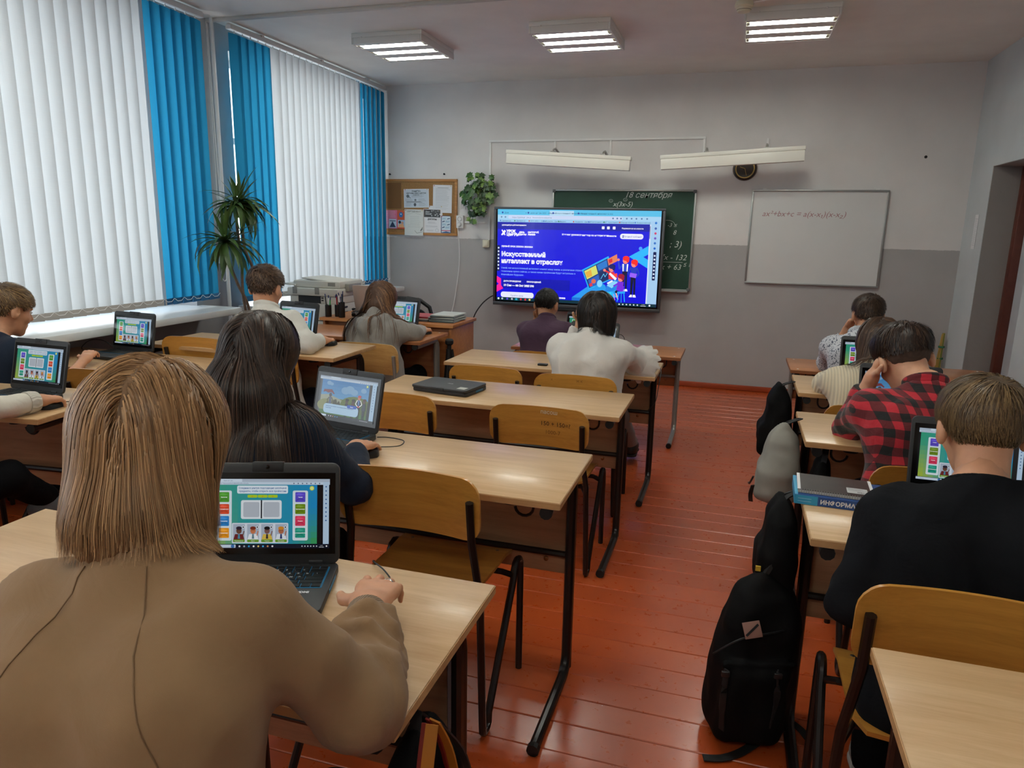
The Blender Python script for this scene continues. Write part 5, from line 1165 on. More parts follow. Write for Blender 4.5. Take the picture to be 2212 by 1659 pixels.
# folded tripod under the hoodie girl's desk
tp=thing('tripod','folded black camera tripod standing by the brown desk','tripod',(-1.775,4.36,0))
MB().tube([(0,0,.30),(0,0,.70)],.014,10).build('centre_column',M_CAP,tp); MB().lathe([(.02,.69),(.028,.70),(.028,.72),(.02,.73)],12).build('head',M_CAP,tp)
for k in range(3):
    a=k*2*math.pi/3+.5; q=MB().tube([(.015*math.cos(a),.015*math.sin(a),.66),(.07*math.cos(a),.07*math.sin(a),.30),(.125*math.cos(a),.125*math.sin(a),.008)],[.012,.010,.008],8).build('leg',M_CAP,tp); MB().lathe([(.010,0),(.012,.004),(.009,.016)],8,(.125*math.cos(a),.125*math.sin(a),0)).build('rubber_foot',M_CAP,q)

# ================================================================ PLANTS
M_LEAFD=mat('dracaena_leaf','#3f5a28',.4,var=.35,vscale=9); M_STEM=mat('grey_brown_stem','#6a584a',.8,var=.2,vscale=40,bump=.5,bscale=90)
dp=thing('dracaena','tall dracaena plant with arching narrow leaves between the windows','plant',(-3.22,4.22,0))
MB().lathe([(.10,0),(.115,.01),(.15,.24),(.16,.25),(.16,.27),(.145,.27),(.135,.23)],24).build('pot',mat('terracotta_pot','#8a5436',.7,var=.1),dp); MB().lathe([(.136,.225),(.136,.232)],20).build('soil',mat('soil','#2a2018',.95),dp)
crowns=[((-.03,.30-.22+.02,1.60),1.0),((.0,.12-.22+.02,1.59),.85),((.0,-.045-.22+.04,1.35),.95)]
crowns=[((0,-.02,1.585),1.0),((.02,-.10,1.565),.8),((.02,-.225,1.33),1.0)]
paths=[[(.02,.02,.22),(.04,.06,.6),(.03,.05,1.0),(.05,.0,1.15),(0,-.01,1.3),crowns[0][0]],[(-.02,.0,.22),(.0,-.02,.7),(.02,-.08,1.0),(.01,-.06,1.2),(.0,-.07,1.4),crowns[1][0]],[(.0,-.03,.22),(.02,-.02,.7),(.04,-.06,.9),(.03,-.14,1.05),(.02,-.2,1.2),crowns[2][0]]]
for p in paths: MB().tube(smooth_path(p,6),.010,7).build('stem',M_STEM,dp)
def blade(L,w,droop,n=7):
    vs=[];fs=[]
    for i in range(n):
        t=i/(n-1); a=droop*t; 
        x=L*(math.sin(a)/droop if abs(droop)>1e-3 else t); z=-L*(1-math.cos(a))/droop if abs(droop)>1e-3 else 0
        ww=w*(math.sin(math.pi*min(1,.12+.88*t)**.8)**.8 if t<1 else 0)+.0006
        vs+=[(x,-ww,z+ww*.35),(x,0,z),(x,ww,z+ww*.35)]
    for i in range(n-1):
        for k in range(2): fs.append((3*i+k,3*i+3+k,3*i+4+k,3*i+1+k))
    return MB().add(vs,fs).mesh('leaf',M_LEAFD,angle=80)
BL=[blade(.28,.016,1.0),blade(.32,.018,1.7),blade(.26,.014,.5),blade(.34,.017,2.1),blade(.30,.018,1.4)]
for (c,s) in crowns:
    for k in range(46):
        az=k*2.399963; el=R(random.uniform(60,88)) if k<6 else R(random.uniform(-25,45)); me=BL[2] if k<6 else random.choice(BL)
        o=mesh_obj('leaf',me,dp,c); o.rotation_euler=Euler((random.uniform(-.3,.3),-el,az)); o.scale=(s*random.uniform(.75,1.1),)*3
M_IVY=mat('ivy_leaf_green','#345a22',.45,var=.45,vscale=14); M_IVY2=mat('ivy_leaf_light','#5c7d30',.45,var=.3,vscale=14); M_IVY3=mat('ivy_leaf_dark','#24421c',.45,var=.3,vscale=14)
iv=thing('hanging_ivy','bushy green ivy hanging on the wall beside the screen','plant',(-2.47,6.80,1.77))
MB().lathe([(.05,-.02),(.065,.0),(.07,.08),(.062,.08),(.058,.0)],16,(0,.05,-.02)).build('wall_pot',mat('white_plastic','#e4e4e2',.4),iv); MB().box(-.02,.10,-.02,.02,.129,.06).build('pot_bracket',M_WHITE,iv)
shape=[(0,0),(.016,.020),(.034,.012),(.028,.034),(.044,.050),(.022,.052),(0,.078),(-.022,.052),(-.044,.050),(-.028,.034),(-.034,.012),(-.016,.020)]
def ivy_leaf(m):
    vs=[(x,y,.010*math.sin(y*30)-.35*abs(x)*abs(x)/.04) for x,y in shape]+[(0,.036,.008)]; fs=[(i,(i+1)%12,12) for i in range(12)]
    return MB().add(vs,fs).mesh('leaf',m,angle=80)
IV=[ivy_leaf(m) for m in (M_IVY,M_IVY3,M_IVY2,M_IVY3)]
stems=[]
for k in range(150):
    while True:
        p=Vector((random.uniform(-1,1),random.uniform(-1,.6),random.uniform(-1,1)))
        if p.length<1: break
    zz=p.z; sx=.175 if zz>-.3 else .12; q=Vector((p.x*sx+.02*zz,p.y*.10,zz*.215+.005))
    if k<4: q=Vector((-.06+.02*k,-.03,-.225-.01*k))
    o=mesh_obj('leaf',random.choice(IV),iv,q); d=Vector((p.x*.5,-1.0+.3*p.y,.2+.3*p.z)).normalized()
    o.rotation_euler=(d.to_track_quat('Z','Y')@Euler((0,0,random.uniform(2.2,4.1))).to_quaternion()).to_euler(); o.scale=(random.uniform(.6,1.05),)*3
for k in range(9):
    a=random.uniform(-.15,.15); MB().tube(smooth_path([(0,.04,.05),(a*.5,-.02,.10),(a,-.05,.0),(a*1.1,-.04,-.15)],4),.002,5).build('stem',mat('ivy_stem','#4a5a2a',.7),iv)
# ================================================================ PEOPLE
def nrm(v): v=np.asarray(v,float); return v/(np.linalg.norm(v)+1e-12)
def rotm(yaw,pitch=0,roll=0):
    """columns = head's right, forward, up"""
    m=Matrix.Rotation(R(yaw),3,'Z')@Matrix.Rotation(R(-pitch),3,'X')@Matrix.Rotation(R(roll),3,'Y'); return np.array(m)
def skin_mat(name,col):
    if name in _MATS: return _MATS[name]
    t=NT(name); v=t.coords(); c=lin(col)
    t.base(t.ramp(t.noise(v,30,4),[(.3,tuple(x*.9 for x in c)),(.7,tuple(min(1,x*1.06) for x in c))])); t.set(Roughness=.5,Subsurface_Weight=.12,Subsurface_Scale=.01); t.b.inputs['Subsurface Radius'].default_value=(1,.35,.2)
    t.bump(t.noise(v,400,2),.06,.0006); _MATS[name]=t.m; return t.m
M_SK=skin_mat('skin_light','#d9a585'); M_SK2=skin_mat('skin_tan','#b98563'); M_SK3=skin_mat('skin_warm','#cf9876')
def hair_mat(name,rough=.42):
    if name in _MATS: return _MATS[name]
    t=NT(name); a=t.n('ShaderNodeVertexColor',layer_name='Col'); t.l(a.outputs[0],t.b.inputs['Base Color']); t.set(Roughness=rough); t.b.inputs['Specular IOR Level'].default_value=.35
    _MATS[name]=t.m; return t.m
M_HAIR=hair_mat('hair_strands'); M_SCALP={}
def scalp_mat(col):
    k='hair_base_'+str(col)
    return mat(k,tuple(x*.75 for x in lin(col)),.6,var=.3,vscale=60,bump=.6,bscale=160,stretch=(1,1,.25),bdist=.002)
M_EYE=mat('eye_white','#e4e0da',.2); M_IRIS=mat('eye_iris','#2a1c14',.15)
def head_sd(P):
    """head in its own frame, metres: +y face, +z crown"""
    d=d_ell(P,(0,-.012,.028),(.073,.092,.078))
    d=smin(d,d_ell(P,(0,.028,-.040),(.056,.060,.074)),.035)
    d=smin(d,d_cone(P,(0,.065,-.098),(0,.055,-.085),.018,.024),.03)                 # chin
    for s in (-1,1):
        d=smin(d,d_ell(P,(s*.040,.058,-.028),(.020,.020,.018)),.02)                 # cheek
        d=-smin(-d,d_ell(P,(s*.030,.088,.004),(.016,.012,.010)),.012)               # eye socket
        d=smin(d,d_cone(P,(s*.040,.078,.020),(s*.015,.086,.017),.006,.006),.010)    # brow
        c=np.array([[.35*s,.94*s,0],[-.94,.35,0],[0,0,1]]).T if False else None
        e=d_ell(P,(s*.081,-.014,-.008),(.012,.021,.033)); e=np.maximum(e,-d_ell(P,(s*.094,-.004,-.004),(.009,.011,.019)))
        d=smin(d,e,.006)                                                            # ear
    d=smin(d,d_cone(P,(0,.086,.008),(0,.105,-.026),.006,.011),.010)                 # nose
    d=smin(d,d_cone(P,(-.008,.090,-.030),(.008,.090,-.030),.007,.007),.008)
    d=smin(d,d_cone(P,(-.017,.078,-.060),(.017,.078,-.060),.007,.007),.008)         # lips
    d=-smin(-d,d_cone(P,(-.018,.088,-.0605),(.018,.088,-.0605),.0025,.0025),.003)
    return d
def hand_sd_maker(W,d,n,side,curl=(30,40,25),thumb=(.55,.75,.25),s=.95,spread=1.0,fc=None):
    d=nrm(d); n=nrm(np.asarray(n,float)-d*np.dot(n,d)); t=np.cross(d,n)*(1 if side=='R' else -1)
    W=np.asarray(W,float); K=[]; palm=[]; fing=[]
    for i,(o,kl,L,r) in enumerate(((.030,.082,.068,.0088),(.010,.088,.076,.0090),(-.010,.084,.071,.0086),(-.029,.075,.056,.0078))):
        b=W+s*(d*kl+t*o); palm.append((W+s*(d*.008+t*o*.55),b,.0165*s,.0125*s)); c=fc[i] if fc else curl
        a=0.0; p=b; sg=[]; dd=nrm(d+t*o*1.6*spread)
        for j,q in enumerate((.44,.31,.25)):
            a+=R(c[j]); v=dd*math.cos(a)+n*math.sin(a); e=p+v*L*q*s; sg.append((p,e,r*s*(1-.12*j),r*s*(1-.12*(j+1)))); p=e
        fing.append(sg); K.append(b)
    palm.append((K[0]-d*.012*s,K[3]-d*.012*s,.0115*s,.0105*s))
    tb=W+s*(d*.022+t*.022); th=nrm(d*thumb[0]+t*thumb[1]+n*thumb[2]); t1=tb+th*.045*s; t2=t1+nrm(th*.8+d*.5-t*.15)*.032*s
    fing.append([(W+s*d*.01+t*.01*s,tb,.015*s,.014*s),(tb,t1,.0135*s,.0105*s),(t1,t2,.0102*s,.0082*s)])
    def fn(P):
        q=None
        for a,b,r0,r1 in palm:
            e=d_cone(P,a,b,r0,r1); q=e if q is None else smin(q,e,.009*s)
        for sg in fing:
            e=None
            for a,b,r0,r1 in sg:
                g=d_cone(P,a,b,r0,r1); e=g if e is None else smin(e,g,.004)
            q=smin(q,e,.007)
        return q
    pts=np.array([x for sg in fing for a,b,_,_ in sg for x in (a,b)]+[W]); return fn,pts,(W,d,n,t,K,fing)
def ik(S,Wp,a,b,hint):
    S,Wp=np.asarray(S,float),np.asarray(Wp,float); v=Wp-S; L=np.linalg.norm(v); u=v/L; L=min(L,(a+b)*.999)
    x=(a*a-b*b+L*L)/(2*L); h=math.sqrt(max(0,a*a-x*x)); hd=np.asarray(hint,float); hd=nrm(hd-u*np.dot(hd,u)); return S+u*x+hd*h
class Rig: pass
def ribbons(paths,width,normals,taper=True):
    """paths (n,m,3) -> thin ribbons lying across normals (n,m,3)"""
    n,m,_=paths.shape; T=np.gradient(paths,axis=1); S=np.cross(T,normals); S/=np.linalg.norm(S,axis=2,keepdims=True)+1e-9
    w=(width if np.ndim(width)==0 else np.asarray(width)[:,None]); prof=np.linspace(1,.15,m)**.6 if taper else np.ones(m)
    hw=(w*prof[None,:])[...,None]*.5 if np.ndim(width) else (width*prof)[None,:,None]*.5
    V=np.stack([paths-S*hw,paths+S*hw],2).reshape(-1,3); b=np.arange(n)[:,None]*(2*m)+np.arange(m-1)[None,:]*2
    F=np.stack([b,b+1,b+3,b+2],-1).reshape(-1,4); return V,F
CR=np.array([.073,.092,.078]); CC=np.array([0,-.012,.028])
def head_pts(n,inf,rng,hairline):
    out=[]
    while sum(map(len,out))<n:
        v=rng.normal(size=(n*2,3)); v/=np.linalg.norm(v,axis=1,keepdims=True); p=CC+v*(CR+inf); out.append(p[p[:,2]>hairline(p)])
    p=np.concatenate(out)[:n]; nn=(p-CC)/(CR+inf)**2; return p,nn/np.linalg.norm(nn,axis=1,keepdims=True)
def short_line(p,nape=-.075,ear=-.005,front=.055): return np.interp(p[:,1],[-.105,-.065,-.040,-.030,.020,.030,.055,.1],[nape,nape*.9,-.035,.018,.024,.0,front-.012,front])
def col_var(n,base,rng,amt=.35,hi=None,hif=.0):
    c=np.array(lin(base))[None,:]*rng.uniform(1-amt,1+amt,(n,1))
    if hi is not None:
        m=rng.random(n)<hif; c[m]=np.array(lin(hi))*rng.uniform(.8,1.15,(m.sum(),1))
    return np.clip(c,0,1)
def hair_short(r,col,length=.045,inf=.012,n=2600,top=0.0,swirl=.5,lift=.35,nape=-.075,seed=1,width=.0035,hi=None,hif=.2,messy=.25,fade=None,front=.055,h=.006):
    """close-cropped hair: a sculpted cap plus combed strands"""
    rng=np.random.default_rng(seed)
    def cap(P):
        d=d_ell(P,CC,CR+inf)
        if top: d=smin(d,d_ell(P,(0,.0,.055),(.070+top,.088+top,.058+top)),.02)
        d=d+inf*.75*np.clip((.035-P[:,2])/.085,0,1); zc=short_line(P,nape,front=front); d=np.maximum(d,(zc-P[:,2])*.7); return d+.0022*wob(P,120,seed)+.0015*wob(P,260,seed+1)
    V,F=nets(cap,(-.12,-.14,-.12),(.12,.13,.17),h)
    cp=np_mesh('hair_cap',V@r.HM.T+r.head*1-r.org,F,scalp_mat(col) if fade is None else fade)
    hl=lambda p: short_line(p,nape,front=front) if fade is None else np.full(len(p),.012)+np.interp(p[:,1],[-.1,.1],[.0,.035])
    p,nn=head_pts(n,inf,rng,hl); crown=np.array([.012,-.065,.10])
    t=p-crown; t-=nn*(t*nn).sum(1,keepdims=True); t/=np.linalg.norm(t,axis=1,keepdims=True)+1e-6
    t=t+swirl*np.cross(nn,t)+rng.normal(0,messy,(n,3)); t-=nn*(t*nn).sum(1,keepdims=True); t/=np.linalg.norm(t,axis=1,keepdims=True)
    m=6; L=length*rng.uniform(.7,1.15,n)*np.interp(p[:,2],[-.08,.0,.04,.085],[.12,.18,.45,1.0]); P=np.zeros((n,m,3)); N=np.zeros((n,m,3))
    q=p-nn*.003; of=rng.uniform(-.001,.004,n)
    for k in range(m):
        nn=(q-CC)/(CR+inf)**2; nn/=np.linalg.norm(nn,axis=1,keepdims=True); P[:,k]=q; N[:,k]=nn
        t=t-nn*(t*nn).sum(1,keepdims=True)+rng.normal(0,messy*.15,(n,3)); t/=np.linalg.norm(t,axis=1,keepdims=True); q=q+t*(L/(m-1))[:,None]
        rad=CR+inf*(1-.75*np.clip((.035-q[:,2])/.085,0,1))[:,None]+(top*.75*np.clip((q[:,2]-.02)/.06,0,1))[:,None]+(of+lift*.02*(k/(m-1)))[:,None]
        l=np.linalg.norm((q-CC)/rad,axis=1); q=CC+(q-CC)/l[:,None]
    V2,F2=ribbons(P,width*rng.uniform(.6,1.3,n),N); c=np.repeat(col_var(n,col,rng,.35,hi,hif),2*m,0)
    V2=V2@r.HM.T+r.head-r.org
    o=mesh_obj('hair',cp,r.root); s=mesh_obj('hair_strands',np_mesh('hair_strands',V2,F2,M_HAIR,col=c),o); s['kind']='stuff'
    return o
def hair_long(r,col,L=.30,n=2600,inf=.012,part=(.01,.0),seed=1,width=.004,hi=None,hif=.2,bulk=(),m=13,flare=0.0,wave=0.0,h=.007,messy=.05,Lvar=.12,back=.25,collide=True,h2=None,sidew=.0,gsc=1.0,coff=.012,amt=.38,split=0.0,flz=-.13,hugz=-.07):
    rng=np.random.default_rng(seed); g=r.HM.T@np.array([0,0,-1.0])
    def line(P): return np.interp(P[:,1],[-.105,-.02,.03,.06,.09],[-.10,-.09,-.03,.045,.055])
    def cap(P):
        d=d_ell(P,CC,CR+inf*.8)
        for b in bulk: d=smin(d,d_cone(P,b[0],b[1],b[2],b[3]) if len(b)==4 else d_ell(P,b[0],b[1]),.03)
        face=d_ell(P,(0,.075,-.03),(.056,.075,.085)); d=np.maximum(d,-face)
        zc=np.interp(P[:,1],[-.1,.02,.06,.09],[-9,-9,.035,.05]); d=np.maximum(d,(zc-P[:,2])*.7)
        return d+.0028*np.sin(np.arctan2(P[:,0],-P[:,1]-.0)*34+6*P[:,2]*10+2*wob(P,30,seed))*.8+.0015*wob(P,110,seed)
    lo=np.array([-.16,-.18,-.13]);hi_=np.array([.16,.13,.16])
    for b in bulk:
        if len(b)==4: 
            for q,rr in ((b[0],b[2]),(b[1],b[3])): lo=np.minimum(lo,np.array(q)-rr-.03); hi_=np.maximum(hi_,np.array(q)+rr+.03)
        else: lo=np.minimum(lo,np.array(b[0])-np.array(b[1])-.03); hi_=np.maximum(hi_,np.array(b[0])+np.array(b[1])+.03)
    V,F=nets(cap,lo,hi_,h); base=mesh_obj('hair',np_mesh('hair',V@r.HM.T+r.head-r.org,F,scalp_mat(col)),r.root)
    p,nn=head_pts(n,inf*.9,rng,line)
    # comb away from the parting line, then let it fall
    px=part[0]+part[1]*p[:,1]; sgn=np.sign(p[:,0]-px+1e-6); sd=np.stack([sgn*1.0,-back*np.ones(n),np.zeros(n)],1)
    sd[p[:,1]<-.05]*=np.array([.35+.65*min(1,split),1,1]); d=sd-nn*(sd*nn).sum(1,keepdims=True); d/=np.linalg.norm(d,axis=1,keepdims=True)+1e-6
    wz=np.clip((p[:,2]-.015)/.07,0,1)[:,None]; gt=g-nn*(nn@g)[:,None]+split*np.stack([sgn,0*sgn,0*sgn],1); d=d*wz+gt*(1-wz)+rng.normal(0,messy*.5,(n,3)); d/=np.linalg.norm(d,axis=1,keepdims=True)+1e-6; LL=np.maximum(.045,L-(.10-p[:,2])*1.1)*(1+rng.uniform(-Lvar,Lvar,n)); ds=(LL/(m-1))[:,None]; off=rng.uniform(0,1,n)**1.5*inf*.9+inf*.55
    def usd(Q):
        Q=Q.astype(f4); u=d_ell(Q,CC,CR)-off
        for b in bulk: u=smin(u,(d_cone(Q,b[0],b[1],b[2],b[3]) if len(b)==4 else d_ell(Q,b[0],b[1]))-(off-inf*.6),.035)
        return u
    PP=np.zeros((n,m,3)); NN=np.zeros((n,m,3)); q=p.copy(); ph=rng.uniform(0,6.28,n); cl=rng.uniform(-1,1,(n,3)); og=r.org
    for k in range(m):
        PP[:,k]=q; v=(q-CC)*np.array([1,1,.25]); v[:,2]*=.3; NN[:,k]=v/(np.linalg.norm(v,axis=1,keepdims=True)+1e-6)
        gg=g*gsc*(.30+.70*min(1,k/3.0)); d=d*(.72 if k<3 else .5)+gg*.5
        if flare: d=d+NN[:,k]*(flare*np.clip((flz-q[:,2])/.05,0,1))[:,None]
        if split: q[:,0]+=sgn*split*.010*np.clip((-.02-q[:,2])/.04,0,1)*np.clip((.075-np.abs(q[:,0]))/.05,0,1)
        if wave: d=d+wave*np.stack([np.sin(ph+k*.9),np.cos(ph*1.7+k*.8),0*ph],1)*(k/m)
        d=d+rng.normal(0,messy*.25,(n,3)); d/=np.linalg.norm(d,axis=1,keepdims=True)+1e-9; q0=q.copy(); q=q+d*ds
        for _ in range(2):                                               # lie on the rounded mass of hair, neither inside nor floating
            u=usd(q); ep=.003; G=np.stack([usd(q+np.array([ep,0,0]))-u,usd(q+np.array([0,ep,0]))-u,usd(q+np.array([0,0,ep]))-u],1)/ep; G/=np.linalg.norm(G,axis=1,keepdims=True)+1e-6
            q=q-G*np.where(u<0,u,np.where((u<.035)&(q[:,2]>hugz),u*.8,0))[:,None]
        if collide:
            w=(q@r.HM.T+r.head).astype(f4); sdv=r.shirt(w); mk=sdv<coff*.3+off*.35
            if mk.any():
                ww=w[mk]; s0=sdv[mk]; ep=.004; G=np.stack([r.shirt(ww+A(ep,0,0))-s0,r.shirt(ww+A(0,ep,0))-s0,r.shirt(ww+A(0,0,ep))-s0],1)/ep; G/=np.linalg.norm(G,axis=1,keepdims=True)+1e-6
                ww=ww+G*((coff*.3+off[mk]*.35-s0)[:,None]); q[mk]=(ww-r.head)@r.HM
        d=q-q0; d/=np.linalg.norm(d,axis=1,keepdims=True)+1e-9; q=q0+d*ds
    V2,F2=ribbons(PP,width*rng.uniform(.5,1.4,n),NN); c=np.repeat(col_var(n,col,rng,amt,hi,hif),2*m,0)
    s=mesh_obj('hair_strands',np_mesh('hair_strands',V2@r.HM.T+r.head-r.org,F2,M_HAIR,col=c),base); s['kind']='stuff'
    return base
def person(label,hip,neck,head,hy=0,hp=15,hr=0,by=0,bw=.16,s=1.0,wR=None,wL=None,eR=None,eL=None,hR=None,hL=None,girth=1.0,cloth=None,clothname='shirt',skin=None,trous=None,shoe=None,knees=None,ankles=None,h=.012,baggy=1.0,cuff=.035,wr=.004,collar=None,ua=.26,fa=.235,neckline=.018,extra=None,hh=.0055,handh=.0045,sleeve=1.0,slouch=.03,legs=True,hs=.92,ribneck=None,headscale=1.0,drop=.070,fold=1.0):
    r=Rig(); skin=skin or M_SK; hip=np.array(hip,float); neck=np.array(neck,float); head=np.array(head,float)
    r.org=np.array([hip[0],hip[1],0.0]); r.head=head; r.HM=rotm(hy,hp,hr)*headscale; HMi=np.linalg.inv(r.HM); r.root=thing('person',label,'person',tuple(r.org))
    up=nrm(neck-hip); side=nrm(np.array([math.cos(R(by)),math.sin(R(by)),0])-up*np.dot(up,[math.cos(R(by)),math.sin(R(by)),0])); fwd=np.cross(up,side); r.up,r.side,r.fwd=up,side,fwd
    ln=np.linalg.norm(neck-hip); chest=hip+up*ln*.70-fwd*slouch; waist=hip+up*ln*.33-fwd*slouch*.8; nb=neck-up*.03*s
    SR=neck-up*drop*s+side*bw-fwd*.002; SL=neck-up*drop*s-side*bw-fwd*.002; ua*=s; fa*=s
    r.SR,r.SL=SR,SL
    if wR is None: wR=hip+side*.12+fwd*.2+np.array([0,0,.12])
    if wL is None: wL=hip-side*.12+fwd*.2+np.array([0,0,.12])
    ER=np.array(eR,float) if eR is not None else ik(SR,wR,ua,fa,side*.6-fwd*.5-np.array([0,0,.8])); EL=np.array(eL,float) if eL is not None else ik(SL,wL,ua,fa,-side*.6-fwd*.5-np.array([0,0,.8]))
    wR,wL=np.array(wR,float),np.array(wL,float); r.arms=((SR,ER,wR),(SL,EL,wL)); g=girth*s
    def torso(P,k=1.0,inf=0.0):
        d=None
        for sg in (-1,1):
            for a,b,ra,rb in ((chest+side*sg*bw*.50,waist+side*sg*bw*.44,.104,.098),(waist+side*sg*bw*.44,hip+side*sg*bw*.55,.098,.112),(nb-up*.005,(SR if sg>0 else SL)-side*sg*.02,.052,.054),(chest+side*sg*bw*.55+up*.03,(SR if sg>0 else SL)-side*sg*.035-up*.02,.085,.055)):
                e=d_cone(P,a,b,ra*g*k+inf,rb*g*k+inf); d=e if d is None else smin(d,e,.07)
        return smin(d,d_cone(P,neck-up*.05,neck+up*.03,.068*s*k,.060*s*k),.04)
    hand_dirs=[]
    def sleeves(P):
        d=None
        for S,E,Wr in r.arms:
            fd=nrm(Wr-E); ce=E+(Wr-E)*(sleeve if sleeve<1 else 1)-fd*cuff*(1 if sleeve>=1 else 0)
            a=d_cone(P,S,E,.055*g*baggy,.050*g*baggy); b=d_cone(P,E,ce+fd*.03,.050*g*baggy,(.040 if sleeve>=1 else .046)*g*baggy); b=np.maximum(b,((P-ce)@fd.astype(f4)))
            e=smin(a,b,.03)
            fo=np.exp(-((P-E.astype(f4))**2).sum(1)/(.085**2)); u=nrm(E-S).astype(f4); e=e+fo*wr*1.3*np.sin((P@u)*75+2.2*wob(P,28,5))
            fo2=np.exp(-((P-ce.astype(f4))**2).sum(1)/(.07**2)); e=e+fo2*wr*.8*np.sin((P@fd.astype(f4))*95+2*wob(P,30,9))
            d=e if d is None else np.minimum(d,e)
        return d
    nl=(neck+up*neckline).astype(f4); nv=nrm(up*.9+fwd*.30).astype(f4); hb=(hip-up*.02).astype(f4)
    def shirt(P):
        t=torso(P); t=smin(t,10+0*t,0) if False else t
        t=np.maximum(t,(P-nl)@nv); t=np.maximum(t,-(P-hb)@up.astype(f4)-.04)
        d=smin(t,sleeves(P),.035)
        if extra: d=extra(P,d,r)
        sd_=int(abs(hip[0])*100)%50; Q=np.stack([P@side.astype(f4),P@fwd.astype(f4),(P@up.astype(f4))*.42],1)
        rg1=(1-np.abs(wob(Q,20,sd_)))**3; Q[:,0]+=Q[:,2]*.9; rg2=(1-np.abs(wob(Q,30,sd_+3)))**3
        return d-wr*fold*(1.5*rg1+.9*rg2-.7)+wr*.25*wob(P,62,7)
    r.shirt=shirt; r.torso=torso
    pts=np.array([hip-.16,hip+.16,neck+.08,SR+.09,SL-.09,ER+.09,ER-.09,EL-.09,EL+.09,wR+.06,wR-.06,wL-.06,wL+.06]); lo,hi=pts.min(0)-.03,pts.max(0)+.03
    V,F=nets(shirt,lo,hi,h); r.cloth=mesh_obj(clothname,np_mesh(clothname,V-r.org,F,cloth),r.root)
    # skin: head and neck, hands with wrists, and the body under the clothes, one mesh
    VV=[];FF=[];nv_=0
    def put(V,F):
        nonlocal nv_
        VV.append(V); FF.append(F+nv_); nv_+=len(V)
    nk=(neck-up*.06)
    def headneck(P):
        q=((P-head.astype(f4))@HMi.T.astype(f4)); d=head_sd(q)*headscale
        j=head+r.HM@np.array([0,-.030,-.055]); return smin(d,smin(d_cone(P,j,neck-up*.02,.050*s,.054*s),d_cone(P,neck-up*.02,nk,.054*s,.062*s),.02),.03)
    pts=np.array([head-.14,head+.14,nk-.07,nk+.07]); V,F=nets(headneck,pts.min(0),pts.max(0),hh); put(V,F)
    r.hands=[]
    for (S,E,Wr),hd,sd in ((r.arms[0],hR,'R'),(r.arms[1],hL,'L')):
        fd=nrm(Wr-E); hd=dict(hd or {}); dr=hd.pop('d',fd); n=hd.pop('n',(0,0,-1)); fn,pp,info=hand_sd_maker(Wr,dr,n,sd,s=hd.pop('s',hs*s),**hd); r.hands.append(info)
        e0=E+(Wr-E)*(.35 if sleeve>=1 else .0)
        f2=lambda P,fn=fn,e0=e0,Wr=Wr,dr=dr: smin(fn(P),d_cone(P,e0,np.asarray(Wr)+nrm(dr)*.012,.036*s,.0225*s),.02)
        pp=np.vstack([pp,e0,Wr]); V,F=nets(f2,pp.min(0)-.045,pp.max(0)+.045,handh); put(V,F)
    core=lambda P: smin(torso(P,.82),np.minimum(d_cone(P,SR,ER,.042*s,.036*s),d_cone(P,SL,EL,.042*s,.036*s)),.02)
    V,F=nets(core,lo,hi,.028); put(V,F)
    b=mesh_obj('body',np_mesh('body',np.concatenate(VV)-r.org,np.concatenate(FF),skin),r.root); r.body=b
    for sg in (-1,1):
        c=head+r.HM@np.array([sg*.030,.0765,.004])-r.org; e=MB().lathe([(.0005,-.0105),(.006,-.0085),(.0102,0),(.006,.0085),(.0005,.0105)],10,M=Matrix.Translation(c)@Matrix(np.array(nrm(r.HM[:,0])[:,None]).tolist() and [[1,0,0],[0,1,0],[0,0,1]]).to_4x4()).build('eye',M_EYE,b)
        c2=c+r.HM@np.array([0,.0078,0]); MB().lathe([(.0005,-.0048),(.0042,-.002),(.0050,0),(.0042,.002),(.0005,.0048)],8,M=Matrix.Translation(c2)).build('iris',M_IRIS,e)
    # collar band
    if ribneck is not None or collar is not None:
        m=ribneck or collar; c0=neck+up*(neckline-.010); rr=[.062*s,.056*s] ; th=.0105 if ribneck else .012
        ring=[]
        for k in range(28):
            a=2*math.pi*k/28; ring.append(c0+side*rr[0]*math.cos(a)+fwd*(rr[1]*math.sin(a)+.006)+up*(-.020*math.sin(a)+.004))
        rg=np.array(ring)
        def cf(P):
            d=None
            for k in range(28):
                e=d_cone(P,rg[k],rg[(k+1)%28],th*.75,th*.75); d=e if d is None else np.minimum(d,e)
                if collar is not None:
                    e=d_cone(P,rg[k]+up*.016,rg[(k+1)%28]+up*.016,th*.55,th*.55); d=smin(d,e,.012)
            return d
        V,F=nets(cf,rg.min(0)-.04,rg.max(0)+.05,.0045); mesh_obj('collar',np_mesh('collar',V-r.org,F,m),r.cloth)
    # legs
    if legs:
        zs=hip[2]; th=.40*s; kn=knees or [hip+side*.10*sg+fwd*np.array([1,1,0])*th+np.array([0,0,.03]) for sg in (1,-1)]
        an=ankles or [np.array([k[0]+fwd[0]*.03,k[1]+fwd[1]*.03,.085]) for k in kn]; kn=[np.array(k,float) for k in kn]; an=[np.array(k,float) for k in an]
        def leg(P):
            d=d_cone(P,hip-side*.06,hip+side*.06,.105*g,.105*g)
            for sg,k,a in ((1,kn[0],an[0]),(-1,kn[1],an[1])):
                e=smin(d_cone(P,hip+side*sg*.08,k,.085*g,.064*g),d_cone(P,k,a,.060*g,.048*g),.03); d=smin(d,e,.04)
            return d+.004*wob(P,26,3)+.002*wob(P,60,5)
        pts=np.array(kn+an+[hip]); V,F=nets(leg,pts.min(0)-.16,pts.max(0)+.16,max(h,.013)); mesh_obj('trousers',np_mesh('trousers',V-r.org,F,trous or M_TRK),r.root)
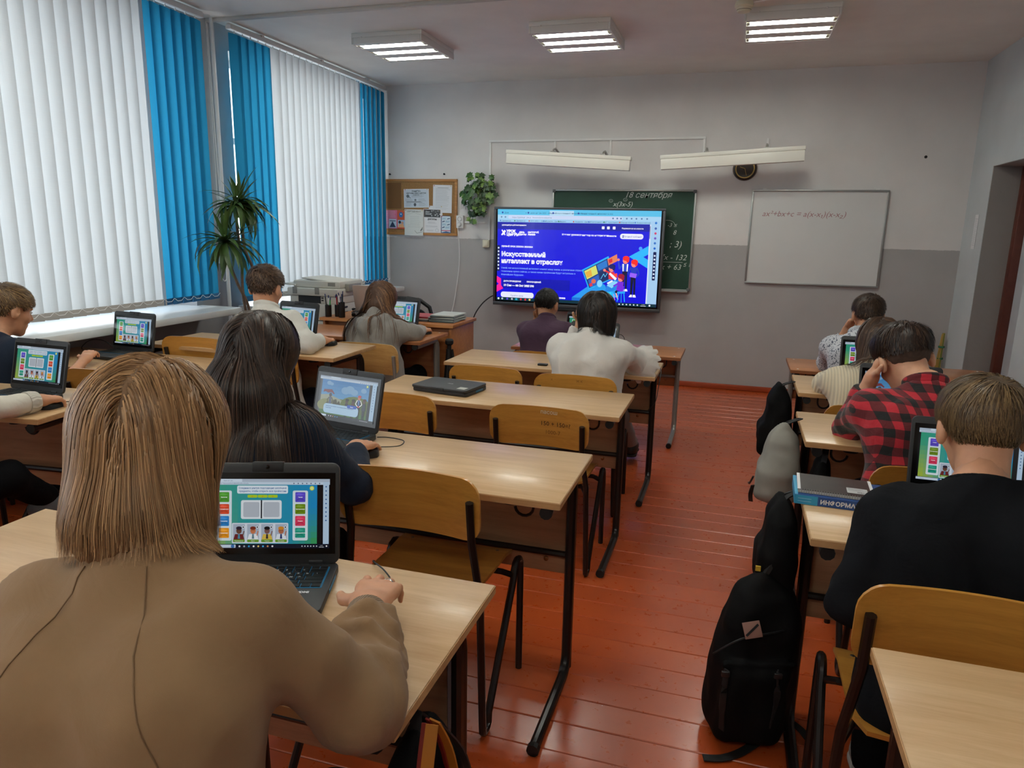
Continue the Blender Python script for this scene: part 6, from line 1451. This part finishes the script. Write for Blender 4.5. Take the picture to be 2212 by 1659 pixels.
        for k,a in zip(kn,an):
            f=nrm([a[0]-k[0]*.0-hip[0]+0*side[0],a[1]-hip[1],0]) if shoe is None or 'dir' not in shoe else nrm(shoe['dir']); f=nrm(fwd*np.array([1,1,0])) if shoe is None or 'dir' not in shoe else f
            toe=a+f*.155*s; z0=a[2]-.085; sx=np.cross(f,[0,0,1])
            def sh(P,a=a,f=f,z0=z0):
                h0=np.array([a[0],a[1],z0+.040]); d=smin(d_cone(P,h0-f*.025,h0+f*.10-np.array([0,0,.006]),.042*s,.040*s),d_cone(P,h0+f*.10-np.array([0,0,.006]),h0+f*.165*s-np.array([0,0,.012]),.040*s,.028*s),.02); d=smin(d,d_cone(P,h0+np.array([0,0,.015]),h0+np.array([0,0,.05]),.042*s,.044*s),.03)
                return np.maximum(d,-(P[:,2]-(z0+.012)))
            c=np.array([a[0],a[1],z0]); V,F=nets(sh,c-.14-np.abs(f)*.12,c+.16+np.abs(f)*.14,.010); so_=mesh_obj('shoe',np_mesh('shoe',V-r.org,F,(shoe or {}).get('m',M_SHOEK)),r.root)
            def sl(P,a=a,f=f,z0=z0):
                h0=np.array([a[0],a[1],z0]); q=P.copy(); q[:,2]=0; hh0=h0.copy(); hh0[2]=0
                d=smin(d_cone(q,hh0-f*.027,hh0+f*.10,.044*s,.042*s),d_cone(q,hh0+f*.10,hh0+f*.165*s,.042*s,.031*s),.02); return np.maximum(d,np.abs(P[:,2]-(z0+.009))-.0085)
            V,F=nets(sl,c-.14-np.abs(f)*.12-[0,0,.0],c+.16+np.abs(f)*.14,.008); mesh_obj('sole',np_mesh('sole',V-r.org,F,(shoe or {}).get('sole',M_SHOES)),so_)
    return r
def cloth_mat(name,col,bump=.35,bscale=900,rough=.85,var=.06,sheen=.05,fold=.45,spec=.18):
    if name in _MATS: return _MATS[name]
    t=NT(name); v=t.coords(); c=lin(col); t.base(t.ramp(t.noise(v,11,4),[(.3,tuple(x*(1-var) for x in c)),(.7,tuple(min(1,x*(1+var)) for x in c))])); t.set(Roughness=rough,Sheen_Weight=sheen); t.b.inputs['Specular IOR Level'].default_value=spec
    hsum=t.math('ADD',t.math('MULTIPLY',t.noise(v,bscale,2),.04),t.math('MULTIPLY',t.noise(v,16,3,.5,1.2),fold)); t.bump(hsum,bump,.02); _MATS[name]=t.m; return t.m
M_TRK=cloth_mat('black_trousers','#0e0e10',sheen=0,spec=.05); M_SHOEK=mat('black_shoe','#121214',.45); M_SHOES=mat('dark_sole','#1e1c1a',.7)
M_JEAN=cloth_mat('dark_navy_trousers','#1b2130'); M_GREYTR=cloth_mat('grey_trousers','#8a8a8c')
REST=dict(curl=(14,20,14)); MOUSE=dict(curl=(22,34,20)); FIST=dict(curl=(70,80,50))
# ---- blonde girl in beige, nearest the camera
M_BEIGE=cloth_mat('beige_sweatshirt_fleece','#8b6e50',.30,1400,.9,.05,.12)
def rib_mat(name,col,axis=0,freq=900,amp=.5):
    if name in _MATS: return _MATS[name]
    t=NT(name); v=t.coords(); c=lin(col); sp=t.n('ShaderNodeSeparateXYZ'); t.l(v,sp.inputs[0]); w=t.math('SINE',t.math('MULTIPLY',sp.outputs[axis],freq)); t.base(t.mix(t.math('MULTIPLY_ADD',w,.5,.5),tuple(x*.8 for x in c),tuple(min(1,x*1.05) for x in c))); t.set(Roughness=.9,Sheen_Weight=.2); t.bump(w,amp,.0015); _MATS[name]=t.m; return t.m
M_BEIGER=rib_mat('beige_rib_knit','#7f6446',0,1500)
def p1x(P,d,r):
    S,E,W=r.arms[0]; fd=nrm(W-E); 
    e=d_cone(P,E+fd*.05,W-fd*.07,.058,.046); e=np.maximum(e,(P-(W-fd*.060))@fd.astype(f4)); d=smin(d,e,.02)       # sleeve blouses over the cuff
    n=nrm(np.cross(fd,[0,0,1]))
    for t,o,a in ((.22,.050,.013),(.40,.050,.014),(.56,.047,.013),(.70,.042,.010)):                                  # folds round the forearm
        c=E+(W-E)*t; u=np.cross(fd,n)
        for k in range(5):
            a0,a1=R(-60+k*48),R(-60+(k+1)*48); q=lambda x: c+n*o*1.12*math.cos(x)+np.array([0,0,1.0])*o*1.12*math.sin(x)+fd*.02*math.sin(x*2+t*9); d=smin(d,d_cone(P,q(a0),q(a1),a,a*.9),.009)
    return d
P1=person('girl with blonde bobbed hair in a beige sweatshirt, nearest the camera',(-.63,.50,.46),(-.712,.700,1.026),(-.762,.778,1.152),hy=20,hp=22,by=6,bw=.150,s=1.0,wR=(-.562,1.005,.812),eR=(-.455,.79,.795),wL=(-1.02,.95,.79),hR=dict(d=(-.20,.95,-.04),n=(0,.05,-1),fc=[(4,52,34),(6,44,30),(12,46,28),(18,46,28)],thumb=(.55,.80,.25),spread=2.2),cloth=M_BEIGE,clothname='sweatshirt',skin=M_SK3,trous=M_TRK,h=.0075,baggy=1.08,girth=1.0,wr=.0045,ribneck=M_BEIGER,cuff=.064,extra=p1x,hh=.005,handh=.0032,neckline=.022,hs=1.0,drop=.075)
hair_long(P1,'#86633f',L=.242,n=13000,inf=.014,part=(.02,.15),seed=3,width=.0019,hi='#ad865c',hif=.35,bulk=[((0,-.022,.01),(0,-.030,-.105),.084,.084)],amt=.22,m=16,flare=.5,flz=-.125,wave=.03,h=.006,messy=.03,back=.45,Lvar=.20)
S,E,W=P1.arms[0]; fd=nrm(W-E)
def ring_band(c,ax,r0,r1,L,name,m,par,org,n=26):
    ax=nrm(ax); u=nrm(np.cross(ax,[.1,.2,1])); v=np.cross(ax,u); vs=[];fs=[]
    prof=[(0,r0-.008),(0,r0),(L*.5,(r0+r1)/2+.002),(L,r1),(L,r1-.009)]
    for (t,rr) in prof:
        for k in range(n): a=2*math.pi*k/n; vs.append(tuple(c+ax*t+(u*math.cos(a)+v*math.sin(a))*rr-org))
    for i in range(4):
        for k in range(n): fs.append((i*n+k,i*n+(k+1)%n,(i+1)*n+(k+1)%n,(i+1)*n+k))
    return MB().add(vs,fs).build(name,m,par,angle=60)
for (S,E,W) in P1.arms: ring_band(W-nrm(W-E)*.064,W-E,.039,.034,.052,'cuff',M_BEIGER,P1.cloth,P1.org)
W,d,n,t,K,fing=P1.hands[0]; a,b,_,_=fing[2][0]; c=a+(b-a)*.45; ring_band(c-nrm(b-a)*.0015,b-a,.0098,.0098,.003,'ring',mat('silver_ring','#c9c9c6',.2,1.0),P1.root,P1.org,16)
def onto(fn,p,it=6):
    p=np.array(p,f4)[None]
    for _ in range(it):
        d=fn(p); ep=.003; G=np.stack([fn(p+A(ep,0,0))-d,fn(p+A(0,ep,0))-d,fn(p+A(0,0,ep))-d],1)/ep; G/=np.linalg.norm(G)+1e-6; p=p-G*d[:,None]
    return p[0]
def seam(r,pts,name='seam',m=None,rad=.0009):
    P=[onto(lambda x: r.shirt(x)-.0007,p,10) for p in smooth_path([tuple(q) for q in pts],5)]; MB().tube([tuple(np.array(p)-r.org) for p in P],rad,5).build(name,m,r.cloth)
M_SEAM=mat('beige_seam','#73593d',.9)
nk,sd,upv,fw_=np.array([-.712,.700,1.026]),P1.side,P1.up,P1.fwd
for sg in (1,-1): seam(P1,[nk-fw_*.07+sd*sg*.045-upv*.005,nk-fw_*.13+sd*sg*.075-upv*.09,nk-fw_*.15+sd*sg*.11-upv*.18,nk-fw_*.12+sd*sg*.15-upv*.27],m=M_SEAM)

# ---- girl with long dark hair
M_NAVY=cloth_mat('navy_knit','#1c2433',.35,700)
P2=person('girl with very long dark brown hair in a navy sweater',(-1.20,1.42,.46),(-1.21,1.57,.985),(-1.215,1.64,1.105),hy=6,hp=18,by=4,bw=.155,s=.95,wR=(-1.085,1.895,.782),wL=(-1.36,1.86,.775),hR=dict(d=(.05,1,-.12),n=(0,0,-1),curl=(12,20,14)),cloth=M_NAVY,clothname='sweater',skin=M_SK3,trous=M_TRK,h=.011,ribneck=M_NAVY,wr=.004)
hair_long(P2,'#2c2019',L=.48,n=6000,inf=.016,part=(.0,.05),seed=5,width=.0028,hi='#4a362a',hif=.2,bulk=[((0,-.035,.0),(0,-.070,-.12),.080,.078),((.02,-.08,-.12),(.045,-.085,-.27),.080,.045),((-.03,-.08,-.10),(-.06,-.06,-.20),.06,.04)],m=16,h=.008,messy=.03,back=.5,Lvar=.18)

# ---- boy at the window
M_NAVYT=cloth_mat('dark_navy_shirt','#1d2636',.35,700)
P3=person('boy in a navy top at the window, cut by the left edge',(-3.27,2.32,.44),(-3.285,2.46,.905),(-3.285,2.54,1.03),hy=-10,hp=16,by=-6,bw=.15,s=.92,wR=(-3.06,2.72,.775),wL=(-3.36,2.74,.78),cloth=M_NAVYT,skin=M_SK3,trous=M_JEAN,h=.012,ribneck=M_NAVYT,sleeve=.15)
hair_short(P3,'#6a5238',length=.06,inf=.016,n=2600,top=.006,seed=8,hi='#94764c',hif=.25,swirl=.3,nape=-.06)

# ---- pupil at the left edge, mostly out of the picture: forearm, hand and legs show
M_CREAMK=cloth_mat('off_white_knit','#d8d3c6',.3,700)
P4=person('pupil at the left edge, seen by a white sleeve, hand and black trousers',(-2.66,1.44,.45),(-2.72,1.55,1.0),(-2.74,1.63,1.13),hp=14,by=-6,bw=.155,s=.96,wR=(-2.452,1.965,.792),eR=(-2.475,1.715,.80),wL=(-2.88,1.86,.785),hR=dict(d=(-.05,.98,-.1),n=(0,0,-1),curl=(30,42,25)),cloth=M_CREAMK,clothname='sweater',skin=M_SK3,trous=M_TRK,h=.011,handh=.004,cuff=.02,knees=[(-2.44,1.80,.545),(-2.80,1.85,.50)],ankles=[(-2.50,1.98,.40),(-2.80,1.9,.085)],shoe=dict(m=mat('grey_sneaker','#55595b',.6,var=.1),sole=mat('tan_sole','#6b5238',.7),dir=(.35,.9,0)))
hair_short(P4,'#3a2a20',seed=9,n=1200)
ring_band(P4.arms[0][2]-nrm(P4.arms[0][2]-P4.arms[0][1])*.05,P4.arms[0][2]-P4.arms[0][1],.041,.037,.04,'cuff',rib_mat('off_white_rib','#d4cfc2',0,1200),P4.cloth,P4.org)

# ---- boy in the white shirt
M_WSH=cloth_mat('white_shirt_cotton','#d5d4cd',.45,500,.8,.04,.05,.5)
P5=person('boy in a white shirt reaching for a mouse by the window',(-2.36,3.24,.46),(-2.41,3.30,.995),(-2.43,3.34,1.11),hy=4,hp=10,by=-4,bw=.168,s=.97,wR=(-2.175,3.47,.822),wL=(-2.62,3.46,.81),eR=(-2.13,3.245,.835),knees=[(-2.25,3.47,.48),(-2.47,3.47,.48)],hR=dict(d=(-.02,1,-.1),n=(0,0,-1),curl=(24,36,20)),cloth=M_WSH,skin=M_SK3,trous=M_JEAN,h=.011,collar=M_WSH,wr=.005)
hair_short(P5,'#4c382a',length=.045,inf=.013,n=2600,top=.010,seed=12,hi='#6e5540',hif=.25,swirl=.5,messy=.4,lift=.5)

# ---- girl in the grey hoodie
M_HOOD=cloth_mat('grey_melange_fleece','#8f8b86',.4,800,.9,.12,.25)
def hoodx(P,d,r):
    n=np.array([-2.115,4.02,.885]); u,sd,f=r.up,r.side,r.fwd
    q=[n+sd*.085+f*.05-u*.015,n+sd*.09-f*.04-u*.01,n+sd*.055-f*.105-u*.045,n-f*.125-u*.075,n-sd*.055-f*.105-u*.045,n-sd*.09-f*.04-u*.01,n-sd*.085+f*.05-u*.015]
    for a,b in zip(q,q[1:]): d=smin(d,d_cone(P,a,b,.034,.034),.018)
    d=smin(d,d_cone(P,n-f*.11-u*.06,n-f*.115-u*.15,.05,.018),.03)
    d=smin(d,d_cone(P,n-f*.06+u*.02,n-f*.09-u*.04,.040,.04),.03)
    w,h_=np.array([-2.11,3.90,.40]),0; return smin(d,np.minimum(d_cone(P,(-2.19,3.90,.62),(-2.21,3.90,.36),.115,.12),d_cone(P,(-2.03,3.90,.62),(-2.0,3.90,.36),.115,.12)),.05)
P6=person('girl in a grey hooded sweatshirt with long brown hair',(-2.11,3.92,.46),(-2.115,4.02,.885),(-2.125,4.10,.995),hy=-3,hp=26,by=-6,bw=.158,s=.95,wR=(-1.935,4.285,.79),wL=(-2.30,4.28,.79),eR=(-1.885,4.065,.80),hR=dict(d=(-.02,1,-.1),n=(0,0,-1),curl=(20,34,20)),cloth=M_HOOD,clothname='hoodie',skin=M_SK,trous=M_TRK,h=.011,extra=hoodx,wr=.005)
hair_long(P6,'#5a3c28',L=.50,n=4000,inf=.011,part=(.0,.0),seed=15,width=.0032,hi='#8a6444',hif=.25,bulk=[((.035,-.03,-.02),(.085,-.04,-.19),.045,.034),((-.035,-.03,-.02),(-.105,-.03,-.19),.045,.038),((0,-.035,.0),(0,-.045,-.05),.078,.06)],m=13,h=.008,messy=.05,wave=.10,back=-.25,split=1.1,Lvar=.15)

# ---- boy in purple
M_PURP=cloth_mat('plum_shirt_cotton','#4a3546',.4,500)
P7=person('boy with cropped black hair in a plum shirt below the screen',(-1.23,4.74,.40),(-1.245,4.87,.815),(-1.265,4.935,.925),hy=-8,hp=12,by=4,bw=.16,s=.9,wR=(-1.08,5.05,.66),wL=(-1.345,4.985,.815),eL=(-1.41,4.96,.645),hL=dict(d=(.15,-.1,1),n=(.6,-.4,0),curl=(50,60,40)),cloth=M_PURP,skin=M_SK2,trous=M_TRK,h=.013,collar=M_PURP,handh=.006,hh=.007)
hair_short(P7,'#17130f',length=.018,inf=.008,n=2000,seed=18,width=.004,messy=.3,lift=.3,nape=-.06)

# ---- girl in the white blouse
M_BLOU=cloth_mat('white_blouse_cotton','#dcd8d2',.4,500,.75,.03,.05,.5)
def blx(P,d,r):
    S,E,W=r.arms[0]; u=nrm(W-E); d=smin(d,d_cone(P,S+(E-S)*.55,E,.066,.078),.03); d=smin(d,d_cone(P,E,E+(W-E)*.5,.076,.064),.03)
    S,E,W=r.arms[1]; return smin(d,d_cone(P,S+(E-S)*.5,E,.062,.066),.03)
P8=person('girl with a black bob in a white blouse with a ruffled sleeve',(-.715,3.62,.44),(-.70,3.685,.905),(-.685,3.755,1.02),hy=4,hp=14,hr=-3,by=2,bw=.165,s=.97,wR=(-.585,3.955,.735),eR=(-.445,3.835,.755),wL=(-.79,3.85,.955),eL=(-.86,3.86,.745),hL=dict(d=(.15,-.25,1),n=(.5,-.7,0),curl=(45,55,35)),hR=dict(d=(-.8,.55,-.05),n=(0,0,-1),curl=(25,30,20)),cloth=M_BLOU,clothname='blouse',skin=M_SK,trous=M_GREYTR,h=.0115,wr=.009,extra=blx,collar=M_BLOU,knees=[(-.60,3.98,.47),(-.80,3.98,.46)],ankles=[(-.555,4.44,.13),(-.84,4.15,.085)],shoe=dict(m=mat('black_shoe','#121214',.45)))
hair_long(P8,'#1c1613',L=.23,n=4500,inf=.013,part=(.0,.1),seed=21,width=.003,hi='#3a2a22',hif=.15,bulk=[((0,-.018,.0),(0,-.018,-.055),.096,.090)],m=11,h=.008,messy=.02,back=.4,Lvar=.05)
# ruffle round her right sleeve
S,E,W=P8.arms[0]; ax=nrm(E-S); c=E-ax*.02; u=nrm(np.cross(ax,[0,0,1])); v=np.cross(ax,u); vs=[];n=72
for q,(t,rr) in enumerate(((-.045,.060),(-.015,.082),(.012,.098),(.030,.104))):
    for k in range(n):
        a=2*math.pi*k/n; w=(.007*q/3)*math.sin(13*a+.4*q)+(.004*q/3)*math.sin(29*a); vs.append(tuple(c+ax*(t+w)+(u*math.cos(a)+v*math.sin(a))*(rr+w*.9)-P8.org))
MB().add(vs,[(i*n+k,i*n+(k+1)%n,(i+1)*n+(k+1)%n,(i+1)*n+k) for i in range(3) for k in range(n)]).build('ruffle',M_BLOU,P8.cloth,angle=80)

# ---- boy in the speckled shirt
t=NT('speckled_shirt_print'); v=t.coords(); vo=t.n('ShaderNodeTexVoronoi'); vo.inputs['Scale'].default_value=120; t.l(v,vo.inputs['Vector'])
t.base(t.mix(t.math('GREATER_THAN',t.math('ADD',t.noise(v,95,3,.7),t.math('MULTIPLY',vo.outputs['Distance'],.25)),.70),'#cfd2d8','#4a5264')); t.set(Roughness=.8); t.bump(t.noise(v,16,3,.5,1.2),.3,.01); M_SPECK=t.m
P9=person('boy in a pale shirt with dark speckles at the front right desk',(.74,4.52,.41),(.735,4.66,.865),(.775,4.74,.985),hy=4,hp=8,by=4,bw=.165,s=.93,wR=(.95,4.92,.65),wL=(.675,4.80,.875),eL=(.585,4.86,.655),hL=dict(d=(.4,-.1,.9),n=(.6,-.5,0),curl=(50,60,40)),cloth=M_SPECK,skin=M_SK3,trous=M_JEAN,h=.013,collar=M_SPECK,handh=.006,hh=.006,wr=.006)
hair_short(P9,'#3c2b1f',length=.05,inf=.014,n=2200,top=.010,seed=24,hi='#5c4330',hif=.25,swirl=.4,nape=-.065)

# ---- girl in the cream sweater
M_CREAM=rib_mat('cream_rib_knit','#d9ccb0',0,520,.6)
P10=person('girl with straight brown hair in a cream ribbed sweater',(.62,3.38,.44),(.625,3.53,.86),(.655,3.63,.97),hy=2,hp=22,by=4,bw=.155,s=.94,wR=(.80,3.86,.75),wL=(.60,3.86,.745),eL=(.455,3.66,.755),cloth=M_CREAM,clothname='sweater',skin=M_SK,trous=M_JEAN,h=.012,ribneck=M_CREAM,baggy=1.12,wr=.004,handh=.006,hh=.006)
hair_long(P10,'#3f2c20',L=.32,n=2400,inf=.013,part=(.0,.0),seed=27,width=.0048,hi='#5e4432',hif=.2,bulk=[((0,-.035,.0),(0,-.05,-.09),.082,.062),((-.035,-.03,-.03),(-.055,-.05,-.13),.05,.035)],m=12,h=.008,messy=.02,back=.3,Lvar=.08)

# ---- boy in the plaid shirt
t=NT('red_black_buffalo_plaid'); v=t.coords(); sp=t.n('ShaderNodeSeparateXYZ'); t.l(v,sp.inputs[0])
def stripe(e,f,ph): return t.math('GREATER_THAN',t.math('SINE',t.math('MULTIPLY_ADD',e,f,ph)),0.0)
wv=t.math('MULTIPLY',t.noise(v,6,2),.05)
a_=stripe(t.math('ADD',t.math('ADD',sp.outputs[0],t.math('MULTIPLY',sp.outputs[1],.55)),wv),118.0,.4); b_=stripe(t.math('ADD',t.math('ADD',sp.outputs[2],t.math('MULTIPLY',sp.outputs[1],.25)),wv),112.0,.2)
n_=t.math('ADD',a_,b_); t.base(t.ramp(t.math('MULTIPLY',n_,.5),[(.0,'#b01c2c'),(.49,'#5c1018'),(.51,'#5c1018'),(1.0,'#101012')])); t.set(Roughness=.85,Sheen_Weight=.15); t.bump(t.noise(v,16,3,.5,1.2),.35,.012)
rp=[n for n in t.t.nodes if n.type=='VALTORGB'][0]; rp.color_ramp.interpolation='CONSTANT'; e=rp.color_ramp.elements; e[0].position=0; e[1].position=.25; e[2].position=.5; e[2].color=rgba('#5c1018'); e[3].position=.75; e[3].color=rgba('#101012')
M_PLAID=t.m
P11=person('boy in a red and black plaid shirt leaning his head on his hand',(.66,2.50,.45),(.635,2.635,.955),(.580,2.735,1.035),hy=10,hp=30,hr=-10,by=2,bw=.172,s=1.0,wR=(.80,2.93,.775),eR=(.90,2.76,.775),wL=(.485,2.745,.955),eL=(.445,2.80,.765),hL=dict(d=(.25,-.05,1),n=(.8,-.2,-.1),curl=(28,40,30)),cloth=M_PLAID,skin=M_SK,trous=M_JEAN,h=.010,collar=M_PLAID,wr=.006,girth=1.04,hh=.005,handh=.004)
hair_short(P11,'#2a1c15',length=.075,inf=.010,n=3200,top=.022,seed=30,hi='#4a3426',hif=.25,swirl=.15,messy=.25,lift=.45,nape=-.065,fade=mat('shaved_fade','#4a372b',.7,var=.25,vscale=90),width=.0042)

# ---- boy in the black sweater
M_BLK=cloth_mat('black_wool','#16171a',.35,800,.95,.1,.0,spec=.08)
P12=person('boy with fair brown hair in a black sweater, front right',(.535,1.585,.46),(.540,1.695,.925),(.552,1.79,1.035),hy=0,hp=16,by=-2,bw=.172,drop=.085,s=1.0,wL=(.44,1.80,.60),eL=(.318,1.625,.665),wR=(.66,1.83,.60),eR=(.79,1.66,.68),cloth=M_BLK,clothname='sweater',skin=M_SK3,trous=M_TRK,h=.0095,ribneck=M_BLK,wr=.005,girth=1.08,baggy=1.1,hh=.0048,ankles=[(.62,1.98,.085),(.455,1.87,.085)],shoe=dict(m=mat('grey_white_sneaker','#b4b4b0',.6,var=.15,vscale=40),sole=mat('white_sole','#cfcfca',.6)))
hair_short(P12,'#5c4933',length=.10,inf=.014,n=9000,top=.008,seed=33,hi='#7f6746',hif=.4,swirl=.35,messy=.16,lift=.25,nape=-.062,width=.0022,h=.005)

bpy.data.objects.remove(_FO, do_unlink=True)
